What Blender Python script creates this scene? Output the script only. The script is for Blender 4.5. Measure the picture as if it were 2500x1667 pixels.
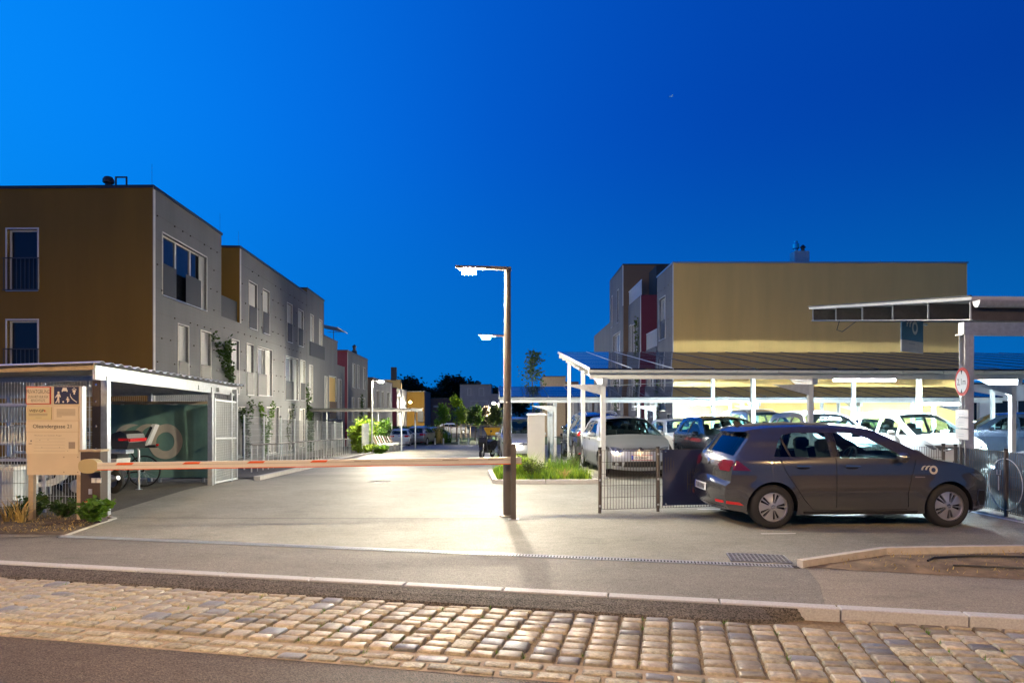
import bpy, math, random
from math import sin, cos, pi, sqrt, radians, atan2
from mathutils import Vector, Matrix
from mathutils.geometry import delaunay_2d_cdt
from mathutils.bvhtree import BVHTree

random.seed(7)
for o in list(bpy.data.objects):
    bpy.data.objects.remove(o)
SC = bpy.context.scene
COL = SC.collection

# ------------------------------------------------------------------ camera
cam_d = bpy.data.cameras.new('camera')
cam = bpy.data.objects.new('camera', cam_d)
COL.objects.link(cam)
cam.location = (0, 0, 1.75)
cam.rotation_euler = (radians(90), 0, 0)
cam_d.sensor_width = 36.0
cam_d.lens = 23.04
cam_d.shift_y = 0.0646
cam_d.clip_start = 0.1
cam_d.clip_end = 9000
SC.camera = cam

# ------------------------------------------------------------------ dusk sky
world = bpy.data.worlds.new('World')
SC.world = world
world.use_nodes = True
wn, wl = world.node_tree.nodes, world.node_tree.links
wn.clear()
w_out = wn.new('ShaderNodeOutputWorld')
w_bg = wn.new('ShaderNodeBackground')
w_tc = wn.new('ShaderNodeTexCoord')
w_dot = wn.new('ShaderNodeVectorMath'); w_dot.operation = 'DOT_PRODUCT'
gl = Vector((-0.88, 0.36, 0.08)).normalized()          # where the sun went down
w_dot.inputs[1].default_value = gl
w_map = wn.new('ShaderNodeMapRange')
w_map.inputs['From Min'].default_value = -1
w_map.inputs['From Max'].default_value = 1
w_ramp = wn.new('ShaderNodeValToRGB')
cr = w_ramp.color_ramp
cr.interpolation = 'B_SPLINE'
stops = [(0.0, (0.0004, 0.004, 0.035)), (0.20, (0.0004, 0.012, 0.11)), (0.36, (0.0005, 0.048, 0.36)), (0.55, (0.0005, 0.058, 0.43)),
         (0.70, (0.0006, 0.095, 0.58)), (0.82, (0.0008, 0.165, 0.80)), (0.92, (0.001, 0.25, 0.96)), (1.0, (0.004, 0.33, 1.05))]
while len(cr.elements) < len(stops):
    cr.elements.new(0.5)
for e, (p, c) in zip(cr.elements, stops):
    e.position = p
    e.color = (*c, 1)
w_sep = wn.new('ShaderNodeSeparateXYZ')
w_hz = wn.new('ShaderNodeMapRange')
w_hz.interpolation_type = 'SMOOTHSTEP'
w_hz.inputs['From Min'].default_value = 0.42
w_hz.inputs['From Max'].default_value = 0.0
w_hz.inputs['To Min'].default_value = 0.0
w_hz.inputs['To Max'].default_value = 0.62
w_mix = wn.new('ShaderNodeMix'); w_mix.data_type = 'RGBA'
w_mix.inputs['B'].default_value = (0.001, 0.19, 0.56, 1)
wl.new(w_tc.outputs['Generated'], w_dot.inputs[0])
wl.new(w_dot.outputs['Value'], w_map.inputs['Value'])
wl.new(w_map.outputs['Result'], w_ramp.inputs['Fac'])
wl.new(w_tc.outputs['Generated'], w_sep.inputs[0])
wl.new(w_sep.outputs['Z'], w_hz.inputs['Value'])
wl.new(w_hz.outputs['Result'], w_mix.inputs['Factor'])
wl.new(w_ramp.outputs['Color'], w_mix.inputs['A'])
wl.new(w_mix.outputs['Result'], w_bg.inputs['Color'])
w_bg.inputs['Strength'].default_value = 1.0
wl.new(w_bg.outputs[0], w_out.inputs[0])

SC.view_settings.view_transform = 'Standard'
SC.view_settings.look = 'None'
SC.view_settings.exposure = 0.0
SC.view_settings.gamma = 1.0
SC.view_settings.use_curve_mapping = False
SC.render.engine = 'CYCLES'
SC.cycles.use_denoising = True
SC.cycles.max_bounces = 8
SC.cycles.diffuse_bounces = 4
SC.cycles.glossy_bounces = 4
SC.cycles.transparent_max_bounces = 16
SC.cycles.transmission_bounces = 4
SC.cycles.caustics_reflective = False
SC.cycles.caustics_refractive = False
SC.cycles.sample_clamp_indirect = 6.0
SC.cycles.use_light_tree = True

# the lamps' strengths (emission of the lit panels; one place to tune them)
E_WHITE = 5100.0      # street lamps of the driveway
E_TUBE = 2200.0        # lights under the carports
E_WARM = 14500.0       # sodium lamps along the cobbled street
C_WHITE = (1.0, 0.90, 0.70)
C_TUBE = (0.78, 0.95, 1.0)
C_WARM = (1.0, 0.64, 0.27)

# ------------------------------------------------------------------ helpers
PXF, HOR, CH = 1600.0, 995.0, 1.75          # photo focal length, horizon row, eye height


def gz(y):
    """height of the drive: level near the street, then falling away gently"""
    if y < 14:
        return 0.0
    return -0.036 * (min(y, 62) - 14)


def px(x, y):
    """world X of photo column x at distance y"""
    return (x - 1250) / PXF * y


def pz(row, y):
    return CH + (HOR - row) / PXF * y


class MB:
    def __init__(self):
        self.v, self.f = [], []

    def add(self, vs, fs):
        n = len(self.v)
        self.v += [tuple(p) for p in vs]
        self.f += [tuple(i + n for i in f) for f in fs]
        return self

    def box(self, c, s, rz=0.0, M=None):
        hx, hy, hz = s[0] / 2, s[1] / 2, s[2] / 2
        cz, sz = cos(rz), sin(rz)
        vs = []
        for x, y, z in ((-hx, -hy, -hz), (hx, -hy, -hz), (hx, hy, -hz), (-hx, hy, -hz),
                        (-hx, -hy, hz), (hx, -hy, hz), (hx, hy, hz), (-hx, hy, hz)):
            p = Vector((c[0] + x * cz - y * sz, c[1] + x * sz + y * cz, c[2] + z))
            vs.append(M @ p if M else p)
        return self.add(vs, [(0, 3, 2, 1), (4, 5, 6, 7), (0, 1, 5, 4), (1, 2, 6, 5), (2, 3, 7, 6), (3, 0, 4, 7)])

    def beam(self, a, b, w, h, up=(0, 0, 1)):
        a, b = Vector(a), Vector(b)
        d = (b - a).normalized()
        s = d.cross(Vector(up))
        if s.length < 1e-4:
            s = d.cross(Vector((1, 0, 0)))
        s.normalize()
        u = s.cross(d).normalized()
        vs = []
        for p in (a, b):
            for i, j in ((-1, -1), (1, -1), (1, 1), (-1, 1)):
                vs.append(p + s * (i * w / 2) + u * (j * h / 2))
        return self.add(vs, [(0, 1, 2, 3), (7, 6, 5, 4), (0, 4, 5, 1), (1, 5, 6, 2), (2, 6, 7, 3), (3, 7, 4, 0)])

    def tube(self, pts, r, n=8, cap=True):
        pts = [Vector(p) for p in pts]
        rs = r if isinstance(r, (list, tuple)) else [r] * len(pts)
        base = len(self.v)
        prev = None
        for i, p in enumerate(pts):
            d = (pts[min(i + 1, len(pts) - 1)] - pts[max(i - 1, 0)])
            d = d.normalized() if d.length > 1e-7 else Vector((0, 0, 1))
            if prev is None:
                s = d.cross(Vector((0, 0, 1)))
                if s.length < 1e-3:
                    s = d.cross(Vector((1, 0, 0)))
            else:
                s = prev - d * prev.dot(d)
            s.normalize()
            prev = s
            u = d.cross(s)
            for k in range(n):
                a = 2 * pi * k / n
                self.v.append(tuple(p + (s * cos(a) + u * sin(a)) * rs[i]))
        for i in range(len(pts) - 1):
            for k in range(n):
                k2 = (k + 1) % n
                self.f.append((base + i * n + k, base + i * n + k2, base + (i + 1) * n + k2, base + (i + 1) * n + k))
        if cap:
            self.f.append(tuple(base + k for k in reversed(range(n))))
            e = base + (len(pts) - 1) * n
            self.f.append(tuple(e + k for k in range(n)))
        return self

    def lathe(self, prof, n=24, M=None, closed=False):
        """prof: (radius, height) pairs spun round local z"""
        base = len(self.v)
        for r, h in prof:
            for k in range(n):
                a = 2 * pi * k / n
                p = Vector((r * cos(a), r * sin(a), h))
                self.v.append(tuple(M @ p if M else p))
        m = len(prof)
        for i in range(m if closed else m - 1):
            j = (i + 1) % m
            for k in range(n):
                k2 = (k + 1) % n
                self.f.append((base + i * n + k, base + i * n + k2, base + j * n + k2, base + j * n + k))
        return self

    def prism(self, poly, h, M=None):
        """poly: 2D (x, y) outline, extruded 0..h along local z"""
        n = len(poly)
        vs = [Vector((p[0], p[1], 0)) for p in poly] + [Vector((p[0], p[1], h)) for p in poly]
        if M:
            vs = [M @ p for p in vs]
        fs = [tuple(reversed(range(n))), tuple(range(n, 2 * n))]
        fs += [(i, (i + 1) % n, n + (i + 1) % n, n + i) for i in range(n)]
        return self.add(vs, fs)

    def quad(self, a, b, c, d):
        return self.add([a, b, c, d], [(0, 1, 2, 3)])

    def mesh(self, name, smooth=False):
        me = bpy.data.meshes.new(name)
        me.from_pydata([tuple(p) for p in self.v], [], self.f)
        me.update()
        if smooth:
            me.polygons.foreach_set('use_smooth', [True] * len(me.polygons))
            if smooth != 'all':
                try:
                    me.set_sharp_from_angle(angle=radians(38))
                except Exception:
                    pass
        return me

    def build(self, name, mat, parent=None, smooth=False, w=False, kind=None, label=None):
        if w and parent is not None:
            r = parent
            off = Vector((0, 0, 0))
            while r is not None:
                off += Vector(r.location)
                r = r.parent
            self.v = [(p[0] - off.x, p[1] - off.y, p[2] - off.z) for p in self.v]
        return link(name, self.mesh(name, smooth), mat, parent, kind, label)


def link(name, me, mat, parent=None, kind=None, label=None):
    o = bpy.data.objects.new(name, me)
    COL.objects.link(o)
    if mat is not None:
        if len(me.materials) == 0:
            me.materials.append(mat)
        elif me.materials[0] is not mat:
            o.material_slots[0].link = 'OBJECT'
            o.material_slots[0].material = mat
    if parent is not None:
        o.parent = parent
    if kind:
        o['kind'] = kind
    if label:
        o['label'] = label
    return o


def thing(name, label, cat, loc=(0, 0, 0), rz=0.0, group=None):
    o = bpy.data.objects.new(name, None)
    o.empty_display_size = 0.2
    COL.objects.link(o)
    o.location = loc
    o.rotation_euler = (0, 0, rz)
    o['label'], o['category'] = label, cat
    if group:
        o['group'] = group
    return o


def tag(o, label, cat, group=None, kind=None):
    o['label'], o['category'] = label, cat
    if group:
        o['group'] = group
    if kind:
        o['kind'] = kind
    return o


def copy_tree(o, parent=None):
    c = o.copy()
    COL.objects.link(c)
    c.parent = parent
    for ch in list(o.children):
        copy_tree(ch, c)
    return c


def inside(p, poly):
    x, y = p
    r = False
    n = len(poly)
    j = n - 1
    for i in range(n):
        xi, yi = poly[i][0], poly[i][1]
        xj, yj = poly[j][0], poly[j][1]
        if (yi > y) != (yj > y) and x < (xj - xi) * (y - yi) / (yj - yi) + xi:
            r = not r
        j = i
    return r


def densify(poly, d, closed=True):
    out = []
    n = len(poly)
    for i in range(n if closed else n - 1):
        a, b = Vector(poly[i][:2]), Vector(poly[(i + 1) % n][:2])
        k = max(1, int(math.ceil((b - a).length / d)))
        for t in range(k):
            out.append(tuple(a.lerp(b, t / k)))
    if not closed:
        out.append(tuple(poly[-1][:2]))
    return out


def cdt(loops, step):
    """triangulate the plane with the closed loops as constraints and a grid of inner points"""
    vs, es = [], []
    for lp in loops:
        n0 = len(vs)
        vs += [Vector(p) for p in lp]
        es += [(n0 + i, n0 + (i + 1) % len(lp)) for i in range(len(lp))]
    xs = [v.x for v in vs]
    ys = [v.y for v in vs]
    nb = len(vs)
    bpts = [(v.x, v.y) for v in vs]
    cell = {}
    for p in bpts:
        cell.setdefault((int(p[0] // step), int(p[1] // step)), []).append(p)
    y = min(ys) + step * 0.5
    row = 0
    while y < max(ys):
        x = min(xs) + step * (0.5 if row % 2 else 0.25)
        while x < max(xs):
            cx, cy = int(x // step), int(y // step)
            ok = True
            for i in (-1, 0, 1):
                for j in (-1, 0, 1):
                    for q in cell.get((cx + i, cy + j), ()):
                        if (q[0] - x) ** 2 + (q[1] - y) ** 2 < (0.45 * step) ** 2:
                            ok = False
            if ok and inside((x, y), loops[0]):
                vs.append(Vector((x, y)))
            x += step
        y += step * 0.87
        row += 1
    r = delaunay_2d_cdt(vs, es, [], 0, 1e-6)
    return [tuple(v) for v in r[0]], [tuple(f) for f in r[2]]


def text_mesh(body, size, align='CENTER', depth=0.0):
    cu = bpy.data.curves.new('lettering', 'FONT')
    cu.body = body
    cu.size = size
    cu.align_x = align
    cu.extrude = depth
    cu.resolution_u = 3
    o = bpy.data.objects.new('lettering', cu)
    COL.objects.link(o)
    dg = bpy.context.evaluated_depsgraph_get()
    me = bpy.data.meshes.new_from_object(o.evaluated_get(dg))
    bpy.data.objects.remove(o)
    me.name = 'lettering'
    return me


def text(body, size, M, mat, parent, align='CENTER', name='lettering', sx=1.0):
    me = text_mesh(body, size, align)
    me.transform(M @ Matrix.Diagonal((sx, 1, 1, 1)))
    me.materials.clear()
    return link(name, me, mat, parent)


def gpad(x, y):
    """ground under the parking rows: a pad that stays level longer than the drive"""
    if x > 2.0 and 14 <= y <= 27:
        return -0.036 * max(0, y - 20)
    return gz(y)


# ------------------------------------------------------------------ materials
MATS = {}


def nodes_of(name):
    m = bpy.data.materials.new(name)
    m.use_nodes = True
    nt = m.node_tree
    b = nt.nodes['Principled BSDF']
    MATS[name] = m
    return m, nt, b


def mk(name, col, rough=0.6, metal=0.0, var=0.0, vscale=4.0, bump=0.0, bscale=40.0, coat=0.0, spec=0.5,
       wave=None, rnd=0.0, coords='Position', rvar=0.0, streak=0.0, col2=None):
    """plain procedural surface: base colour with noise variation, optional relief"""
    m, nt, b = nodes_of(name)
    N, L = nt.nodes, nt.links
    b.inputs['Roughness'].default_value = rough
    b.inputs['Metallic'].default_value = metal
    b.inputs['Specular IOR Level'].default_value = spec
    if coat:
        b.inputs['Coat Weight'].default_value = coat
        b.inputs['Coat Roughness'].default_value = 0.04
    if coords == 'Position':
        g = N.new('ShaderNodeNewGeometry')
        vec = g.outputs['Position']
    else:
        g = N.new('ShaderNodeTexCoord')
        vec = g.outputs[coords]
    colour = None
    if var > 0 or rnd > 0 or col2:
        no = N.new('ShaderNodeTexNoise')
        no.inputs['Scale'].default_value = vscale
        no.inputs['Detail'].default_value = 6
        no.inputs['Roughness'].default_value = 0.62
        if streak:
            mp = N.new('ShaderNodeMapping')
            mp.inputs['Scale'].default_value = (1, 1, streak)
            L.new(vec, mp.inputs['Vector'])
            L.new(mp.outputs[0], no.inputs['Vector'])
        else:
            L.new(vec, no.inputs['Vector'])
        mr = N.new('ShaderNodeMapRange')
        mr.inputs['From Min'].default_value = 0.28
        mr.inputs['From Max'].default_value = 0.72
        L.new(no.outputs['Fac'], mr.inputs['Value'])
        mx = N.new('ShaderNodeMix'); mx.data_type = 'RGBA'
        c1 = tuple(max(0, c * (1 - var)) for c in col)
        c2 = col2 if col2 else tuple(min(1, c * (1 + var)) for c in col)
        mx.inputs['A'].default_value = (*c1, 1)
        mx.inputs['B'].default_value = (*c2, 1)
        L.new(mr.outputs[0], mx.inputs['Factor'])
        colour = mx.outputs['Result']
        if rnd > 0:
            oi = N.new('ShaderNodeObjectInfo')
            m2 = N.new('ShaderNodeMapRange')
            m2.inputs['To Min'].default_value = 1 - rnd
            m2.inputs['To Max'].default_value = 1 + rnd
            L.new(oi.outputs['Random'], m2.inputs['Value'])
            ml = N.new('ShaderNodeMix'); ml.data_type = 'RGBA'; ml.blend_type = 'MULTIPLY'
            ml.inputs['Factor'].default_value = 1
            L.new(colour, ml.inputs['A'])
            L.new(m2.outputs[0], ml.inputs['B'])
            colour = ml.outputs['Result']
        if rvar:
            m3 = N.new('ShaderNodeMapRange')
            m3.inputs['To Min'].default_value = max(0.02, rough - rvar)
            m3.inputs['To Max'].default_value = min(1, rough + rvar)
            L.new(no.outputs['Fac'], m3.inputs['Value'])
            L.new(m3.outputs[0], b.inputs['Roughness'])
    if colour is not None:
        L.new(colour, b.inputs['Base Color'])
    else:
        b.inputs['Base Color'].default_value = (*col, 1)
    h = None
    if wave:
        ws, wdir, wstr = wave
        wv = N.new('ShaderNodeTexWave')
        wv.bands_direction = wdir
        wv.wave_profile = 'SAW' if wdir == 'Z' else 'SIN'
        wv.inputs['Scale'].default_value = ws
        L.new(vec, wv.inputs['Vector'])
        bp = N.new('ShaderNodeBump')
        bp.inputs['Strength'].default_value = wstr
        bp.inputs['Distance'].default_value = 0.02
        L.new(wv.outputs['Fac'], bp.inputs['Height'])
        h = bp.outputs['Normal']
    if bump > 0:
        n2 = N.new('ShaderNodeTexNoise')
        n2.inputs['Scale'].default_value = bscale
        n2.inputs['Detail'].default_value = 5
        L.new(vec, n2.inputs['Vector'])
        bp = N.new('ShaderNodeBump')
        bp.inputs['Strength'].default_value = bump
        bp.inputs['Distance'].default_value = 0.01
        L.new(n2.outputs['Fac'], bp.inputs['Height'])
        if h is not None:
            L.new(h, bp.inputs['Normal'])
        h = bp.outputs['Normal']
    if h is not None:
        L.new(h, b.inputs['Normal'])
    return m


def asphalt(name, col, patch=0.35, speck=0.5, rough=0.75, bump=0.35, pscale=0.35, fine=130.0):
    """asphalt: broad worn patches, darker stains, fine stone chips"""
    m, nt, b = nodes_of(name)
    N, L = nt.nodes, nt.links
    g = N.new('ShaderNodeNewGeometry')
    vec = g.outputs['Position']
    n1 = N.new('ShaderNodeTexNoise'); n1.inputs['Scale'].default_value = pscale; n1.inputs['Detail'].default_value = 8
    n1.inputs['Roughness'].default_value = 0.6
    n3 = N.new('ShaderNodeTexNoise'); n3.inputs['Scale'].default_value = 4.0; n3.inputs['Detail'].default_value = 7
    n3.inputs['Roughness'].default_value = 0.7
    mp = N.new('ShaderNodeMapping'); mp.inputs['Scale'].default_value = (1.0, 2.6, 1)
    mp.inputs['Rotation'].default_value = (0, 0, 0.18)
    L.new(vec, mp.inputs['Vector'])
    L.new(mp.outputs[0], n3.inputs['Vector'])
    vo = N.new('ShaderNodeTexVoronoi'); vo.inputs['Scale'].default_value = fine
    for n in (n1, vo):
        L.new(vec, n.inputs['Vector'])
    r1 = N.new('ShaderNodeMapRange'); r1.inputs['From Min'].default_value = 0.3; r1.inputs['From Max'].default_value = 0.7
    r1.inputs['To Min'].default_value = 1 - patch; r1.inputs['To Max'].default_value = 1 + patch
    L.new(n1.outputs['Fac'], r1.inputs['Value'])
    r3 = N.new('ShaderNodeMapRange'); r3.inputs['From Min'].default_value = 0.3; r3.inputs['From Max'].default_value = 0.7
    r3.inputs['To Min'].default_value = 1 - patch * 0.6; r3.inputs['To Max'].default_value = 1 + patch * 0.6
    L.new(n3.outputs['Fac'], r3.inputs['Value'])
    r2 = N.new('ShaderNodeMapRange'); r2.inputs['To Min'].default_value = 1 - speck; r2.inputs['To Max'].default_value = 1 + speck
    sp = N.new('ShaderNodeSeparateColor')
    L.new(vo.outputs['Color'], sp.inputs[0])
    L.new(sp.outputs[0], r2.inputs['Value'])
    a = N.new('ShaderNodeMath'); a.operation = 'MULTIPLY'
    a2 = N.new('ShaderNodeMath'); a2.operation = 'MULTIPLY'
    L.new(r1.outputs[0], a.inputs[0]); L.new(r3.outputs[0], a.inputs[1])
    L.new(a.outputs[0], a2.inputs[0]); L.new(r2.outputs[0], a2.inputs[1])
    # scattered stains and scuffed lanes
    n4 = N.new('ShaderNodeTexNoise'); n4.inputs['Scale'].default_value = 1.1; n4.inputs['Detail'].default_value = 9
    n4.inputs['Roughness'].default_value = 0.72
    mp2 = N.new('ShaderNodeMapping'); mp2.inputs['Scale'].default_value = (1.0, 1.9, 1); mp2.inputs['Location'].default_value = (3.1, 7.7, 0)
    L.new(vec, mp2.inputs['Vector']); L.new(mp2.outputs[0], n4.inputs['Vector'])
    r4 = N.new('ShaderNodeMapRange'); r4.inputs['From Min'].default_value = 0.52; r4.inputs['From Max'].default_value = 0.72
    r4.inputs['To Min'].default_value = 1.0; r4.inputs['To Max'].default_value = 0.72
    L.new(n4.outputs['Fac'], r4.inputs['Value'])
    a3 = N.new('ShaderNodeMath'); a3.operation = 'MULTIPLY'
    L.new(a2.outputs[0], a3.inputs[0]); L.new(r4.outputs[0], a3.inputs[1])
    a2 = a3
    ml = N.new('ShaderNodeMix'); ml.data_type = 'RGBA'; ml.blend_type = 'MULTIPLY'; ml.inputs['Factor'].default_value = 1
    ml.inputs['A'].default_value = (*col, 1)
    L.new(a2.outputs[0], ml.inputs['B'])
    L.new(ml.outputs['Result'], b.inputs['Base Color'])
    b.inputs['Roughness'].default_value = rough
    b.inputs['Specular IOR Level'].default_value = 0.22
    bp = N.new('ShaderNodeBump'); bp.inputs['Strength'].default_value = bump; bp.inputs['Distance'].default_value = 0.006
    L.new(vo.outputs['Distance'], bp.inputs['Height'])
    L.new(bp.outputs['Normal'], b.inputs['Normal'])
    return m


def emit(name, col, strength):
    m, nt, b = nodes_of(name)
    nt.nodes.remove(b)
    e = nt.nodes.new('ShaderNodeEmission')
    e.inputs['Color'].default_value = (*col, 1)
    e.inputs['Strength'].default_value = strength
    nt.links.new(e.outputs[0], nt.nodes['Material Output'].inputs['Surface'])
    return m


def car_glass(name, tint, refl=1.0):
    m, nt, b = nodes_of(name)
    nt.nodes.remove(b)
    N, L = nt.nodes, nt.links
    t = N.new('ShaderNodeBsdfTransparent'); t.inputs['Color'].default_value = (*tint, 1)
    g = N.new('ShaderNodeBsdfGlossy'); g.inputs['Roughness'].default_value = 0.015
    g.inputs['Color'].default_value = (refl, refl, refl, 1)
    fr = N.new('ShaderNodeFresnel'); fr.inputs['IOR'].default_value = 1.5
    mx = N.new('ShaderNodeMixShader')
    ge = N.new('ShaderNodeNewGeometry')
    mi = N.new('ShaderNodeMapRange')          # a thin pane mirrors alike from either side
    mi.inputs['To Min'].default_value = 1.5
    mi.inputs['To Max'].default_value = 1 / 1.5
    L.new(ge.outputs['Backfacing'], mi.inputs['Value'])
    L.new(mi.outputs[0], fr.inputs['IOR'])
    L.new(fr.outputs[0], mx.inputs['Fac'])
    L.new(t.outputs[0], mx.inputs[1])
    L.new(g.outputs[0], mx.inputs[2])
    L.new(mx.outputs[0], N['Material Output'].inputs['Surface'])
    return m


def leafmat(name, col, var=0.45):
    m = mk(name, col, rough=0.5, var=var, vscale=9.0, coords='Position', spec=0.35)
    nt = m.node_tree
    b = nt.nodes['Principled BSDF']
    try:
        b.inputs['Subsurface Weight'].default_value = 0.0
    except Exception:
        pass
    tr = nt.nodes.new('ShaderNodeBsdfTranslucent')
    tr.inputs['Color'].default_value = (min(1, col[0] * 2.2), min(1, col[1] * 2.0), col[2], 1)
    mx = nt.nodes.new('ShaderNodeMixShader')
    mx.inputs['Fac'].default_value = 0.35
    nt.links.new(b.outputs[0], mx.inputs[1])
    nt.links.new(tr.outputs[0], mx.inputs[2])
    nt.links.new(mx.outputs[0], nt.nodes['Material Output'].inputs['Surface'])
    return m


M_ground = mk('ground_soil', (0.10, 0.09, 0.06), 0.95, var=0.4, vscale=0.6, bump=0.4, bscale=8)
M_drive = asphalt('drive_asphalt', (0.222, 0.210, 0.175), 0.24, 0.40, 0.60, 0.25, 0.45)
M_pave = asphalt('pavement_asphalt', (0.165, 0.152, 0.130), 0.18, 0.45, 0.66, 0.30, 0.5)
M_pave2 = asphalt('pale_pavement_asphalt', (0.235, 0.205, 0.165), 0.10, 0.35, 0.72, 0.30, 0.6)
M_ramp = asphalt('dark_ramp_asphalt', (0.085, 0.075, 0.062), 0.20, 0.75, 0.62, 0.7, 0.9, 95)
M_road = asphalt('road_asphalt', (0.085, 0.066, 0.050), 0.22, 0.65, 0.60, 0.6, 0.7, 110)
M_shelterfloor = asphalt('dark_asphalt', (0.085, 0.08, 0.072), 0.25, 0.4, 0.75, 0.3, 0.8)  # asphalt; under the shelter its dark tone also carries the roof shadow
M_kerb = mk('granite_kerb', (0.36, 0.36, 0.36), 0.62, var=0.22, vscale=60, bump=0.25, bscale=120, rnd=0.10)
M_cobble = mk('cobble_granite', (0.285, 0.252, 0.192), 0.46, var=0.42, vscale=22, bump=0.7, bscale=42, rnd=0.38, rvar=0.22)
M_cobble_rough = mk('rough_cobble', (0.27, 0.24, 0.17), 0.62, var=0.5, vscale=30, bump=1.0, bscale=55, rnd=0.3)
M_cobble_blue = mk('blue_grey_cobble', (0.16, 0.165, 0.175), 0.40, var=0.3, vscale=22, bump=0.6, bscale=70, rnd=0.3, rvar=0.2)
M_sand = mk('joint_sand', (0.19, 0.135, 0.075), 0.95, var=0.45, vscale=40, bump=0.8, bscale=90)
M_mortar = mk('header_mortar', (0.27, 0.205, 0.135), 0.9, var=0.25, vscale=18, bump=0.5, bscale=90)
M_soil = mk('bed_soil', (0.085, 0.060, 0.034), 0.95, var=0.55, vscale=9, bump=1.0, bscale=45)
M_soil2 = mk('dry_soil', (0.16, 0.115, 0.07), 0.95, var=0.65, vscale=3.5, bump=1.0, bscale=35)
M_concrete = mk('concrete', (0.42, 0.40, 0.37), 0.8, var=0.15, vscale=6, bump=0.2, bscale=60)
M_edging = mk('concrete_edging', (0.46, 0.42, 0.36), 0.8, var=0.15, vscale=12, bump=0.2, bscale=60)
M_ochre = mk('ochre_render', (0.20, 0.110, 0.013), 0.88, var=0.10, vscale=1.4, bump=0.25, bscale=160, streak=0.12)
M_yellow = mk('yellow_render', (0.76, 0.50, 0.165), 0.88, var=0.07, vscale=1.4, bump=0.25, bscale=160, streak=0.12)
M_clad = mk('grey_timber_cladding', (0.138, 0.142, 0.147), 0.75, var=0.13, vscale=1.2, wave=(2.6, 'Z', 0.5), bump=0.1, bscale=30, streak=0.25)
M_clad2 = mk('pale_grey_cladding', (0.30, 0.30, 0.295), 0.78, var=0.12, vscale=1.0, wave=(2.6, 'Z', 0.4), streak=0.3)
M_purple = mk('plum_render', (0.16, 0.03, 0.05), 0.85, var=0.06, vscale=1.0)
M_brown = mk('brown_render', (0.17, 0.115, 0.075), 0.85, var=0.06, vscale=1.0)
M_brownw = mk('brown_timber', (0.115, 0.075, 0.055), 0.8, var=0.2, vscale=2.0, wave=(2.2, 'Z', 0.3))
M_whitewall = mk('white_render', (0.62, 0.61, 0.58), 0.85, var=0.04, vscale=0.8)
M_coping = mk('dark_metal_coping', (0.045, 0.05, 0.055), 0.45, metal=0.4)
M_trim = mk('pale_window_lining', (0.60, 0.58, 0.53), 0.6, var=0.06, vscale=3)
M_frame = mk('white_window_frame', (0.66, 0.65, 0.62), 0.45)
M_pane = mk('window_pane', (0.012, 0.014, 0.018), 0.03, spec=0.4)
M_panewarm = mk('curtained_pane', (0.30, 0.29, 0.27), 0.12, spec=0.8, var=0.25, vscale=5)
M_balu = mk('smoked_glass_panel', (0.042, 0.047, 0.05), 0.55, spec=0.2)
M_shutter = mk('pale_shutter', (0.42, 0.42, 0.41), 0.6, wave=(7, 'Z', 0.6))
M_galv = mk('galvanised_steel', (0.52, 0.54, 0.55), 0.42, metal=0.75, var=0.16, vscale=14, rvar=0.12)
M_steelp = mk('pale_painted_steel', (0.60, 0.62, 0.62), 0.45, metal=0.25, var=0.08, vscale=5)
M_purlin = mk('dark_purlin', (0.11, 0.10, 0.10), 0.5, metal=0.5, var=0.2, vscale=6)  # darker steel tone for the canopy purlin webs
M_wire = mk('galvanised_wire', (0.42, 0.43, 0.43), 0.45, metal=0.6)
M_wirew = mk('pale_wire', (0.62, 0.64, 0.62), 0.5, metal=0.3)
M_dark = mk('dark_grey_paint', (0.045, 0.045, 0.045), 0.5)
M_pole = mk('taupe_pole_paint', (0.115, 0.098, 0.082), 0.42, metal=0.2, var=0.08, vscale=6)
M_polesilver = mk('grey_pole_paint', (0.30, 0.30, 0.29), 0.42, metal=0.3)
M_brownbox = mk('dark_brown_paint', (0.060, 0.042, 0.032), 0.5, var=0.1, vscale=5)
M_fencep = mk('bronze_fence_paint', (0.10, 0.085, 0.07), 0.5, metal=0.2)
M_white = mk('white_paint', (0.72, 0.71, 0.68), 0.5, var=0.04, vscale=4)
M_arm = mk('ivory_barrier_arm', (0.66, 0.60, 0.50), 0.42, var=0.04, vscale=4)
M_armcover = mk('beige_cover', (0.42, 0.34, 0.17), 0.5, var=0.06, vscale=4)
M_orange = mk('orange_reflector', (0.75, 0.11, 0.012), 0.4)
M_red = mk('red_print', (0.55, 0.03, 0.02), 0.5)
M_redlens = mk('red_lens', (0.50, 0.012, 0.014), 0.12, spec=0.8)
M_darkred = mk('smoked_red_lens', (0.12, 0.008, 0.018), 0.08, spec=0.8)
M_amber = mk('amber_lens', (0.7, 0.22, 0.02), 0.2)
M_signboard = mk('sign_panel', (0.60, 0.50, 0.34), 0.55, var=0.05, vscale=3)
M_signpale = mk('pale_sign_plate', (0.66, 0.57, 0.40), 0.5, var=0.03, vscale=3)
M_signyel = mk('yellowish_sign_plate', (0.60, 0.52, 0.28), 0.5)
M_ink = mk('black_print', (0.02, 0.019, 0.018), 0.6)
M_inkfaint = mk('faint_print', (0.30, 0.24, 0.18), 0.6)
M_navy = mk('navy_print', (0.020, 0.028, 0.075), 0.5)
M_signwhite = mk('white_print', (0.72, 0.66, 0.55), 0.5)
M_tarp = mk('green_tarpaulin', (0.17, 0.31, 0.255), 0.55, var=0.18, vscale=2.5, bump=0.15, bscale=6)
M_tarpprint = mk('cream_tarp_print', (0.58, 0.53, 0.42), 0.6, var=0.08, vscale=5)
M_navytarp = mk('navy_tarpaulin', (0.022, 0.032, 0.085), 0.38, var=0.15, vscale=3)
M_blueflag = mk('blue_sign_print', (0.06, 0.16, 0.28), 0.45)
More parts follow.
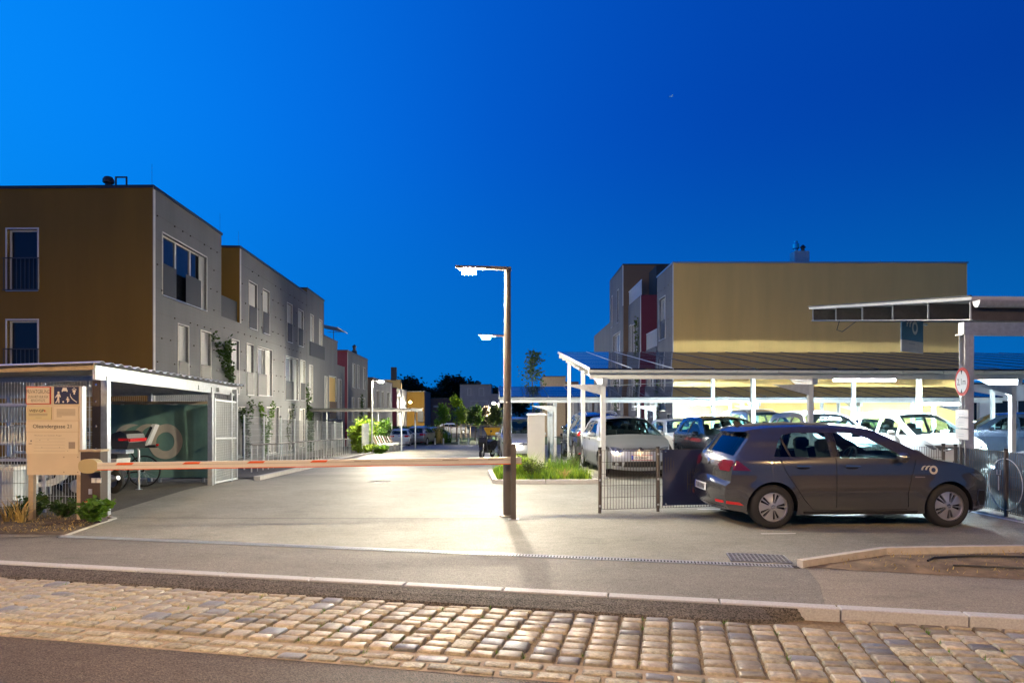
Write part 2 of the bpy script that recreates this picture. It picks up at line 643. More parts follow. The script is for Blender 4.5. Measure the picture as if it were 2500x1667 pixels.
M_tyre = mk('tyre_rubber', (0.018, 0.018, 0.018), 0.8)
M_alloy = mk('alloy_rim', (0.55, 0.55, 0.56), 0.28, metal=0.9)
M_alloyg = mk('machined_alloy', (0.60, 0.58, 0.56), 0.30, metal=0.85)
M_hole = mk('black_recess', (0.006, 0.006, 0.007), 0.6)
M_blackp = mk('black_plastic', (0.014, 0.014, 0.015), 0.45)
M_fabric = mk('seat_fabric', (0.020, 0.020, 0.022), 0.85)
M_chrome = mk('chrome', (0.75, 0.75, 0.76), 0.12, metal=1.0)
M_lens = mk('headlight_lens', (0.20, 0.22, 0.24), 0.08, metal=0.5, spec=0.9)
M_lensin = mk('headlight_bowl', (0.65, 0.67, 0.70), 0.12, metal=0.9)
M_plate = mk('plate_white', (0.72, 0.72, 0.70), 0.4)
M_plateblue = mk('plate_blue', (0.03, 0.08, 0.45), 0.4)
M_paper = mk('yellow_paper', (0.55, 0.52, 0.20), 0.8)
M_seam = mk('panel_gap', (0.004, 0.004, 0.004), 0.8)
M_glass = car_glass('car_glass', (0.62, 0.80, 0.80))
M_glassd = car_glass('smoked_car_glass', (0.07, 0.09, 0.11))
M_solar = mk('solar_cell_glass', (0.010, 0.014, 0.030), 0.06, spec=0.8, var=0.2, vscale=2)
M_solarline = mk('solar_busbar', (0.14, 0.18, 0.24), 0.35, metal=0.5)
M_alu = mk('aluminium_rail', (0.50, 0.52, 0.54), 0.35, metal=0.8)
M_leaf = leafmat('fresh_leaf', (0.075, 0.155, 0.020))
M_leafd = leafmat('dark_leaf', (0.030, 0.062, 0.014))
M_leaff = leafmat('far_dark_leaf', (0.012, 0.028, 0.012))
M_leafy = leafmat('yellow_green_leaf', (0.17, 0.27, 0.022))
M_leafo = leafmat('olive_leaf', (0.070, 0.100, 0.028))
M_straw = mk('dry_straw_leaf', (0.42, 0.30, 0.09), 0.8, var=0.3, vscale=12)
M_bark = mk('bark', (0.13, 0.10, 0.07), 0.9, var=0.3, vscale=20, bump=0.5, bscale=40)
M_stake = mk('tree_stake_wood', (0.42, 0.33, 0.22), 0.85, var=0.2, vscale=8)
M_wood = mk('slat_wood', (0.22, 0.14, 0.08), 0.7, var=0.25, vscale=10)
M_lampw = emit('white_lamp_panel', C_WHITE, E_WHITE)
M_lampw2 = emit('white_lamp_panel_open', C_WHITE, E_WHITE * 2.9)
M_lampw1 = emit('white_lamp_panel_second', C_WHITE, E_WHITE * 1.75)
M_lampw3 = emit('white_lamp_panel_far', C_WHITE, E_WHITE * 3.2)
M_warm2 = emit('dim_sodium_lamp_panel', C_WARM, E_WARM * 0.55)
M_tube = emit('carport_tube_light', C_TUBE, E_TUBE)
M_warm = emit('sodium_lamp_panel', C_WARM, E_WARM)
M_litwin = emit('lit_room_window', (1.0, 0.72, 0.40), 0.8)


def paint(name, col, metal=0.55, rough=0.28):
    m = mk(name, col, rough, metal=metal, coat=1.0)
    return m


P_grey = paint('dark_grey_car_paint', (0.125, 0.122, 0.122), 0.75, 0.22)
P_silver = paint('silver_car_paint', (0.54, 0.57, 0.60), 0.7, 0.28)
P_white = paint('white_car_paint', (0.58, 0.59, 0.60), 0.0, 0.35)
P_black = paint('black_car_paint', (0.010, 0.011, 0.013), 0.3, 0.2)
P_blue = paint('dark_blue_car_paint', (0.015, 0.030, 0.060), 0.4, 0.25)
P_sgrey = paint('mid_grey_car_paint', (0.22, 0.22, 0.22), 0.55, 0.3)
# ================================================================== THE SETTING: ground, drive, kerb, cobbles
def kerb_y(x):
    return 6.37 - 0.195 * x


def drain_y(x):
    return 7.78 - 0.184 * x


def sheet(name, pts, z, mat, label, cat, dz=0.0):
    mb = MB()
    mb.add([(p[0], p[1], (z if len(p) < 3 else p[2]) + dz) for p in pts], [tuple(range(len(pts)))])
    return tag(mb.build(name, mat), label, cat, kind='structure')


# far ground, one sheet to the horizon
mb = MB()
ys = [-80, 0, 10, 14, 20, 30, 45, 62, 100, 200, 500, 1500]
for y in ys:
    for x in (-1500, -200, -40, 0, 40, 200, 1500):
        mb.v.append((x, y, gz(y) - 0.22))
for i in range(len(ys) - 1):
    for j in range(6):
        a = i * 7 + j
        mb.f.append((a, a + 1, a + 8, a + 7))
tag(mb.build('ground', M_ground), 'dark earth ground stretching away behind the houses', 'ground', kind='structure')

# the drive: from the channel drain down between the houses
mb = MB()
xs = [-40, -20, -12, -8, -6, -4, -2, 0, 2, 4, 6, 8, 12, 20, 45]
rows = [None, 10.5, 12, 14, 18, 22, 27, 32, 38, 45, 52, 60]
for r in rows:
    for x in xs:
        y = drain_y(x) if r is None else r
        if r == 10.5:
            y = max(10.5, drain_y(x) + 0.3)
        if r == 12:
            y = max(12, drain_y(x) + 0.6)
        if r == 14:
            y = max(14, drain_y(x) + 0.9)
        if r == 18:
            y = max(18, drain_y(x) + 1.2)
        mb.v.append((x, y, gz(y)))
for i in range(len(rows) - 1):
    for j in range(len(xs) - 1):
        a = i * len(xs) + j
        mb.f.append((a, a + 1, a + len(xs) + 1, a + len(xs)))
tag(mb.build('driveway', M_drive), 'pale grey asphalt drive leading between the houses under the barrier', 'driveway', kind='structure')

# strip of pavement between channel drain and kerb
S_SEAM = [(3.22, drain_y(3.22)), (3.05, 6.5), (2.78, kerb_y(2.78))]
sheet('pavement', [(-40, drain_y(-40)), (-40, kerb_y(-40)), (2.78, kerb_y(2.78)), (3.05, 6.5), (3.22, drain_y(3.22))],
      0.0, M_pave, 'grey asphalt footway between channel drain and flush kerb', 'pavement')
sheet('pavement', [(3.222, drain_y(3.22)), (3.052, 6.5), (2.782, kerb_y(2.78)), (40, kerb_y(40)), (40, drain_y(40))],
      0.0, M_pave2, 'paler asphalt footway with a crooked seam beside the bare soil patch', 'pavement')
# thin wedge of footway in the paler asphalt tone in front of the planted bed
sheet('pavement_margin', [(-13, 9.02), (-6.62, 8.99), (-6.05, 8.90), (-7.3, 8.75), (-9.4, 8.72), (-13, 8.9)], 0.012, M_pave2,
      'thin pale margin of footway along the planted bed', 'pavement')

# thin dark joint across the drive under the barrier arm
mb = MB()
jp = [(-6.25, 10.42), (-3, 10.36), (0.0, 10.33), (0.45, 10.30)]
for (x0, y0), (x1, y1) in zip(jp, jp[1:]):
    mb.quad((x0, y0 - 0.014, 0.0045), (x1, y1 - 0.014, 0.0045), (x1, y1 + 0.014, 0.0045), (x0, y0 + 0.014, 0.0045))
tag(mb.build('asphalt_joint', M_hole), 'thin dark joint line in the drive below the barrier arm', 'joint', kind='structure')
# asphalt inside the bicycle shelter, the roof's shadow put into its dark colour
sheet('shelter_floor', [(-13, 10.62), (-6.66, 10.62), (-6.95, 14.0, 0.0), (-13, 14.0, 0.0)], 0.0, M_shelterfloor,
      'asphalt floor inside the bicycle shelter, darkened for the roof shadow', 'floor', dz=0.006)
sheet('shelter_floor', [(-13, 14.0, 0.0), (-6.95, 14.0, 0.0), (-7.15, 17.0, gz(17)), (-13, 17.0, gz(17))], 0.0, M_shelterfloor,
      'asphalt floor at the back of the bicycle shelter, darkened for the roof shadow', 'floor', dz=0.006)

# ---- kerb of single granite stones
kerb = tag(MB().box((0, 0, -0.16), (0.01, 0.01, 0.01)).build('kerb', M_kerb), 'row of pale granite kerb stones along the cobbled strip', 'kerb', kind='structure')
KD = Vector((1, -0.195, 0)).normalized()
KN = Vector((-0.195, -1, 0)).normalized()
mb = MB()
L0, W0, H0 = 0.985, 0.13, 0.24
b = 0.008
vs = []
for z, q in ((-H0, 0), (-b, 0), (0, b)):
    for x, y in ((q, q), (L0 - q, q), (L0 - q, W0 - q), (q, W0 - q)):
        vs.append((x, y, z))
fs = [(8, 9, 10, 11)]
for k in (0, 4):
    for i in range(4):
        j = (i + 1) % 4
        fs.append((k + i, k + j, k + 4 + j, k + 4 + i))
km = MB().add(vs, fs).mesh('kerb_stone')
km.materials.append(M_kerb)
kang = atan2(KD.y, KD.x)
for i in range(-9, 9):
    if i < -8 or i > 8:
        continue
    o = link('kerb_stone', km, M_kerb, kerb)
    x0 = -1.045 + i * 1.0 * KD.x
    p = Vector((x0, kerb_y(x0), 0.008 + random.uniform(-0.002, 0.002))) + KN * 0.13
    o.location = p
    o.rotation_euler = (0, 0, kang)
bpy.data.objects['kerb'].hide_render = False

# ---- asphalt ramp wedge between flush kerb and cobbles
mb = MB()
xs = [-9 + 0.4 * i for i in range(29)] + [2.5]
pr = []
for x in xs:
    k = kerb_y(x) - 0.134
    c = 6.0 - 0.2 * x + 0.02
    if x > 1.9:
        c = c + (k - c) * ((x - 1.9) / 0.6) ** 1.5
    pr.append(((x, k, -0.008), (x + 0.03, (k + c) / 2, -0.035), (x + 0.06, c, -0.078), (x + 0.06, c - 0.03, -0.125)))
for a, c in zip(pr, pr[1:]):
    for i in range(3):
        mb.quad(a[i + 1], c[i + 1], c[i], a[i])
tag(mb.build('ramp', M_ramp, smooth=True), 'dark asphalt wedge filling the step below the flush kerb', 'ramp', kind='structure')

# ---- road
sheet('road', [(-60, 4.50 + 12), (60, 4.50 - 12), (60, -60), (-60, -60)], -0.094, M_road,
      'dark asphalt carriageway in front of the cobbled strip', 'road')
# sand bed of cobbles
def strip_y(x):
    return 4.48 - 0.2 * x
bed = tag(MB().add([(-14, strip_y(-14) + 0.30, -0.108), (14, strip_y(14) + 0.30, -0.108), (14, kerb_y(14) - 0.10, -0.108), (-14, kerb_y(-14) - 0.10, -0.108)],
                   [(0, 1, 2, 3)]).build('cobbled_strip', M_sand), 'strip of worn granite cobbles along the kerb', 'cobbles', kind='structure')
MB().add([(-14, strip_y(-14) - 0.02, -0.0905), (14, strip_y(14) - 0.02, -0.0905), (14, strip_y(14) + 0.30, -0.0905), (-14, strip_y(-14) + 0.30, -0.0905)],
         [(0, 1, 2, 3)]).build('header_mortar', M_mortar, bed)


def stone_mesh(i, flat):
    rnd = random.Random(100 + i)
    n = 4
    vs = []
    for iy in range(n):
        for ix in range(n):
            u, v = (-1, -.84, .84, 1)[ix], (-1, -.78, .78, 1)[iy]
            e = max(abs(u), abs(v))
            x = u * 0.5 * (1 - 0.10 * abs(v) ** 4) + rnd.uniform(-0.02, 0.02)
            y = v * 0.5 * (1 - 0.10 * abs(u) ** 4) + rnd.uniform(-0.02, 0.02)
            z = (-0.008 if not flat else -0.004) * (1 if e > 0.9 else 0) - (0.006 if e > 0.9 and abs(u) > .9 and abs(v) > .9 else 0) + rnd.uniform(-0.0025, 0.0025)
            vs.append((x * 0.97, y * 0.97, z))
    fs = [(iy * n + ix, iy * n + ix + 1, (iy + 1) * n + ix + 1, (iy + 1) * n + ix) for iy in range(n - 1) for ix in range(n - 1)]
    ring = [0, 1, 2, 3, 7, 11, 15, 14, 13, 12, 8, 4]
    base = len(vs)
    for k in ring:
        vs.append((vs[k][0] * 1.03, vs[k][1] * 1.03, -0.05))
    for a in range(12):
        c = (a + 1) % 12
        fs.append((ring[c], ring[a], base + a, base + c))
    me = MB().add(vs, fs).mesh('cobblestone', smooth='all')
    return me


SD = Vector((1, -0.2, 0)).normalized()
ST = Vector((0.2, 1, 0)).normalized()
sang = atan2(SD.y, SD.x)
O0 = Vector((0, 4.48, 0))
stones = []
rs = random.Random(5)
s = -7.4
while s < 6.6:
    wcol = rs.uniform(0.185, 0.225)
    tmax = 1.49 if s < 2.45 else 1.75
    t = 0.315 + rs.uniform(0, 0.04)
    sc = s + wcol / 2
    while t < tmax - 0.05:
        dp = rs.choice([0.115, 0.13, 0.14, 0.145, 0.155, 0.20])
        if t + dp > tmax + 0.03:
            dp = max(0.06, tmax - t)
        lean = 0.10 * (t - 0.9) * (1 if s < 0 else 0.4)
        p = O0 + SD * (sc + lean) + ST * (t + dp / 2)
        stones.append((p, wcol * rs.uniform(0.91, 0.97), dp * rs.uniform(0.89, 0.97), -0.084 + rs.uniform(-0.005, 0.005), rs.uniform(-0.05, 0.05), 0))
        t += dp
    s += wcol
for row in range(2):
    s = -7.2 + row * 0.11
    while s < 6.6:
        wcol = rs.uniform(0.19, 0.27)
        p = O0 + SD * (s + wcol / 2) + ST * (0.055 + row * 0.135 + rs.uniform(-0.008, 0.008))
        stones.append((p, wcol * 0.93, 0.105 * rs.uniform(0.9, 1.05), -0.081 + rs.uniform(-0.002, 0.003), rs.uniform(-0.04, 0.04), 1))
        s += wcol


def in_view(p):
    if p.y < 4.0:
        return False
    c = 1250 + PXF * p.x / p.y
    r = HOR + (CH + 0.085) * PXF / p.y
    return -20 < c < 2520 and r < 1690


vis = sorted([q for q in stones if in_view(q[0])], key=lambda q: q[0].y ** 2 + 0.2 * q[0].x ** 2)
near, rest = vis[:300], vis[300:] + [q for q in stones if not in_view(q[0])]
SM = {}
for i in range(8):
    SM[(0, i)] = stone_mesh(i, False)
    SM[(1, i)] = stone_mesh(20 + i, True)


def stone_mat(k):
    r = rs.random()
    if k == 1:
        return M_cobble_rough if r < 0.85 else M_cobble_blue
    return M_cobble if r < 0.74 else (M_cobble_rough if r < 0.88 else M_cobble_blue)


for me in SM.values():
    me.materials.append(M_cobble)
for p, a, c, z, r, k in near:
    o = link('cobblestone', SM[(k, rs.randrange(8))], stone_mat(k), bed)
    o.location = (p.x, p.y, z)
    o.rotation_euler = (rs.uniform(-0.028, 0.028), rs.uniform(-0.028, 0.028), sang + r + (pi if rs.random() < 0.5 else 0))
    o.scale = (a, c, 1.0)
groups = {}
for p, a, c, z, r, k in rest:
    m = stone_mat(k)
    mb = groups.setdefault(m.name, MB())
    M = Matrix.Translation((p.x, p.y, z)) @ Matrix.Rotation(sang + r, 4, 'Z') @ Matrix.Rotation(rs.uniform(-0.04, 0.04), 4, 'X') @ Matrix.Diagonal((a, c, 1, 1))
    src = SM[(k, rs.randrange(8))]
    mb.add([M @ v.co for v in src.vertices], [tuple(f.vertices) for f in src.polygons])
for nm, mb in groups.items():
    mb.build('far_cobblestones', MATS[nm], bed, smooth='all', kind='stuff')
# weeds in joints
mb = MB()
for i in range(70):
    q = rs.choice(vis)
    if q[0].x < -2.5 and rs.random() < 0.8:
        continue
    c = q[0] + SD * (q[1] * 0.55 * rs.choice((-1, 1))) + ST * rs.uniform(-0.05, 0.05)
    for k in range(rs.randint(3, 9)):
        a = rs.uniform(0, 2 * pi)
        h = rs.uniform(0.01, 0.035)
        d = Vector((cos(a), sin(a), 0))
        e = Vector((-sin(a), cos(a), 0)) * 0.004
        f = c + d * rs.uniform(0, 0.02)
        mb.add([(f.x - e.x, f.y - e.y, -0.10), (f.x + e.x, f.y + e.y, -0.10), (f.x + d.x * h, f.y + d.y * h, -0.09 + h)], [(0, 1, 2)])
tag(mb.build('joint_weeds', M_leaf), 'tiny green weeds growing in the cobble joints', 'weeds', kind='stuff')

# ---- slotted channel drain across the drive
dr = thing('channel_drain', 'long slotted metal channel drain across the drive mouth', 'drain', (0, 7.78, 0))
DD = Vector((1, -0.184, 0)).normalized()
DN = Vector((0.184, 1, 0)).normalized()
dang = atan2(DD.y, DD.x)
mb = MB()
mb.box((0, 0, 0.0022), (9.45, 0.115, 0.004), dang)
o = mb.build('channel', M_hole, dr)
o.location = DD * (-1.52)
gm = MB()
for e in (-0.056, 0.056):
    gm.box((0.5, e, 0.006), (0.99, 0.012, 0.008))
n = 28
for i in range(n):
    gm.box(((i + 0.5) / n, 0, 0.006), (0.017, 0.105, 0.007))
gmesh = gm.mesh('grate')
gmesh.materials.append(M_galv)
for i in range(9):
    o = link('grate', gmesh, M_galv, dr)
    o.location = DD * (-6.22 + i * 1.04)
    o.scale = (1.04, 1, 1)
    o.rotation_euler = (0, 0, dang)
# square gully grate by the soil patch
gy = thing('gully_grate', 'rectangular iron gully grate beside the corner of the soil edging', 'grate', (2.86, 7.62, 0.0), dang)
MB().box((0, 0, 0.003), (0.66, 0.40, 0.004)).build('pit', M_hole, gy)
mb = MB()
for i in range(14):
    mb.box((-0.32 + i * 0.0492, 0, 0.008), (0.016, 0.40, 0.007))
for j in range(6):
    mb.box((0, -0.19 + j * 0.076, 0.0085), (0.66, 0.014, 0.006))
mb.build('bars', M_galv, gy)
# manhole covers in the drive
for (x, y, lab) in ((-3.25, 16.1, 'worn round manhole cover in the drive beyond the barrier'),):
    mh = thing('manhole_cover', lab, 'manhole', (x, y, gz(y)))
    MB().lathe([(0.001, 0.012), (0.30, 0.012), (0.31, 0.004)], 28).build('lid', M_pave, mh, smooth=True)
    mb = MB()
    for k in range(7):
        mb.box((0, -0.24 + k * 0.08, 0.014), (2 * sqrt(max(0.01, 0.28 ** 2 - (-0.24 + k * 0.08) ** 2)), 0.02, 0.006))
    mb.build('ribs', M_pole, mh)

# ---- level pad under the parking rows
mb = MB()
for y in (14.02, 20, 27):
    for x in (2.10 - .03 * (y - 15.6), 45):
        mb.v.append((x, y, gpad(3, y) + .004))
mb.f += [(0, 1, 3, 2), (2, 3, 5, 4)]
tag(mb.build('parking_area', M_drive), 'pale asphalt parking area under the large carport', 'parking', kind='structure')
mb = MB()
for a, c in ((14.02, 20), (20, 27)):
    mb.quad((2.10 - .03 * (a - 15.6), a, gz(a) - .05), (2.10 - .03 * (c - 15.6), c, gz(c) - .05), (2.10 - .03 * (c - 15.6), c, gpad(3, c) + .004), (2.10 - .03 * (a - 15.6), a, gpad(3, a) + .004))
tag(mb.build('parking_edge', M_concrete), 'low concrete edge of the parking area beside the planted island', 'kerb', kind='structure')

# ---- flat white bay markings under and beside the grey car
for (x0, x1, y, lab) in ((3.46, 3.95, 9.08, 'short white line painted on the drive by the rear wheel of the grey hatchback'),
                         (3.2, 7.6, 11.28, 'white bay line along the foot of the dark mesh fence')):
    mb = MB().add([(x0, y, 0.0042), (x1, y + 0.02, 0.0042), (x1, y + 0.06, 0.0042), (x0, y + 0.04, 0.0042)], [(0, 1, 2, 3)])
    tag(mb.build('bay_marking', M_white), lab, 'road marking', kind='structure')
mb = MB().add([(7.75, 9.5, 0.0042), (7.85, 9.5, 0.0042), (7.78, 11.2, 0.0042), (7.68, 11.2, 0.0042)], [(0, 1, 2, 3)])
tag(mb.build('bay_marking', M_white), 'white bay line along the fence wing with the printed mesh', 'road marking', kind='structure')

# ---- bare soil patch with concrete edging
sp = [(3.19, 7.17), (4.47, 7.78), (6.2, 7.89), (14, 7.6), (14, 5.0), (5.3, 6.63), (4.3, 6.9)]
gp = densify(sp, 0.25)
vv, ff = cdt([gp], 0.16)
rn = random.Random(3)
mb = MB()
vs = []
for x, y in vv:
    e = min((Vector((x, y)) - Vector(q)).length for q in gp)
    vs.append((x, y, 0.006 + min(1, e / 0.3) * (0.02 + rn.uniform(0, 0.035))))
mb.add(vs, [f for f in ff if inside(((vv[f[0]][0] + vv[f[1]][0] + vv[f[2]][0]) / 3, (vv[f[0]][1] + vv[f[1]][1] + vv[f[2]][1]) / 3), gp)])
tag(mb.build('soil_patch', M_soil2, smooth='all'), 'bare dry soil patch behind the pale footway', 'soil', kind='structure')
ed = thing('soil_edging', 'low concrete edging bordering the bare soil patch', 'edging', (3.19, 7.17, 0))
ep = [(3.16, 7.19), (4.45, 7.84), (6.2, 7.96), (9.0, 7.86), (14, 7.68)]
for (x0, y0), (x1, y1) in zip(ep, ep[1:]):
    MB().beam((x0, y0, 0.012), (x1, y1, 0.012), 0.075, 0.14).build('edging_stone', M_edging, ed, w=True)
hs = MB()
hp = [(14, 7.15, 0.07), (9, 7.2, 0.07), (6.5, 7.3, 0.075), (5.3, 7.45, 0.07), (4.75, 7.38, 0.065), (4.6, 7.25, 0.06)]
hs.tube(hp, 0.013, 6)
tag(hs.build('irrigation_hose', M_blackp, smooth=True), 'black irrigation hose curving over the top of the soil patch', 'hose')
hs = MB().tube([(14, 6.5, 0.06), (8, 6.68, 0.065), (5.8, 6.84, 0.06), (5.0, 7.0, 0.06), (4.75, 7.06, 0.055)], 0.012, 6)
tag(hs.build('irrigation_hose', M_blackp, smooth=True), 'black irrigation hose lying along the footway side of the soil patch', 'hose')
mb = MB()
for i in range(900):
    x, y = rn.uniform(3.6, 8), rn.uniform(6.2, 7.9)
    if not inside((x, y), sp):
        continue
    a, h = rn.uniform(0, 2 * pi), rn.uniform(0.01, 0.05)
    w_ = 0.006
    mb.add([(x - w_ * sin(a), y + w_ * cos(a), 0.03), (x + w_ * sin(a), y - w_ * cos(a), 0.03), (x + h * cos(a), y + h * sin(a), 0.045 + rn.uniform(0, 0.03))], [(0, 1, 2)])
tag(mb.build('dry_grass', M_straw), 'dry grass litter scattered over the bare soil patch', 'litter', kind='stuff')

# ---- planted bed at the left, with its pale edge strip
lp = [(-13, 9.02), (-6.62, 9.0), (-6.12, 8.95), (-6.30, 10.34), (-6.62, 10.6), (-13, 10.6)]
gp = densify(lp, 0.25)
vv, ff = cdt([gp], 0.16)
vs = []
for x, y in vv:
    e = min((Vector((x, y)) - Vector(q)).length for q in gp)
    vs.append((x, y, 0.016 + min(1, e / 0.3) * (0.02 + rn.uniform(0, 0.03))))
mb = MB().add(vs, [f for f in ff if inside(((vv[f[0]][0] + vv[f[1]][0] + vv[f[2]][0]) / 3, (vv[f[0]][1] + vv[f[1]][1] + vv[f[2]][1]) / 3), gp)])
tag(mb.build('planting_bed', M_soil, smooth='all'), 'narrow soil bed below the sign board and shelter', 'flower bed', kind='structure')
eb = thing('bed_edging', 'pale flush edge strip between soil bed and drive', 'edging', (-6.1, 8.93, 0))
for (x0, y0), (x1, y1) in zip([(-6.10, 8.90), (-6.20, 9.62), (-6.28, 10.36)], [(-6.20, 9.62), (-6.28, 10.36), (-6.62, 10.58)]):
    MB().beam((x0, y0, -0.02), (x1, y1, -0.02), 0.07, 0.07).build('edging_stone', M_edging, eb, w=True)
mb = MB()
for i in range(1500):
    x, y = rn.uniform(-9, -6.1), rn.uniform(9.0, 10.55)
    if not inside((x, y), lp):
        continue
    a, h = rn.uniform(0, 2 * pi), rn.uniform(0.015, 0.06)
    w_ = 0.007
    mb.add([(x - w_ * sin(a), y + w_ * cos(a), 0.04), (x + w_ * sin(a), y - w_ * cos(a), 0.04), (x + h * cos(a), y + h * sin(a), 0.05 + rn.uniform(0, 0.03))], [(0, 1, 2)])
tag(mb.build('leaf_litter', M_straw), 'dry leaf litter on the soil bed below the sign board', 'litter', kind='stuff')

# ---- low kerb between drive and left footpath; far lawn
lk = thing('path_kerb', 'long low concrete kerb along the left edge of the drive', 'kerb', (-6.5, 16.7, gz(16.7)))
y = 16.7
while y < 55:
    y2 = y + 3.0
    X = lambda q: -6.5 - 0.066 * (q - 16.7)
    MB().beam((X(y), y, gz(y) + 0.02), (X(y2 - 0.02), y2 - 0.02, gz(y2) + 0.02), 0.16, 0.16).build('kerb_stone', M_concrete, lk, w=True)
    y = y2
sheet('footpath', [(-9.0, 17.2, gz(17.2)), (-6.62, 17.2, gz(17.2)), (-9.3, 56, gz(56)), (-14.5, 56, gz(56))], 0, M_shelterfloor,
      'dark footpath strip along the left row of houses', 'footpath', dz=0.03)
sheet('lawn', [(-20, 61.5, gz(61.5)), (12, 61.5, gz(61.5)), (12, 76, gz(76)), (-20, 76, gz(76))], 0, mk('lawn_grass', (0.05, 0.085, 0.02), 0.9, var=0.4, vscale=6, bump=1, bscale=30),
      'dark lawn beyond the end of the drive', 'lawn', dz=0.02)
# ================================================================== HOUSES
class Face:
    """vertical wall plane: origin o, unit u along it, n outward"""
    def __init__(self, o, u, n):
        self.o, self.u, self.n = Vector(o), Vector(u).normalized(), Vector(n).normalized()

    def p(self, s, z, d=0.0):
        q = self.o + self.u * s + self.n * d
        return Vector((q.x, q.y, z))


def wall_holes(mb, F, s0, s1, z0, z1, holes, depth=0.16):
    ss = sorted({s0, s1, *[h[0] for h in holes], *[h[1] for h in holes]})
    zs = sorted({z0, z1, *[h[2] for h in holes], *[h[3] for h in holes]})
    for a, b in zip(ss, ss[1:]):
        for c, d in zip(zs, zs[1:]):
            ms, mz = (a + b) / 2, (c + d) / 2
            if any(h[0] < ms < h[1] and h[2] < mz < h[3] for h in holes):
                continue
            mb.quad(F.p(a, c), F.p(b, c), F.p(b, d), F.p(a, d))
    for a, b, c, d in [h[:4] for h in holes]:
        for (p, q) in (((a, c), (b, c)), ((b, c), (b, d)), ((b, d), (a, d)), ((a, d), (a, c))):
            mb.quad(F.p(*p), F.p(*q), F.p(*q, -depth), F.p(*p, -depth))


def fbox(mb, F, s0, s1, z0, z1, d0, d1):
    vs = [F.p(s, z, d) for d in (d0, d1) for s, z in ((s0, z0), (s1, z0), (s1, z1), (s0, z1))]
    mb.add(vs, [(3, 2, 1, 0), (4, 5, 6, 7), (0, 1, 5, 4), (1, 2, 6, 5), (2, 3, 7, 6), (3, 0, 4, 7)])


def window(root, F, s0, s1, z0, z1, mull=0, balu=None, pane=None, trim=True, solid=None, depth=0.16, name='window', bars=False):
    """frame > panes, lining, half-height balustrade panel; solid = (from, to) share of the width closed by a shutter"""
    d = -depth
    fw = 0.055
    mb = MB()
    fbox(mb, F, s0, s1, z0, z0 + fw, d, d + 0.06)
    fbox(mb, F, s0, s1, z1 - fw, z1, d, d + 0.06)
    fbox(mb, F, s0, s0 + fw, z0 + fw, z1 - fw, d, d + 0.06)
    fbox(mb, F, s1 - fw, s1, z0 + fw, z1 - fw, d, d + 0.06)
    for k in range(mull):
        s = s0 + (s1 - s0) * (k + 1) / (mull + 1)
        fbox(mb, F, s - fw * 0.6, s + fw * 0.6, z0 + fw, z1 - fw, d + 0.002, d + 0.058)
    wo = mb.build(name, M_frame, root, w=True)
    xs = [s0 + (s1 - s0) * k / (mull + 1) for k in range(mull + 2)]
    for a, b in zip(xs, xs[1:]):
        MB().quad(F.p(a + 0.03, z0 + 0.03, d + 0.02), F.p(b - 0.03, z0 + 0.03, d + 0.02), F.p(b - 0.03, z1 - 0.03, d + 0.02), F.p(a + 0.03, z1 - 0.03, d + 0.02)).build(
            'pane', pane or M_pane, wo, w=True)
    if solid:
        a, b = s0 + (s1 - s0) * solid[0], s0 + (s1 - s0) * solid[1]
        m = MB()
        fbox(m, F, a, b, z0 + 0.02, z1 - 0.02, d + 0.06, d + 0.09)
        m.build('shutter', M_shutter, wo, w=True)
    if trim:
        t = 0.05
        m = MB()
        fbox(m, F, s0 - t, s0, z0, z1 + t, -0.10, 0.018)
        fbox(m, F, s1, s1 + t, z0, z1 + t, -0.10, 0.018)
        fbox(m, F, s0, s1, z1, z1 + t, -0.10, 0.018)
        fbox(m, F, s0, s0 + 0.012, z0, z1, d + 0.06, -0.101)
        fbox(m, F, s1 - 0.012, s1, z0, z1, d + 0.06, -0.101)
        m.build('lining', M_trim, wo, w=True)
    m = MB()
    fbox(m, F, s0 - 0.03, s1 + 0.03, z0 - 0.035, z0 - 0.003, -0.12, 0.04)
    m.build('sill', M_alu, wo, w=True)
    if balu:
        for (fa, fb) in balu:
            a, b = s0 + (s1 - s0) * fa, s0 + (s1 - s0) * fb
            m = MB()
            fbox(m, F, a - 0.01, b + 0.01, z0 - 0.05, z0 + 1.02, 0.022, 0.034)
            m.build('balustrade', M_balu, wo, w=True)
    if bars:
        m = MB()
        n = max(3, int((s1 - s0) / 0.11))
        for k in range(n + 1):
            s = s0 - 0.06 + (s1 - s0 + 0.12) * k / n
            fbox(m, F, s - 0.008, s + 0.008, z0 + 0.02, z0 + 1.0, 0.06, 0.076)
        fbox(m, F, s0 - 0.09, s1 + 0.09, z0 + 1.0, z0 + 1.03, 0.055, 0.085)
        fbox(m, F, s0 - 0.09, s1 + 0.09, z0 - 0.01, z0 + 0.02, 0.055, 0.085)
        m.build('railing', M_dark, wo, w=True)
    return wo


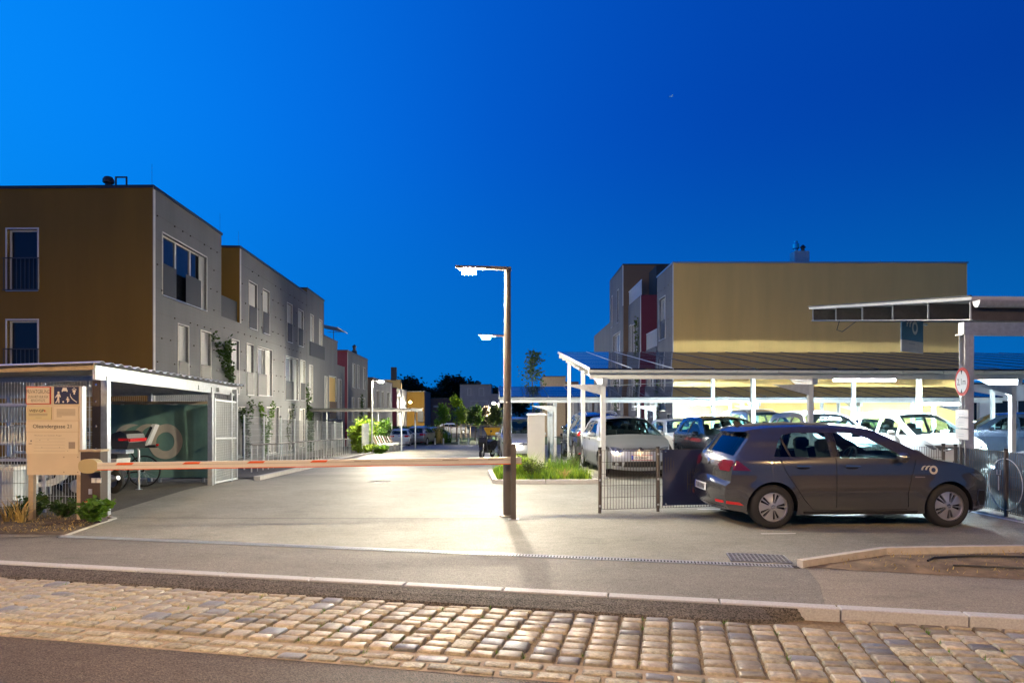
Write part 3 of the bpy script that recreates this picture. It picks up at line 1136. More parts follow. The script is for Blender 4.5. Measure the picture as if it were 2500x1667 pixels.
def block(root, F, s0, s1, depth, z0, z1, side_mat, front_mat=None, holes=(), side_holes=(), coping=True, roofmat=None, name='wall', endmat=None, eu=None):
    """one storey-high or full-height box: street face with openings, end walls, roof slab with dark coping"""
    mb = MB()
    wall_holes(mb, F, s0, s1, z0, z1, list(holes))
    mb.build(name, front_mat or M_clad, root, w=True)
    # near end wall
    E = Face(F.p(s0, 0), -F.n, -F.u)
    if eu:
        u_ = Vector(eu).normalized()
        E = Face(F.p(s0, 0), u_, (u_.y, -u_.x, 0) if u_.x > 0 else (-u_.y, u_.x, 0))
        if E.n.dot(F.u) > 0:
            E.n = -E.n
    mb = MB()
    wall_holes(mb, E, 0, depth, z0, z1, list(side_holes))
    mb.build('end_wall', side_mat, root, w=True)
    mb = MB()
    mb.quad(F.p(s1, z0), F.p(s1, z0, -depth), F.p(s1, z1, -depth), F.p(s1, z1))
    mb.quad(F.p(s1, z0, -depth), F.p(s0, z0, -depth), F.p(s0, z1, -depth), F.p(s1, z1, -depth))
    mb.build('back_wall', endmat or side_mat, root, w=True)
    mb = MB()
    if eu:
        c = 0.045
        A_, B_ = F.p(s0, 0, c) - F.u * c, F.p(s1 + c, 0, c)
        C_, D_ = F.p(s1 + c, 0, -depth), E.p(depth, 0, c)
        mb.add([(q.x, q.y, z) for z in (z1, z1 + 0.09) for q in (A_, B_, C_, D_)],
               [(4, 5, 6, 7), (0, 1, 5, 4), (1, 2, 6, 5), (2, 3, 7, 6), (3, 0, 4, 7), (3, 2, 1, 0)])
    elif coping:
        c = 0.045
        fbox(mb, F, s0 - c, s1 + c, z1, z1 + 0.09, -depth - c, c)
    else:
        mb.quad(F.p(s0, z1), F.p(s1, z1), F.p(s1, z1, -depth), F.p(s0, z1, -depth))
    mb.build('roof', roofmat or M_coping, root, w=True)
    return E


def corner_trim(root, F, s, z0, z1):
    m = MB()
    fbox(m, F, s + 0.0, s + 0.11, z0, z1 - 0.02, 0.002, 0.03)
    m.build('corner_board', M_trim, root, w=True)


def hooks(root, F, s0, s1, z0, z1, holes, dz=0.78, ds=0.62):
    """small dark wire holders spread over the cladding"""
    m = MB()
    z = z0
    r = random.Random(int(s0 * 10 + z0 * 7))
    while z < z1:
        s = s0 + 0.25 + ds * (0.5 if int(round((z - z0) / dz)) % 2 else 0)
        while s < s1 - 0.2:
            if not any(h[0] - 0.1 < s < h[1] + 0.1 and h[2] - 0.1 < z < h[3] + 0.1 for h in holes) and r.random() < 0.85:
                fbox(m, F, s, s + 0.075, z, z + 0.012, 0.002, 0.04)
                fbox(m, F, s, s + 0.010, z - 0.014, z + 0.028, 0.002, 0.04)
            s += ds
        z += dz
    m.build('wire_holders', M_fencep, root, w=True, kind='stuff')
    m = MB()
    z = z0
    while z < z1:
        segs = [(s0 + 0.1, s1 - 0.1)]
        for h in holes:
            if h[2] - 0.05 < z < h[3] + 0.05:
                new = []
                for a, b in segs:
                    if h[1] < a or h[0] > b:
                        new.append((a, b))
                    else:
                        if h[0] - 0.08 > a:
                            new.append((a, h[0] - 0.08))
                        if h[1] + 0.08 < b:
                            new.append((h[1] + 0.08, b))
                segs = new
        for a, b in segs:
            fbox(m, F, a, b, z + 0.02, z + 0.026, 0.045, 0.051)
        z += dz
    m.build('trellis_wires', M_fencep, root, w=True, kind='stuff')


SDIR = Vector((-0.0625, 1, 0)).normalized()
LN = Vector((1, 0.0625, 0)).normalized()                 # left row faces the drive
LO = Vector((-11.4, 20.8, 0))
FL = Face(LO, SDIR, LN)


def ls(y):
    """distance along the left facade for world y"""
    return (y - 20.8) / SDIR.y


# ---- house row, first house at the left
B = thing('apartment_house', 'three storey house with ochre end wall and grey clad street side beside the bicycle shelter', 'house', (-11.4, 20.8, -0.3))
h1 = [(ls(21.46), ls(25.0), 5.45, 7.46), (ls(22.6), ls(23.4), 2.35, 4.62), (ls(24.5), ls(25.4), 2.35, 4.62)]
g1 = [(ls(22.3), ls(23.4), -0.2, 1.85), (ls(24.6), ls(25.6), -0.2, 1.85)]
# end wall openings: measured from the street corner leftwards
eh = [(3.72, 4.70, 5.49, 7.43), (3.72, 4.70, 2.60, 4.53)]
E1 = block(B, FL, 0, ls(26.5), 12.0, -0.6, 8.72, M_ochre, holes=h1 + g1, side_holes=eh, eu=(-1, 0.022, 0))
for h in eh:
    window(B, E1, *h, mull=0, bars=True, trim=True)
window(B, FL, *h1[0], mull=2, balu=[(0.0, 0.26), (0.48, 0.84)], solid=(0.86, 1.0))
for h in h1[1:]:
    window(B, FL, *h, mull=0, balu=[(0, 0.95)], pane=M_panewarm, solid=(0.05, 0.95))
for h in g1:
    window(B, FL, *h, pane=M_panewarm)
corner_trim(B, FL, 0.0, -0.6, 8.7)
hooks(B, FL, 0, ls(26.5), 0.1, 8.6, h1 + g1)
# lower storeys through the recess, then the long second half
h2g = [(ls(27.7), ls(28.5), 2.35, 4.62), (ls(29.5), ls(30.4), 2.35, 4.62), (ls(31.0), ls(33.2), 2.35, 4.62), (ls(35.7), ls(38.2), 2.2, 4.55), (ls(38.8), ls(39.8), 2.2, 4.55),
       (ls(28.0), ls(29.2), -0.4, 1.75), (ls(32.4), ls(34.4), -0.6, 1.75), (ls(36.2), ls(37.3), -0.6, 1.65), (ls(38.6), ls(39.7), -0.6, 1.65)]
h2t = [(ls(29.8), ls(30.9), 5.4, 7.5), (ls(31.8), ls(32.8), 5.4, 7.5), (ls(36.0), ls(37.0), 5.4, 7.5), (ls(38.3), ls(39.4), 5.4, 7.5)]
block(B, FL, ls(26.5), ls(40.3), 12.0, -1.4, 5.45, M_clad, holes=h2g, coping=False, roofmat=M_coping)
block(B, FL, ls(28.6), ls(40.3), 12.0, 5.45, 8.72, M_ochre, holes=h2t)
corner_trim(B, FL, ls(28.6), 5.45, 8.7)
for i, h in enumerate(h2g):
    wd = h[1] - h[0]
    if h[2] > 1:
        window(B, FL, *h, mull=1 if wd > 1.5 else 0, balu=[(0, 0.6 if wd > 1.5 else 0.95)], pane=M_panewarm, solid=(0.62, 1.0) if wd > 1.5 else (0.05, 0.95))
    else:
        window(B, FL, *h, mull=1 if wd > 1.5 else 0, pane=M_panewarm, solid=(0.0, 0.45), name='door' if wd > 1.5 else 'window')
for h in h2t:
    window(B, FL, *h, balu=[(0, 0.95)], pane=M_panewarm, solid=(0.05, 0.95))
m = MB()
fbox(m, FL, ls(26.55), ls(28.55), 5.455, 6.35, -0.12, -0.09)
m.build('balustrade', M_balu, B, w=True)
hooks(B, FL, ls(28.6), ls(40.3), 5.6, 8.6, h2t, 0.8, 0.9)
hooks(B, FL, ls(26.5), ls(40.3), 0.2, 5.4, h2g, 0.8, 0.8)
# roof furniture
m = MB()
m.lathe([(0.10, 0), (0.10, 0.16), (0.17, 0.20), (0.17, 0.30), (0.12, 0.38), (0.001, 0.42)], 10, Matrix.Translation((px(265, 21.15), 21.15, 8.80)))
m.build('roof_vent', M_dark, B, w=True, smooth=True)
m = MB()
xa, xb = px(283, 21.15), px(309, 21.15)
m.beam((xa, 21.15, 8.8), (xa, 21.15, 9.16), 0.04, 0.04)
m.beam((xb, 21.15, 8.8), (xb, 21.15, 9.16), 0.04, 0.04)
m.beam((xa - 0.02, 21.15, 9.18), (xb + 0.02, 21.15, 9.18), 0.04, 0.04)
m.build('roof_ladder_rail', M_dark, B, w=True)
for (cx_, yy) in ((283, 24.0), (371, 21.0), (537, 26.3), (582, 29.0)):
    MB().tube([(px(cx_, yy), yy, 8.8), (px(cx_, yy), yy, 9.55)], 0.004, 5).build('lightning_rod', M_dark, B, w=True)

# ---- second house of the left row, with roof terrace and awning
B2 = thing('apartment_house', 'grey clad house with roof terrace and striped awning, second in the left row', 'house', (px(749, 40.4), 40.4, -1.0))
t3 = [(ls(41.2), ls(42.0), 5.5, 7.6), (ls(43.6), ls(44.4), 5.5, 7.6)]
m3 = [(ls(40.9), ls(41.8), 2.1, 4.4), (ls(45.2), ls(46.0), 1.5, 3.9), (ls(46.6), ls(49.0), 0.9, 4.0), (ls(49.7), ls(51.0), 0.9, 3.9),
      (ls(42.2), ls(44.4), -1.2, 1.4), (ls(47.5), ls(49.0), -1.2, 0.5)]
block(B2, FL, ls(40.32), ls(52.4), 11.9, -1.8, 5.0, M_clad, holes=m3, coping=False)
block(B2, FL, ls(40.32), ls(45.0), 11.9, 5.0, 9.05, M_ochre, holes=t3)
block(B2, FL, ls(45.0), ls(49.5), 11.9, 5.0, 6.65, M_clad)
for h in t3:
    window(B2, FL, *h, pane=M_panewarm, solid=(0.05, 0.95))
for i, h in enumerate(m3):
    if i == 2:
        wo = window(B2, FL, *h, mull=0, pane=M_panewarm)
        m = MB(); fbox(m, FL, h[0] + 0.05, h[1] - 0.05, 2.2, 3.95, -0.09, -0.06); m.build('yellow_blind', M_yellow, wo, w=True)
        m = MB(); fbox(m, FL, h[0] + 0.05, h[1] - 0.05, 0.95, 2.19, 0.02, 0.04); m.build('timber_panel', M_brown, wo, w=True)
    else:
        window(B2, FL, *h, pane=M_panewarm, solid=(0.05, 0.95))
aw = thing('awning', 'striped canvas awning over the roof terrace of the left row', 'awning', tuple(FL.p(ls(45.2), 6.9, 0.5)))
for k in range(7):
    a, b = ls(44.9) + k * 0.5, ls(44.9) + (k + 1) * 0.5
    m = MB().quad(FL.p(a, 7.55, -0.6), FL.p(b, 7.55, -0.6), FL.p(b, 7.25, 0.95), FL.p(a, 7.25, 0.95))
    m.build('canvas_strip', M_dark if k % 2 else M_panewarm, aw, w=True)
MB().tube([FL.p(ls(44.9), 7.24, 0.95), FL.p(ls(48.4), 7.24, 0.95)], 0.03, 6).build('front_rail', M_white, aw, w=True)
m = MB()
fbox(m, FL, ls(40.9), ls(45.0), 5.0, 5.9, 0.03, 0.06)
m.build('balcony_railing', M_balu, B2, w=True)

# ---- further houses of the left row
B3 = thing('apartment_house', 'grey house with plum end wall and roof aerial further along the left row', 'house', (px(848, 53.6), 53.6, -1.6))
t4 = [(ls(55.8), ls(57), 3.5, 5.5), (ls(58.2), ls(59.2), 3.5, 5.5), (ls(61.3), ls(62.4), 3.5, 5.5), (ls(55.5), ls(56.5), 0.6, 2.6), (ls(58.5), ls(59.6), 0.6, 2.6), (ls(61.5), ls(62.4), 0.6, 2.6)]
block(B3, FL, ls(53.5), ls(64), 10, -2.0, 6.38, M_purple, front_mat=M_clad, holes=t4)
for h in t4:
    window(B3, FL, *h, pane=M_panewarm, solid=(0.05, 0.95))
corner_trim(B3, FL, ls(53.5), -2, 6.3)
m = MB()
xa = px(857, 56)
m.tube([(xa - 1.5, 56, 6.4), (xa - 1.5, 56, 8.4)], 0.03, 5)
m.tube([(xa - 2.0, 56, 8.2), (xa - 0.9, 56, 8.2)], 0.02, 5)
for q in range(4):
    m.tube([(xa - 1.9 + q * 0.25, 55.7, 8.2), (xa - 1.9 + q * 0.25, 56.3, 8.2)], 0.015, 4)
m.build('aerial', M_dark, B3, w=True)
m = MB().lathe([(0.25, 0), (0.25, 0.5), (0.14, 0.55), (0.14, 0.8), (0.22, 0.9), (0.001, 1.1)], 10, Matrix.Translation((px(865, 60), 60, 6.45)))
m.build('chimney', M_dark, B3, w=True, smooth=True)
B4 = thing('apartment_house', 'two storey grey house with brown end wall behind the drive canopy', 'house', (px(911, 67.6), 67.6, -1.7))
t5 = [(ls(70), ls(72), 1.3, 3.6), (ls(74), ls(76), 1.3, 3.6), (ls(79), ls(81), 1.3, 3.6)]
block(B4, FL, ls(67.6), ls(84), 9, -2.0, 4.8, M_brown, front_mat=M_clad2, holes=t5)
for h in t5:
    window(B4, FL, *h, pane=M_panewarm)
B5 = thing('apartment_house', 'low pale house with plum and yellow end wall next to the lit yellow house', 'house', (px(968, 89), 89, -1.7))
t6 = [(ls(91), ls(93.5), 0.9, 3.4), (ls(97), ls(99.5), 0.9, 3.4)]
block(B5, FL, ls(89), ls(103), 9, -2.0, 4.4, M_purple, front_mat=M_clad2, holes=t6)
for h in t6:
    window(B5, FL, *h, pane=M_panewarm)
m = MB().box((px(957, 90), 90.5, 5.0), (2.4, 1.2, 1.2)).build('rooftop_box', M_yellow, B5, w=True)
m = MB().box((px(961, 90), 90.2, 6.4), (0.7, 0.7, 1.8)).build('chimney', M_dark, B5, w=True)
# ---- lit yellow house, dark house and white house at the end
FE = Face((px(993, 104), 104, 0), (1, 0, 0), (0, -1, 0))
B6 = thing('end_house', 'bright yellow house front lit by a wall side lamp at the end of the drive', 'house', (px(1014, 104), 104, -1.75))
eh = [(1.45, 1.75, 1.1, 1.5)]
mb = MB(); wall_holes(mb, FE, 0, px(1036, 104) - px(993, 104), -2.0, 4.25, eh); mb.build('wall', M_ochre, B6, w=True)
window(B6, FE, *eh[0], pane=M_panewarm, trim=False)
x1 = px(1036, 104)
xb = px(1051, 116)
MB().quad((x1, 104, -2), (xb, 116, -2), (xb, 116, 4.25), (x1, 104, 4.25)).build('end_wall', M_clad, B6, w=True)
mb = MB().add([(px(993, 104) - 0.1, 103.9, 4.25), (x1 + 0.1, 103.9, 4.25), (xb + 0.1, 116, 4.25), (px(993, 104) - 0.1, 116, 4.25),
               (px(993, 104) - 0.1, 103.9, 4.4), (x1 + 0.1, 103.9, 4.4), (xb + 0.1, 116, 4.4), (px(993, 104) - 0.1, 116, 4.4)],
              [(0, 1, 5, 4), (1, 2, 6, 5), (2, 3, 7, 6), (3, 0, 4, 7), (4, 5, 6, 7)])
mb.build('roof', M_coping, B6, w=True)
MB().box((px(1027, 103.8), 103.7, 0.35), (0.9, 0.25, 1.7)).build('dark_door_post', M_dark, B6, w=True)
B7 = thing('end_house', 'dark brown house between the yellow and the white house', 'house', (px(1072, 128), 128, -1.75))
MB().box((px(1072, 130), 132, 0.85), (5.2, 8, 5.4)).build('wall', M_brownw, B7, w=True)
MB().box((px(1065, 127.8), 127.95, 2.0), (1.1, 0.15, 0.4)).build('window', M_panewarm, B7, w=True)
MB().box((px(1072, 130), 132, 3.6), (5.3, 8.1, 0.15)).build('roof', M_coping, B7, w=True)
B8 = thing('end_house', 'white cubic house with dark window at the far end of the drive', 'house', (px(1160, 130), 130, -1.75))
FW = Face((px(1123, 130), 130, 0), (1, 0, 0), (0, -1, 0))
wl_ = px(1199.5, 130) - px(1123, 130)
hw = [(1.55, 2.15, 4.2, 5.55), (3.8, 4.7, 4.15, 5.6), (2.2, 5.4, 1.2, 3.1), (1.5, 1.75, -1.0, 0.6)]
mb = MB(); wall_holes(mb, FW, 0, wl_, -2, 6.3, hw); mb.build('wall', M_clad2, B8, w=True)
window(B8, FW, *hw[0], trim=True)
window(B8, FW, *hw[1], pane=M_panewarm)
window(B8, FW, *hw[2], mull=3, pane=M_panewarm)
window(B8, FW, *hw[3], pane=M_litwin)
MB().box((px(1123, 130) + wl_ / 2, 134.3, 2.15), (wl_ - 0.02, 8.5, 8.28)).build('back_wall', M_clad2, B8, w=True)
MB().box((px(1123, 130) + wl_ / 2, 134.2, 6.35), (wl_ + 0.1, 8.8, 0.1)).build('roof', M_coping, B8, w=True)
MB().box((px(1210, 131), 134.4, 1.3), (px(1222, 131) - px(1199, 131), 8, 6.4)).build('side_wing', M_clad2, B8, w=True)
m = MB()
m.tube([(px(1168, 131), 131, 6.3), (px(1168, 131), 131, 7.1)], 0.2, 8)
m.tube([(px(1172, 131), 131, 6.3), (px(1172, 131), 131, 6.9)], 0.14, 8)
m.build('chimney', M_dark, B8, w=True)

# ---- right hand house: yellow end wall, stepped grey street side
R = thing('apartment_house', 'large house with blank yellow end wall behind the solar carports', 'house', (8.25, 33.5, -0.7))
RU, RN = Vector((-0.006, 1, 0)).normalized(), Vector((-1, -0.006, 0)).normalized()
FR1 = Face((8.26, 33.5, 0), RU, RN)
r1 = [(1.75, 3.15, 5.5, 7.75), (1.75, 3.15, 1.6, 4.0), (0.6, 1.3, -0.6, 1.4)]
mb = MB(); wall_holes(mb, FR1, 0, 3.7, -0.9, 9.12, r1); mb.build('wall', M_clad, R, w=True)
window(R, FR1, *r1[0], mull=1, balu=[(0.05, 0.7)], pane=M_panewarm)
window(R, FR1, *r1[1], mull=1, pane=M_panewarm)
window(R, FR1, *r1[2], pane=M_panewarm)
hooks(R, FR1, 0, 3.7, 1.0, 9.0, r1, 0.9, 0.8)
m = MB(); fbox(m, FR1, -0.012, 0.10, -0.9, 9.1, 0.002, 0.03); m.build('corner_board', M_trim, R, w=True)
MB().quad((8.26, 33.49, -0.9), (23.25, 33.49, -0.9), (23.25, 33.49, 9.12), (8.26, 33.49, 9.12)).build('end_wall', M_yellow, R, w=True)
MB().quad((23.25, 33.5, -0.9), (23.25, 46, -0.9), (23.25, 46, 9.12), (23.25, 33.5, 9.12)).build('side_wall', M_clad, R, w=True)
mb = MB()
mb.box((15.75, 35.35, 9.16), (15.1, 3.8, 0.08))
mb.build('roof', M_alu, R, w=True)
MB().quad((8.24, 37.2, 5.0), (23.2, 37.2, 5.0), (23.2, 37.2, 9.1), (8.24, 37.2, 9.1)).build('terrace_wall', M_clad, R, w=True)
# terrace strip and lower storeys behind it
FR2 = Face((8.2, 37.2, 0), RU, RN)
mb = MB(); wall_holes(mb, FR2, 0, 3.0, -1.2, 5.25, [(0.8, 2.2, 1.2, 3.6)]); mb.build('wall', M_clad, R, w=True)
window(R, FR2, 0.8, 2.2, 1.2, 3.6, mull=1, pane=M_panewarm)
MB().quad((8.2, 37.2, 5.25), (23, 37.2, 5.25), (23, 40.1, 5.25), (8.2, 40.1, 5.25)).build('terrace_floor', M_coping, R, w=True)
m = MB()
for k in range(26):
    fbox(m, FR2, 0.05 + k * 0.11, 0.09 + k * 0.11, 5.26, 6.2, -0.05, -0.03)
fbox(m, FR2, 0, 3.0, 6.2, 6.25, -0.06, -0.02)
m.build('terrace_railing', M_steelp, R, w=True)
FR3 = Face((7.9, 40.1, 0), RU, RN)
r3 = [(1.0, 2.9, 4.9, 7.1), (1.0, 2.9, 1.6, 3.9), (3.2, 3.9, 4.6, 7.2)]
mb = MB(); wall_holes(mb, FR3, 0, 4.3, -1.4, 8.65, r3); mb.build('wall', M_clad, R, w=True)
for h in r3:
    window(R, FR3, *h, mull=1 if h[1] - h[0] > 1 else 0, pane=M_panewarm)
MB().quad((7.9, 40.1, -1.4), (20, 40.1, -1.4), (20, 40.1, 8.65), (7.9, 40.1, 8.65)).build('end_wall', M_purple, R, w=True)
m = MB(); fbox(m, FR3, -0.01, 0.10, 2, 8.62, 0.002, 0.03); m.build('corner_board', M_trim, R, w=True)
MB().quad((7.9, 40.1, 8.65), (20, 40.1, 8.65), (20, 44.4, 8.65), (7.9, 44.4, 8.65)).build('roof', M_coping, R, w=True)
m = MB()
for k in range(30):
    fbox(m, FR3, 0.05 + k * 0.14, 0.11 + k * 0.14, 8.66, 9.55, -0.05, -0.03)
fbox(m, FR3, 0, 4.3, 9.55, 9.6, -0.06, -0.02)
m.build('terrace_railing', M_steelp, R, w=True)
MB().box((11.5, 42.4, 9.7), (4.8, 2.2, 2.0)).build('roof_hut', M_balu, R, w=True)
FR4 = Face((7.55, 44.4, 0), RU, RN)
r4 = [(1.9, 2.5, 7.8, 10.1), (4.6, 5.2, 7.8, 10.1), (1.3, 4.3, 4.8, 7.05), (1.3, 4.3, 1.6, 3.9), (4.9, 5.5, 1.6, 3.9)]
mb = MB(); wall_holes(mb, FR4, 0, 5.9, -1.5, 11.4, r4); mb.build('wall', M_clad, R, w=True)
for h in r4:
    window(R, FR4, *h, mull=2 if h[1] - h[0] > 1 else 0, pane=M_panewarm)
MB().quad((7.55, 44.4, -1.5), (19, 44.4, -1.5), (19, 44.4, 11.4), (7.55, 44.4, 11.4)).build('end_wall', M_brown, R, w=True)
MB().box((13.3, 47.35, 11.44), (11.6, 5.95, 0.09)).build('roof', M_coping, R, w=True)
MB().quad((7.5, 50.3, -1.5), (19, 50.3, -1.5), (19, 50.3, 11.4), (7.5, 50.3, 11.4)).build('back_wall', M_clad, R, w=True)
m = MB(); fbox(m, FR4, -0.01, 0.14, 8.66, 11.38, 0.002, 0.04); m.build('corner_board', M_trim, R, w=True)
FR5 = Face((7.52, 50.3, 0), RU, RN)
r5 = [(1.2, 2.8, 3.4, 5.6), (4.0, 4.9, 3.4, 5.8), (6.4, 7.3, 3.4, 5.8), (1.2, 2.8, 0.4, 2.6), (5.0, 7.0, 0.4, 2.6)]
mb = MB(); wall_holes(mb, FR5, 0, 9.3, -1.6, 8.2, r5); mb.build('wall', M_clad, R, w=True)
for h in r5:
    window(R, FR5, *h, mull=1 if h[1] - h[0] > 1 else 0, pane=M_panewarm)
MB().box((13.3, 55, 8.24), (11.6, 9.4, 0.09)).build('roof', M_coping, R, w=True)
# chimney with two cowls on the right hand house
ch = MB().box((px(1952, 35.0), 35.0, 9.62), (0.78, 0.6, 0.85)).build('chimney', M_galv, R, w=True)
m = MB().lathe([(0.10, 0), (0.10, 0.12), (0.17, 0.2), (0.17, 0.42), (0.10, 0.5), (0.10, 0.58), (0.001, 0.6)], 12, Matrix.Translation((px(1943, 35), 35, 10.05)))
m.build('cowl', M_chrome, ch, w=True, smooth=True)
m = MB().lathe([(0.09, 0), (0.09, 0.2), (0.16, 0.24), (0.05, 0.38), (0.001, 0.38)], 12, Matrix.Translation((px(1960, 35), 35, 10.05)))
m.build('cowl', M_dark, ch, w=True, smooth=True)
m = MB().box((px(1922, 35), 35, 9.27), (0.14, 0.14, 0.12)).build('roof_lamp', M_chrome, R, w=True)
# climbing greens come later; low house at far right and tan house at centre right
R6 = thing('apartment_house', 'low grey house continuing the right row beyond the carports', 'house', (7.4, 61, -1.7))
FR6 = Face((7.4, 60.5, 0), RU, RN)
r6 = [(3, 5, 0.2, 2.6), (9, 12, 0.2, 2.6), (17, 20, 0.2, 2.6)]
block(R6, FR6, 0, 36, 9, -2, 3.6, M_brownw, holes=r6)
for h in r6:
    window(R6, FR6, *h, mull=1, pane=M_panewarm)
R7 = thing('end_house', 'tan timber house partly hidden by the young tree behind the carports', 'house', (5.9, 84, -1.75))
MB().box((5.4, 88, 1.9), (2.9, 8, 7.6)).build('wall', M_stake, R7, w=True)
MB().box((7.7, 88, 1.6), (1.7, 7.6, 7.0)).build('wing', M_brownw, R7, w=True)
MB().box((5.4, 88, 5.75), (3.0, 8.1, 0.1)).build('roof', M_coping, R7, w=True)
MB().box((6.0, 83.9, 3.6), (1.1, 0.1, 0.7)).build('window', M_pane, R7, w=True)
R8 = thing('garden_building', 'low white building with wide dark windows seen under the right carport', 'building', (28, 38, -0.9))
F8 = Face((24.5, 38, 0), (1, 0, 0), (0, -1, 0))
r8 = [(1.0, 2.6, 0.6, 2.2), (3.4, 6.4, 0.6, 2.2), (7.2, 10.4, 0.6, 2.2), (11, 14, 0.6, 2.2)]
mb = MB(); wall_holes(mb, F8, 0, 18, -1.2, 3.1, r8); mb.build('wall', M_whitewall, R8, w=True)
for h in r8:
    window(R8, F8, *h, mull=1, trim=False)
MB().box((33.5, 40.5, 3.15), (18.2, 5.2, 0.1)).build('roof', M_coping, R8, w=True)
MB().quad((24.5, 38, -1.2), (24.5, 43, -1.2), (24.5, 43, 3.1), (24.5, 38, 3.1)).build('end_wall', M_whitewall, R8, w=True)
# ================================================================== CARS
# side outlines: (x, z, bulge towards the middle, tag of the piece that starts here); x forward, ground at z = 0
KINDS = {
    'hatch': dict(
        prof=[(-1.90, .26, .06, 'b'), (-1.955, .34, .09, 'b'), (-1.975, .50, .11, 'b'), (-1.965, .615, .11, 'b'), (-1.90, .665, .09, 'b'), (-1.885, .82, .09, 'b'),
              (-1.845, .96, .08, 'b'), (-1.80, 1.03, .08, 'rw'), (-1.53, 1.365, .05, 'b'), (-1.63, 1.395, .04, 'b'), (-1.50, 1.425, .05, 'b'), (-1.2, 1.455, .05, 'b'), (-.7, 1.472, .05, 'b'),
              (-.2, 1.466, .05, 'b'), (.12, 1.442, .05, 'b'), (.30, 1.412, .06, 'ws'), (1.06, 1.005, .12, 'b'), (1.16, .985, .10, 'b'), (1.5, .925, .07, 'b'),
              (1.78, .835, .08, 'b'), (1.91, .755, .12, 'b'), (1.965, .67, .15, 'b'), (1.99, .52, .16, 'b'), (1.99, .38, .16, 'b'), (1.93, .24, .12, 'b')],
        wins=[[(-1.27, 1.035), (-.42, 1.03), (-.42, 1.375), (-.93, 1.375), (-1.08, 1.345), (-1.16, 1.27)],
              [(-.33, 1.03), (.60, 1.005), (.66, 1.02), (.60, 1.07), (.14, 1.315), (.0, 1.36), (-.10, 1.375), (-.33, 1.378)]],
        axles=(-1.305, 1.305), wr=.316, w=.895, belt=1.0, roof=1.47, hz=.715, seats=(-.05, -.95), sill=.20),
    'suv': dict(
        prof=[(-2.10, .36, .06, 'b'), (-2.18, .48, .10, 'b'), (-2.19, .72, .12, 'b'), (-2.12, .80, .10, 'b'), (-2.10, 1.05, .09, 'b'), (-2.05, 1.13, .08, 'rw'), (-1.80, 1.54, .05, 'b'),
              (-1.92, 1.60, .04, 'b'), (-1.7, 1.64, .05, 'b'), (-1.1, 1.69, .05, 'b'), (-.3, 1.695, .05, 'b'), (.1, 1.665, .05, 'b'), (.32, 1.625, .06, 'ws'), (1.08, 1.14, .12, 'b'),
              (1.2, 1.115, .10, 'b'), (1.65, 1.06, .07, 'b'), (1.95, .97, .09, 'b'), (2.06, .86, .13, 'b'), (2.10, .62, .15, 'b'), (2.10, .44, .15, 'b'), (2.02, .32, .12, 'b')],
        wins=[[(-1.66, 1.18), (-1.05, 1.15), (-1.05, 1.53), (-1.42, 1.50)], [(-.95, 1.15), (-.30, 1.14), (-.30, 1.56), (-.95, 1.54)],
              [(-.20, 1.14), (.66, 1.12), (.72, 1.14), (.22, 1.50), (.05, 1.56), (-.20, 1.57)]],
        axles=(-1.36, 1.36), wr=.36, w=.93, belt=1.12, roof=1.69, hz=.86, seats=(-.05, -1.0), sill=.28),
    'mpv': dict(
        prof=[(-1.84, .28, .06, 'b'), (-1.90, .40, .10, 'b'), (-1.91, .66, .12, 'b'), (-1.87, .74, .10, 'b'), (-1.84, 1.0, .09, 'b'), (-1.80, 1.06, .08, 'rw'), (-1.56, 1.47, .05, 'b'),
              (-1.62, 1.52, .04, 'b'), (-1.4, 1.56, .05, 'b'), (-.8, 1.615, .06, 'b'), (-.2, 1.61, .06, 'b'), (.15, 1.575, .06, 'b'), (.36, 1.53, .06, 'ws'), (1.24, 1.03, .14, 'b'),
              (1.32, 1.01, .11, 'b'), (1.60, .90, .09, 'b'), (1.78, .78, .12, 'b'), (1.85, .68, .15, 'b'), (1.88, .5, .16, 'b'), (1.88, .36, .16, 'b'), (1.80, .24, .12, 'b')],
        wins=[[(-1.50, 1.09), (-1.06, 1.07), (-1.06, 1.42), (-1.20, 1.40), (-1.38, 1.30)], [(-.97, 1.07), (-.22, 1.05), (-.22, 1.47), (-.97, 1.45)],
              [(-.12, 1.05), (.58, 1.03), (.58, 1.31), (.22, 1.45), (-.12, 1.48)], [(.66, 1.03), (1.02, 1.02), (.66, 1.22)]],
        axles=(-1.25, 1.27), wr=.31, w=.87, belt=1.04, roof=1.61, hz=.74, seats=(-.05, -.95), sill=.21),
    'van': dict(
        prof=[(-2.15, .30, .05, 'b'), (-2.20, .42, .08, 'b'), (-2.21, .68, .09, 'b'), (-2.18, .78, .08, 'b'), (-2.16, 1.10, .08, 'rw'), (-2.06, 1.62, .05, 'b'), (-2.08, 1.70, .04, 'b'),
              (-1.9, 1.76, .05, 'b'), (-1.0, 1.80, .05, 'b'), (-.1, 1.79, .05, 'b'), (.3, 1.74, .05, 'b'), (.50, 1.69, .06, 'ws'), (1.22, 1.14, .12, 'b'), (1.34, 1.11, .10, 'b'), (1.72, 1.02, .07, 'b'),
              (1.96, .90, .10, 'b'), (2.05, .80, .13, 'b'), (2.09, .55, .15, 'b'), (2.09, .38, .15, 'b'), (2.0, .25, .12, 'b')],
        wins=[[(-1.95, 1.18), (-1.0, 1.15), (-1.0, 1.62), (-1.88, 1.60)], [(-.9, 1.15), (-.15, 1.14), (-.15, 1.65), (-.9, 1.63)],
              [(-.05, 1.14), (.80, 1.12), (.84, 1.16), (.36, 1.56), (.12, 1.64), (-.05, 1.65)]],
        axles=(-1.34, 1.34), wr=.325, w=.90, belt=1.13, roof=1.80, hz=.80, seats=(.05, -.95), sill=.22),
}


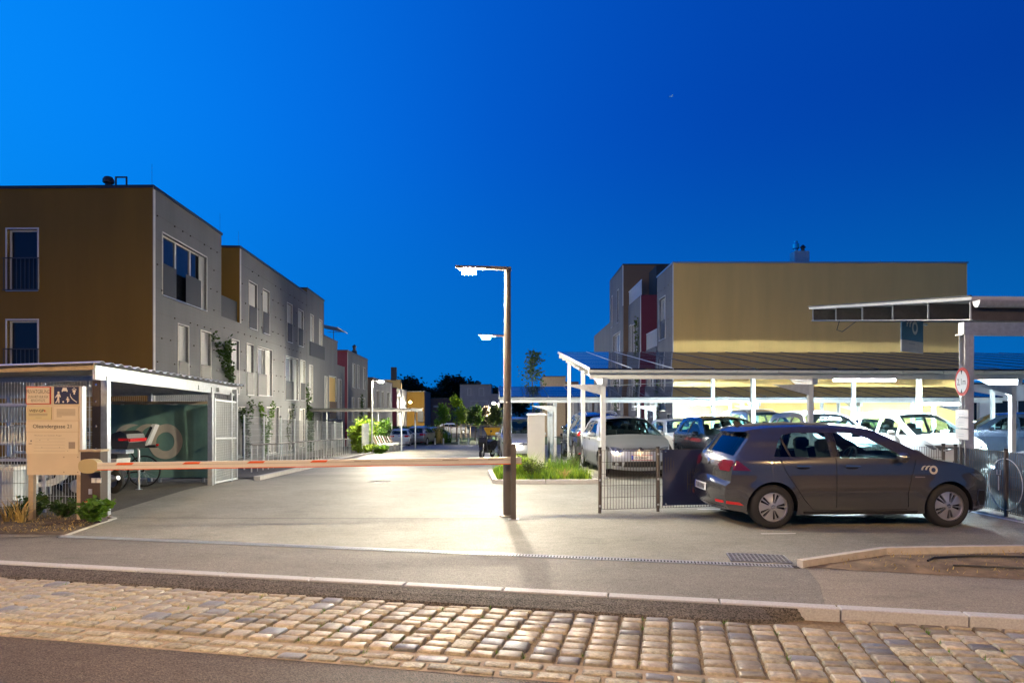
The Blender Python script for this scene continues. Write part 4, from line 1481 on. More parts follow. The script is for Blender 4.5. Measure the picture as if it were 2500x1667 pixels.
def lerp_tab(tab, z):
    if z <= tab[0][0]:
        return tab[0][1]
    for (a, u), (b, v) in zip(tab, tab[1:]):
        if z <= b:
            t = (z - a) / (b - a)
            t = t * t * (3 - 2 * t) * 0.5 + t * 0.5
            return u + (v - u) * t
    return tab[-1][1]


CARM = {}


def car_meshes(kind):
    if kind in CARM:
        return CARM[kind]
    K = KINDS[kind]
    w0, bz, rz = K['w'], K['belt'], K['roof']
    tab = [(.15, .935), (.30, .965), (.42, .985), (.58, 1.0), (bz - .24, 1.0), (bz - .06, .985), (bz + .01, .962), (bz + .5 * (rz - bz), .845), (rz - .05, .70), (rz, .655)]
    xf = max(p[0] for p in K['prof'])
    xr = min(p[0] for p in K['prof'])
    rf = K['axles'][1]
    rr = K['axles'][0]

    def W(x, z):
        w = w0 * lerp_tab(tab, z)
        t = max(0.0, (x - (rf - .35)) / (xf - rf + .35))
        w *= 1 - .20 * t ** 2.6
        t = max(0.0, ((rr + .25) - x) / (rr + .25 - xr))
        w *= 1 - .13 * t ** 2.6
        if z > bz:
            w *= 1 - .05 * max(0, -x / 1.8) ** 2
        # flared arches, a little proud of the flank
        for a in K['axles']:
            d = sqrt((x - a) ** 2 + (z - K['wr']) ** 2)
            R0 = K['wr'] + .05
            if R0 - .02 < d < R0 + .10:
                w += .014 * (1 - (d - R0 + .02) / .12)
        return w

    # outline of the flank: resampled profile + underside with wheel arches
    top = []
    P = K['prof']
    for i in range(len(P) - 1):
        a, b = P[i], P[i + 1]
        L_ = sqrt((a[0] - b[0]) ** 2 + (a[1] - b[1]) ** 2)
        k = max(1, int(math.ceil(L_ / .06)))
        for j in range(k):
            t = j / k
            top.append((a[0] + (b[0] - a[0]) * t, a[1] + (b[1] - a[1]) * t, a[2] + (b[2] - a[2]) * t, a[3]))
    top.append((*P[-1][:3], 'b'))
    under = []
    R0 = K['wr'] + .05
    sill = K['sill']
    under.append((rf + R0 + .04, sill + .02))
    for a, nx in ((rf, None), (rr, None)):
        h0 = math.asin(max(-1, min(1, (sill - K['wr']) / R0)))
        n = 22
        for j in range(n + 1):
            th = h0 + (pi - 2 * h0) * j / n
            under.append((a + R0 * cos(th), K['wr'] + R0 * sin(th)))
        if a == rf:
            for j in range(1, 12):
                t = j / 12
                under.append((rf - R0 * cos(h0) + t * (rr + R0 * cos(h0) - rf + R0 * cos(h0)), sill))
    under.append((rr - R0 - .03, sill + .03))
    outer = [(p[0], p[1]) for p in top] + under
    wins = [densify(wn_, .06) for wn_ in K['wins']]
    vv, ff = cdt([outer] + wins, .055)

    def cen(f):
        return (sum(vv[i][0] for i in f) / 3, sum(vv[i][1] for i in f) / 3)
    body_f, win_f = [], [[] for _ in wins]
    for f in ff:
        c = cen(f)
        if not inside(c, outer):
            continue
        for k, wn_ in enumerate(wins):
            if inside(c, wn_):
                win_f[k].append(f)
                break
        else:
            body_f.append(f)
    body = MB()
    for sg in (1, -1):
        vs = [(x, sg * W(x, z), z) for x, z in vv]
        body.add(vs, [f if sg < 0 else tuple(reversed(f)) for f in body_f])
    side = []
    for sg in (1, -1):
        for fs in win_f:
            m = MB()
            m.add([(x, sg * (W(x, z) - .012), z) for x, z in vv], [f if sg < 0 else tuple(reversed(f)) for f in fs])
            side.append(m)
    # window reveal rims
    rim_ = MB()
    for sg in (1, -1):
        for wn_ in wins:
            n = len(wn_)
            for i in range(n):
                a, b_ = wn_[i], wn_[(i + 1) % n]
                rim_.quad((a[0], sg * W(*a), a[1]), (b_[0], sg * W(*b_), b_[1]), (b_[0], sg * (W(*b_) - .03), b_[1]), (a[0], sg * (W(*a) - .03), a[1]))
    # skin across the car
    ts = [-1, -.985, -.955, -.90, -.78, -.6, -.4, -.2, 0, .2, .4, .6, .78, .90, .955, .985, 1]
    nt_ = len(ts)
    grid = []
    for i, (x, z, bu, tg) in enumerate(top):
        a = top[max(0, i - 1)]
        b_ = top[min(len(top) - 1, i + 1)]
        d = Vector((b_[0] - a[0], b_[1] - a[1])).normalized()
        n = Vector((-d.y, d.x))
        w = W(x, z)
        if n.y > .45 and z < K['roof'] - .2 and x > 0:
            bu *= .5          # bonnet stays nearly flat across
        grid.append([(x + n.x * bu * (1 - abs(t) ** 2.3), t * w, z + n.y * bu * (1 - abs(t) ** 2.3)) for t in ts])
    ws, rw = MB(), MB()
    flat = [p for r_ in grid for p in r_]
    bf, wf, rwf = [], [], []
    for i in range(len(grid) - 1):
        for j in range(nt_ - 1):
            q = (i * nt_ + j, i * nt_ + j + 1, (i + 1) * nt_ + j + 1, (i + 1) * nt_ + j)
            tg = top[i][3]
            mid = abs(ts[j] + ts[j + 1]) / 2
            if tg == 'ws' and mid < .95:
                wf.append(q[::-1])
            elif tg == 'rw' and mid < .90:
                rwf.append(q[::-1])
            else:
                bf.append(q)
    body.add(flat, bf)
    ws.add(flat, wf)
    rw.add(flat, rwf)

    def clean(mb, name, dbl=False):
        import bmesh
        me = mb.mesh(name)
        bm = bmesh.new()
        bm.from_mesh(me)
        if dbl:
            bmesh.ops.remove_doubles(bm, verts=bm.verts, dist=.0008)
        loose = [v for v in bm.verts if not v.link_faces]
        bmesh.ops.delete(bm, geom=loose, context='VERTS')
        if dbl:
            bmesh.ops.recalc_face_normals(bm, faces=bm.faces)
        for f in bm.faces:
            f.smooth = True
        bm.to_mesh(me)
        bm.free()
        try:
            me.set_sharp_from_angle(angle=radians(50))
        except Exception:
            pass
        return me

    out = {'K': K, 'W': W}
    out['body'] = clean(body, 'body', True)
    out['windshield'] = clean(ws, 'windshield')
    out['rear_window'] = clean(rw, 'rear_window')
    out['side'] = [clean(m, 'side_window') for m in side]
    out['rim_'] = rim_.mesh('window_seal')
    # solid proxy for projecting lamps, plates and gaps
    allmb = MB().add(body.v, body.f).add(flat, wf + rwf)
    for m in side:
        allmb.add(m.v, m.f)
    out['bvh'] = BVHTree.FromPolygons([Vector(p) for p in allmb.v], allmb.f)
    # underside and wheel wells
    ub = MB()
    ub.box(((xf + xr) / 2, 0, .27), (xf - xr - .5, w0 * 1.2, .14))
    for a in K['axles']:
        for sg in (1, -1):
            n = 16
            pr = [(a + (R0 + .005) * cos(pi * 1.12 * j / n - .06 * pi), K['wr'] + (R0 + .005) * sin(pi * 1.12 * j / n - .06 * pi)) for j in range(n + 1)]
            for p, q in zip(pr, pr[1:]):
                ub.quad((p[0], sg * (W(a, .5) - .02), p[1]), (q[0], sg * (W(a, .5) - .02), q[1]), (q[0], sg * .45, q[1]), (p[0], sg * .45, p[1]))
            ub.add([(p[0], sg * .46, p[1]) for p in pr], [tuple(range(len(pr)))])
    out['under'] = ub.mesh('underbody')
    # interior: floor, two rows of seats with head rests, dashboard, wheel
    it = MB()
    it.box((-.25, 0, .36), (2.9 if kind != 'van' else 3.6, w0 * 1.66, .06))
    sb = bz - .32
    for xs_ in K['seats']:
        for y in (-.36, .36):
            it.box((xs_ + .12, y, sb - .12), (.52, .48, .16))
            Mt = Matrix.Translation((xs_ - .14, y, sb + .16)) @ Matrix.Rotation(-.22, 4, 'Y')
            it.box((0, 0, 0), (.13, .46, .58), M=Mt)
            Mh = Matrix.Translation((xs_ - .25, y, bz + .17))
            it.lathe([(.001, -.10), (.09, -.09), (.125, -.02), (.12, .06), (.07, .105), (.001, .11)], 12, Mh)
    it.box((.82, 0, bz - .20), (.42, w0 * 1.62, .26))
    it.box((.92, 0, bz - .06), (.40, w0 * 1.5, .05))
    out['interior'] = it.mesh('interior', smooth=True)
    st = MB()
    Ms = Matrix.Translation((.50, .36, bz - .06)) @ Matrix.Rotation(-1.15, 4, 'Y')
    ring = [Ms @ Vector((.18 * cos(a_ * pi / 10), .18 * sin(a_ * pi / 10), 0)) for a_ in range(21)]
    st.tube(ring, .016, 6)
    st.tube([Ms @ Vector((-.17, 0, 0)), Ms @ Vector((.17, 0, 0))], .02, 6)
    st.tube([Ms @ Vector((0, 0, 0)), Ms @ Vector((0, .17, -.0))], .018, 6)
    out['steer'] = st.mesh('steering_wheel', smooth=True)
    # door mirrors
    mi = []
    for sg in (1, -1):
        m = MB()
        xm = K['wins'][-1][1][0] - .04 if kind != 'mpv' else .52
        ym = W(xm, bz) + .10
        m.lathe([(.001, -.07), (.05, -.065), (.075, -.02), (.075, .03), (.05, .065), (.001, .07)], 12,
                Matrix.Translation((xm, sg * ym, bz + .03)) @ Matrix.Diagonal((1.0, 1.35, 1, 1)))
        m.beam((xm, sg * (ym - .10), bz - .01), (xm, sg * ym, bz + .0), .05, .03)
        mi.append(m.mesh('door_mirror', smooth='all'))
    out['mirrors'] = mi
    CARM[kind] = out
    return out


def decal(bvh, poly, view, off=.004, step=.035, sg=-1):
    """lay a flat outline onto the body skin; view: side / front / rear / top"""
    lp = densify(poly, step)
    vv, ff = cdt([lp], step)
    vs = []
    for a, b in vv:
        if view == 'side':
            o, d = Vector((a, sg * 3, b)), Vector((0, -sg, 0))
        elif view == 'front':
            o, d = Vector((5, a, b)), Vector((-1, 0, 0))
        elif view == 'rear':
            o, d = Vector((-5, a, b)), Vector((1, 0, 0))
        else:
            o, d = Vector((a, b, 4)), Vector((0, 0, -1))
        h = bvh.ray_cast(o, d)
        if h[0] is None:
            h = bvh.find_nearest(o + d * (2.15 if view == 'side' else 3.0))
        n = h[1]
        if n.dot(d) > 0:
            n = -n
        vs.append(h[0] + n * off * .5 - d * off * .5)
    fs = []
    for f in ff:
        c = (sum(vv[i][0] for i in f) / 3, sum(vv[i][1] for i in f) / 3)
        if inside(c, lp):
            fs.append(f)
    m = MB().add(vs, fs)
    me = m.mesh('decal', smooth='all')
    return me


def thick(line, w):
    """outline of a poly-line of width w"""
    l, r = [], []
    for i, p in enumerate(line):
        a = Vector(line[max(0, i - 1)])
        b = Vector(line[min(len(line) - 1, i + 1)])
        d = (b - a).normalized()
        n = Vector((-d.y, d.x)) * w / 2
        l.append((p[0] + n.x, p[1] + n.y))
        r.append((p[0] - n.x, p[1] - n.y))
    return l + r[::-1]


def circ(cx, cy, r, n=20, sx=1.0):
    return [(cx + sx * r * cos(2 * pi * k / n), cy + r * sin(2 * pi * k / n)) for k in range(n)]


def wheel_meshes(r, w, style):
    key = ('wheel', r, w, style)
    if key in CARM:
        return CARM[key]
    rr = r * .66
    ty = MB().lathe([(rr, -w / 2 + .01), (rr + .02, -w / 2), (r - .035, -w / 2), (r - .008, -w / 2 + .02), (r, -w / 2 + .04), (r, w / 2 - .04), (r - .008, w / 2 - .02), (r - .035, w / 2), (rr + .02, w / 2), (rr, w / 2 - .01)], 40)
    # rim face: disc with slots
    slots = []
    if style == 'blade':
        for k in range(5):
            for e in (-1, 1):
                a0 = 2 * pi * k / 5 + .31 + e * .165
                pts = []
                for (q, s_) in ((.30, -.030), (.88, -.075), (.92, 0), (.88, .075), (.30, .030), (.26, 0)):
                    x, y = q * rr, s_ * rr * 1.25
                    pts.append((x * cos(a0) - y * sin(a0), x * sin(a0) + y * cos(a0)))
                slots.append(densify(pts, .03))
    else:
        for k in range(5):
            a0 = 2 * pi * k / 5 + .3
            pts = []
            for (q, s_) in ((.34, -.10), (.88, -.40), (.92, 0), (.88, .40), (.34, .10)):
                x, y = q * rr, s_ * rr
                pts.append((x * cos(a0) - y * sin(a0), x * sin(a0) + y * cos(a0)))
            slots.append(densify(pts, .04))
    ring = circ(0, 0, rr, 40)
    vv, ff = cdt([ring] + slots, .05)
    keep = []
    for f in ff:
        c = (sum(vv[i][0] for i in f) / 3, sum(vv[i][1] for i in f) / 3)
        if not any(inside(c, s_) for s_ in slots):
            keep.append(f)
    rm = MB()
    rm.add([(x, y, w / 2 - .025 + .012 * cos(min(1, sqrt(x * x + y * y) / rr) * pi)) for x, y in vv], keep)
    for s_ in slots:
        n = len(s_)
        for i in range(n):
            a, b = s_[i], s_[(i + 1) % n]
            za = w / 2 - .025 + .012 * cos(min(1, sqrt(a[0] ** 2 + a[1] ** 2) / rr) * pi)
            rm.quad((a[0], a[1], za), (b[0], b[1], za), (b[0], b[1], za - .03), (a[0], a[1], za - .03))
    rm.lathe([(rr + .006, w / 2 - .002), (rr, w / 2 - .036)], 40)
    dk = MB()
    dk.lathe([(.001, w / 2 - .075), (rr, w / 2 - .075), (rr, -w / 2 + .02)], 30)
    hub = MB().lathe([(.001, w / 2 - .004), (.030, w / 2 - .005), (.034, w / 2 - .014)], 16)
    CARM[key] = (ty.mesh('tyre', smooth=True), rm.mesh('rim'), dk.mesh('brake_recess'), hub.mesh('hub_cap', smooth=True))
    return CARM[key]


def make_car(kind, paintm, name, label, loc, rz, group=None, glass=None, rear_dark=False, detail=1, plate='', plate_r='', style='five', rails=False, rimmat=None, lens=None):
    C = car_meshes(kind)
    K, W, bvh = C['K'], C['W'], C['bvh']
    bz, hz, w0 = K['belt'], K['hz'], K['w']
    root = thing(name, label, 'car', loc, rz, group)
    g = glass or M_glass
    body = link('body', C['body'], paintm, root)
    link('windshield', C['windshield'], g, root)
    link('rear_window', C['rear_window'], M_glassd if rear_dark else g, root)
    for m in C['side']:
        link('side_window', m, g, root)
    link('window_seal', C['rim_'], M_blackp, root)
    link('underbody', C['under'], M_hole, root)
    link('interior', C['interior'], M_fabric, root)
    link('steering_wheel', C['steer'], M_fabric, root)
    for m in C['mirrors']:
        link('door_mirror', m, paintm, root)
    ty, rm, dk, hb = wheel_meshes(K['wr'], .21, style)
    for a in K['axles']:
        for sg in (1, -1):
            wo = bpy.data.objects.new('wheel', ty)
            COL.objects.link(wo)
            if not ty.materials:
                ty.materials.append(M_tyre)
            wo.parent = root
            wo.location = (a, sg * (W(a, K['wr'] + .40) - .115), K['wr'])
            wo.rotation_mode = 'ZYX'
            wo.rotation_euler = (radians(-90 * sg), 0, random.uniform(0, 6))
            for me, mt, nm in ((rm, rimmat or M_alloy, 'rim'), (dk, M_hole, 'brake_recess'), (hb, M_chrome, 'hub_cap')):
                link(nm, me, mt, wo)

    def D(nm, poly, view, mat, off=.004, step=.04, sg=-1):
        key = ('decal', kind, nm, view, sg, round(poly[0][0], 3), round(poly[0][1], 3), off)
        if key not in CARM:
            CARM[key] = decal(bvh, poly, view, off, step, sg)
            CARM[key].name = nm
        return link(nm, CARM[key], mat, root)
    xf = max(p[0] for p in K['prof'])
    xr = min(p[0] for p in K['prof'])
    yw = w0 * .80
    # ---- front
    for sg in (1, -1):
        hp = [(sg * .42, hz - .03), (sg * .52, hz - .075), (sg * .68, hz - .06), (sg * .735, hz + .06), (sg * .62, hz + .055), (sg * .46, hz + .02)]
        if sg < 0:
            hp = hp[::-1]
        D('headlight', hp, 'front', lens or M_lens, .006)
        for yy, r_ in ((.50, .034), (.60, .044)):
            D('headlight_bowl', circ(sg * yy, hz - .015, r_, 12), 'front', M_lensin, .012, .04)
        sp_ = [(xf - .36, hz + .085), (xf - .10, hz + .05), (xf - .07, hz - .03), (xf - .13, hz - .05), (xf - .25, hz + .01)]
        D('headlight', sp_, 'side', lens or M_lens, .005, sg=sg)
        D('fog_light', circ(sg * .60, .36, .045, 12), 'front', M_lensin, .008)
        D('fog_recess', [(sg * .48, .31), (sg * .70, .33), (sg * .70, .42), (sg * .48, .42)], 'front', M_blackp, .004)
    D('grille', [(-.42, hz - .035), (.42, hz - .035), (.44, hz + .03), (-.44, hz + .03)], 'front', M_blackp, .005)
    for k in range(2):
        zz = hz - .018 + k * .03
        D('grille_bar', [(-.42, zz), (.42, zz), (.42, zz + .008), (-.42, zz + .008)], 'front', M_chrome, .009)
    D('intake', [(-.44, .29), (.44, .29), (.42, .43), (-.42, .43)], 'front', M_blackp, .005)
    D('badge', circ(0, hz, .055, 18), 'front', M_chrome, .016)
    D('badge_face', circ(0, hz, .044, 18), 'front', M_blackp, .019)
    D('badge_mark', thick([(-.030, hz + .03), (-.012, hz - .03), (0, hz + .004), (.012, hz - .03), (.030, hz + .03)], .010), 'front', M_chrome, .022)
    if plate:
        D('number_plate', [(-.26, .47), (.26, .47), (.26, .585), (-.26, .585)], 'front', M_plate, .022)
        D('plate_band', [(-.26, .47), (-.215, .47), (-.215, .585), (-.26, .585)], 'front', M_plateblue, .025)
        D('plate_edge', [(-.26, .578), (.26, .578), (.26, .588), (-.26, .588)], 'front', M_red, .026)
        D('plate_edge', [(-.26, .467), (.26, .467), (.26, .477), (-.26, .477)], 'front', M_red, .026)
        xpl = max(h_.x for h_ in [bvh.ray_cast(Vector((5, yy, .53)), Vector((-1, 0, 0)))[0] for yy in (-.2, 0, .2)])
        Mt = Matrix.Translation((xpl + .034, .02, .495)) @ Matrix.Rotation(pi / 2, 4, 'Z') @ Matrix.Rotation(pi / 2, 4, 'X')
        text(plate, .095, Mt, M_ink, root, sx=.88)
    # wipers
    # ---- rear
    tz0, tz1 = bz - .18, bz - .02
    for sg in (1, -1):
        tl = [(sg * .42, tz0 + .06), (sg * .50, tz0), (sg * .76, tz0), (sg * .76, tz1), (sg * .50, tz1), (sg * .42, tz1 - .04)]
        if sg < 0:
            tl = tl[::-1]
        lm = M_darkred if detail > 1 else M_redlens
        D('tail_light', tl, 'rear', lm, .006)
        D('tail_light_bar', [(sg * .44, tz0 + .075), (sg * .75, tz0 + .075), (sg * .75, tz0 + .092), (sg * .44, tz0 + .092)], 'rear', M_redlens if detail < 2 else M_darkred, .010)
        D('tail_light', [(xr + .02, tz1), (xr + .18, tz1), (xr + .36, tz0 + .015), (xr + .05, tz0 + .02)], 'side', lm, .005, sg=sg)
        D('tail_light_bar', [(xr + .04, tz0 + .072), (xr + .27, tz0 + .066), (xr + .26, tz0 + .082), (xr + .04, tz0 + .088)], 'side', M_redlens if detail < 2 else M_darkred, .009, sg=sg)
        D('reflector', [(sg * .50, .35), (sg * .72, .36), (sg * .72, .395), (sg * .50, .39)], 'rear', M_redlens, .006)
        D('reflector', [(xr + .02, .352), (xr + .26, .33), (xr + .20, .375), (xr + .02, .392)], 'side', M_redlens, .006, sg=sg)
    D('badge', circ(0, bz - .08, .05, 16), 'rear', M_chrome, .012)
    if plate_r:
        D('number_plate', [(-.26, .485), (.26, .485), (.26, .60), (-.26, .60)], 'rear', M_plate, .014)
        D('plate_band', [(.215, .485), (.26, .485), (.26, .60), (.215, .60)], 'rear', M_plateblue, .017)
        for k, yy in enumerate((.165, .085, .03, -.03, -.085, -.14, -.19)):
            D('plate_mark', [(yy - .016, .505), (yy + .016, .505), (yy + .016, .58), (yy - .016, .58)], 'rear', M_ink, .018)
    D('bumper_trim', [(-.70, .275), (.70, .275), (.70, .29), (-.70, .29)], 'rear', M_chrome, .008)
    D('wiper', thick([(-.02, bz + .045), (.30, bz + .075)], .018), 'rear', M_blackp, .02)
    # ---- flank: gaps, handles, sill
    wn_ = K['wins']
    for sg in (1, -1):
        b1 = wn_[-1][0][0] - .045 if kind != 'mpv' else -.17
        D('door_gap', thick([(b1, bz + .02), (b1, .60), (b1 + .01, .30)], .008), 'side', M_seam, .0018, .03, sg=sg)
        xa_, xe_ = K['axles'][1] - .62, K['axles'][0]
        D('door_gap', thick([(xa_ + .13, bz + .0), (xa_ + .05, .75), (xa_, .5), (xa_ + .02, .30)], .008), 'side', M_seam, .0018, .03, sg=sg)
        D('door_gap', thick([(xe_ + .10, bz + .02), (xe_ + .20, .80), (xe_ + .46, .42), (xe_ + .60, .27)], .008), 'side', M_seam, .0018, .03, sg=sg)
        D('door_gap', thick([(xe_ + .60, .268), (0, .262), (xa_, .268)], .008), 'side', M_seam, .0018, .03, sg=sg)
        D('sill', [(xe_ + .47, K['sill'] + .005), (K['axles'][1] - .47, K['sill'] + .005), (K['axles'][1] - .45, K['sill'] + .045), (xe_ + .45, K['sill'] + .045)], 'side', M_blackp, .004, sg=sg)
        for hx in (xe_ + .33, b1 + .12):
            D('door_recess', circ(hx + .11, bz - .115, .028, 14, 3.6), 'side', M_seam, .002, sg=sg)
            D('door_handle', [(hx, bz - .112), (hx + .22, bz - .117), (hx + .22, bz - .095), (hx, bz - .088)], 'side', paintm if detail > 1 else M_blackp, .030, .05, sg=sg)
            D('handle_strip', [(hx, bz - .091), (hx + .22, bz - .097), (hx + .22, bz - .093), (hx, bz - .086)], 'side', M_chrome, .033, .05, sg=sg)
        for k in range(len(wn_) - 1):
            if kind in ('hatch',):
                D('pillar_cover', [(-.44, bz + .035), (-.31, bz + .032), (-.31, bz + .378), (-.44, bz + .374)], 'side', M_blackp, .003, sg=sg)
        if kind == 'hatch':
            D('quarter_divider', thick([(-1.03, bz + .033), (-1.12, bz + .31)], .035), 'side', M_blackp, .004, sg=sg)
    if detail > 1:
        for sg in (1, -1):
            D('intake', [(xf - .21, .30), (xf - .05, .31), (xf - .05, .53), (xf - .17, .55)], 'side', M_blackp, .004, sg=sg)
            D('intake_trim', thick([(xf - .06, .53), (xf - .18, .54), (xf - .20, .42), (xf - .14, .31), (xf - .05, .305)], .014), 'side', M_chrome, .007, .03, sg=sg)
            D('day_light', thick([(xf - .33, hz + .075), (xf - .22, hz + .025), (xf - .12, hz - .03)], .014), 'side', M_chrome, .009, .03, sg=sg)
            D('day_light', thick([(xf - .25, hz + .07), (xf - .12, hz + .04), (xf - .10, hz + .0)], .010), 'side', M_chrome, .009, .03, sg=sg)
    # roof fin
    fz = bvh.ray_cast(Vector((xr + .50, 0, 4)), Vector((0, 0, -1)))[0].z
    MB().add([(xr + .42, .012, fz - .01), (xr + .42, -.012, fz - .01), (xr + .60, 0, fz - .005), (xr + .44, 0, fz + .075)],
             [(0, 1, 3), (1, 2, 3), (2, 0, 3), (0, 2, 1)]).build('roof_fin', M_blackp, root)
    if rails:
        for sg in (1, -1):
            pts = []
            for k in range(9):
                x = xr + .55 + k * .24
                z = bvh.ray_cast(Vector((x, sg * .52, 4)), Vector((0, 0, -1)))[0].z
                pts.append((x, sg * .52, z + (.055 if 0 < k < 8 else .0)))
            MB().tube(pts, .016, 6).build('roof_rail', M_alu, root, smooth=True)
    # mirror hung inside
    MB().box((.42, 0, K['roof'] - .17), (.03, .20, .06)).build('rear_view_mirror', M_blackp, root)
    return root


def logo_polys(s):
    """two comma shapes and a ring, height about s, centred on the ring"""
    R_o, R_i = s * .5, s * .27
    ring = (circ(0, 0, R_o, 40), circ(0, 0, R_i, 32))
    commas = []
    for cx_ in (-s * .49, -s * .98):
        o_, i_ = [], []
        for k in range(17):
            t = k / 16
            a = radians(180 - 112 * t)
            o_.append((cx_ + R_o * cos(a), R_o * sin(a)))
            r_ = R_o - s * .215 * (1 - t ** 2.2) - .004 * s
            i_.append((cx_ + r_ * cos(a), r_ * sin(a)))
        commas.append(o_ + i_[::-1])
    return ring, commas


def logo_on(root, s, fn, mat, name='logo', commas_too=True):
    """fn maps 2D logo coordinates to 3D"""
    (ro, ri), commas = logo_polys(s)
    mb = MB()
    n = len(ro)
    ri2 = circ(0, 0, s * .27, n)
    mb.add([fn(*p) for p in ro] + [fn(*p) for p in ri2], [(i, (i + 1) % n, n + (i + 1) % n, n + i) for i in range(n)])
    mb.build(name, mat, root)
    for c in commas if commas_too else ():
        lp = densify(c, s * .08)
        vv, ff = cdt([lp], s * .1)
        fs = [f for f in ff if inside((sum(vv[i][0] for i in f) / 3, sum(vv[i][1] for i in f) / 3), lp)]
        MB().add([fn(*p) for p in vv], fs).build(name, mat, root)


def head(dx, dy):
    return atan2(dy, dx)


DOWN = head(0.0625, -1)        # nose towards the street
UPW = head(-0.0625, 1)         # nose away from the street
# ---- the grey hatchback in the foreground
G = make_car('hatch', P_grey, 'parked_car', 'dark grey electric hatchback with ring logo on its wing, parked before the fence', (5.05, 10.40, 0.0), radians(2.0),
             rear_dark=True, detail=2, plate_r='x', style='blade', rimmat=M_alloyg, lens=M_lens)
GK = car_meshes('hatch')


def wing_pt(u, v):
    a, b = 1.06 + u, .845 + v
    h_ = GK['bvh'].ray_cast(Vector((a, -3, b)), Vector((0, 1, 0)))
    return h_[0] + Vector((0, -.004, 0))


logo_on(G, .125, wing_pt, M_tarpprint)
D_ = decal(GK['bvh'], [(.78, .735), (.93, .735), (.93, .748), (.78, .752)], 'side', .005, .03, -1)
link('wing_badge', D_, M_chrome, G)
# ---- first row under the big carport
make_car('hatch', P_silver, 'parked_car', 'silver hatchback facing the mesh fence, plate W DANY 1', (3.05, 18.2, 0), DOWN, plate='W DANY 1')
make_car('hatch', P_blue, 'parked_car', 'dark blue hatchback between silver hatchback and white tall car, behind the grey hatchback', (6.0, 18.8, 0), DOWN)
make_car('mpv', P_white, 'parked_car', 'tall white car behind the grey hatchback, right of the central carport post', (8.85, 19.0, 0), DOWN)
make_car('mpv', P_white, 'parked_car', 'white compact people carrier turned sideways behind the height limit post', (11.05, 18.3, 0), head(.16, -1))
# ---- second row
make_car('suv', P_black, 'parked_car', 'black off-roader with red tail lights left of the silver hatchback', (2.95, 23.9, gpad(3, 23.9)), UPW, rails=True, rear_dark=True)
w2 = make_car('hatch', P_white, 'parked_car', 'white car with yellow paper behind its windshield', (6.35, 24.7, gpad(6, 24.7)), DOWN)
MB().box((.66, .10, 1.17), (.01, .46, .12)).build('paper_sheet', M_paper, w2)
make_car('van', P_sgrey, 'parked_car', 'grey van with roof rails behind the tall white car', (9.25, 24.6, gpad(9, 24.6)), DOWN, rails=True)
make_car('hatch', P_black, 'parked_car', 'black hatchback glimpsed beyond the white people carrier', (13.2, 24.7, gpad(13, 24.7)), DOWN)
make_car('suv', P_blue, 'parked_car', 'dark blue estate car turned side on at the right end of the carport', (18.4, 24.6, gpad(18, 24.6)), radians(160))
make_car('hatch', P_white, 'parked_car', 'white car charging behind the printed fence wing', (10.55, 11.05, 0), pi)
# ---- under the rear carport
make_car('van', P_silver, 'parked_van', 'silver van facing the planted island beside the white cabinet', (0.32, 28.3, gz(28)), DOWN, plate='')
make_car('hatch', P_black, 'parked_car', 'black hatchback behind the white cabinet under the rear carport', (3.4, 31.0, gz(30)), UPW)
make_car('suv', P_black, 'parked_car', 'black off-roader glimpsed between the left carport posts', (5.6, 31.5, gz(31)), UPW)
# ---- far left bays
make_car('hatch', P_white, 'parked_car', 'white hatchback seen from behind under the left canopy', (-9.6, 57.0, gz(57)), UPW)
make_car('suv', P_sgrey, 'parked_car', 'grey off-roader with dark rear beside the white hatchback', (-8.35, 60.5, gz(60)), radians(82))
make_car('hatch', P_silver, 'parked_car', 'silver hatchback nose to the far bollards', (-7.7, 66.5, gz(66)), radians(-60))
make_car('hatch', P_white, 'parked_car', 'distant white car behind the staked young trees', (-7.6, 84, gz(84)), radians(10))
# ================================================================== STRUCTURES AND STREET FURNITURE
def wire_panel(mb, a, b, z0, z1, dx, dz, r=0.003, slope=0.0):
    """welded wire mesh between two ground points"""
    a, b = Vector((a[0], a[1], 0)), Vector((b[0], b[1], 0))
    L_ = (b - a).length
    d = (b - a) / L_
    n = max(1, round(L_ / dx))
    for i in range(n + 1):
        p = a + d * (L_ * i / n)
        zo = slope * i / n
        mb.beam((p.x, p.y, z0 + zo), (p.x, p.y, z1 + zo), r * 2, r * 2, up=d)
    m = max(1, round((z1 - z0) / dz))
    off = Vector((-d.y, d.x, 0)) * (r * 2)
    for j in range(m + 1):
        z = z0 + (z1 - z0) * j / m
        mb.beam((a.x + off.x, a.y + off.y, z), (b.x + off.x, b.y + off.y, z + slope), r * 2, r * 2)


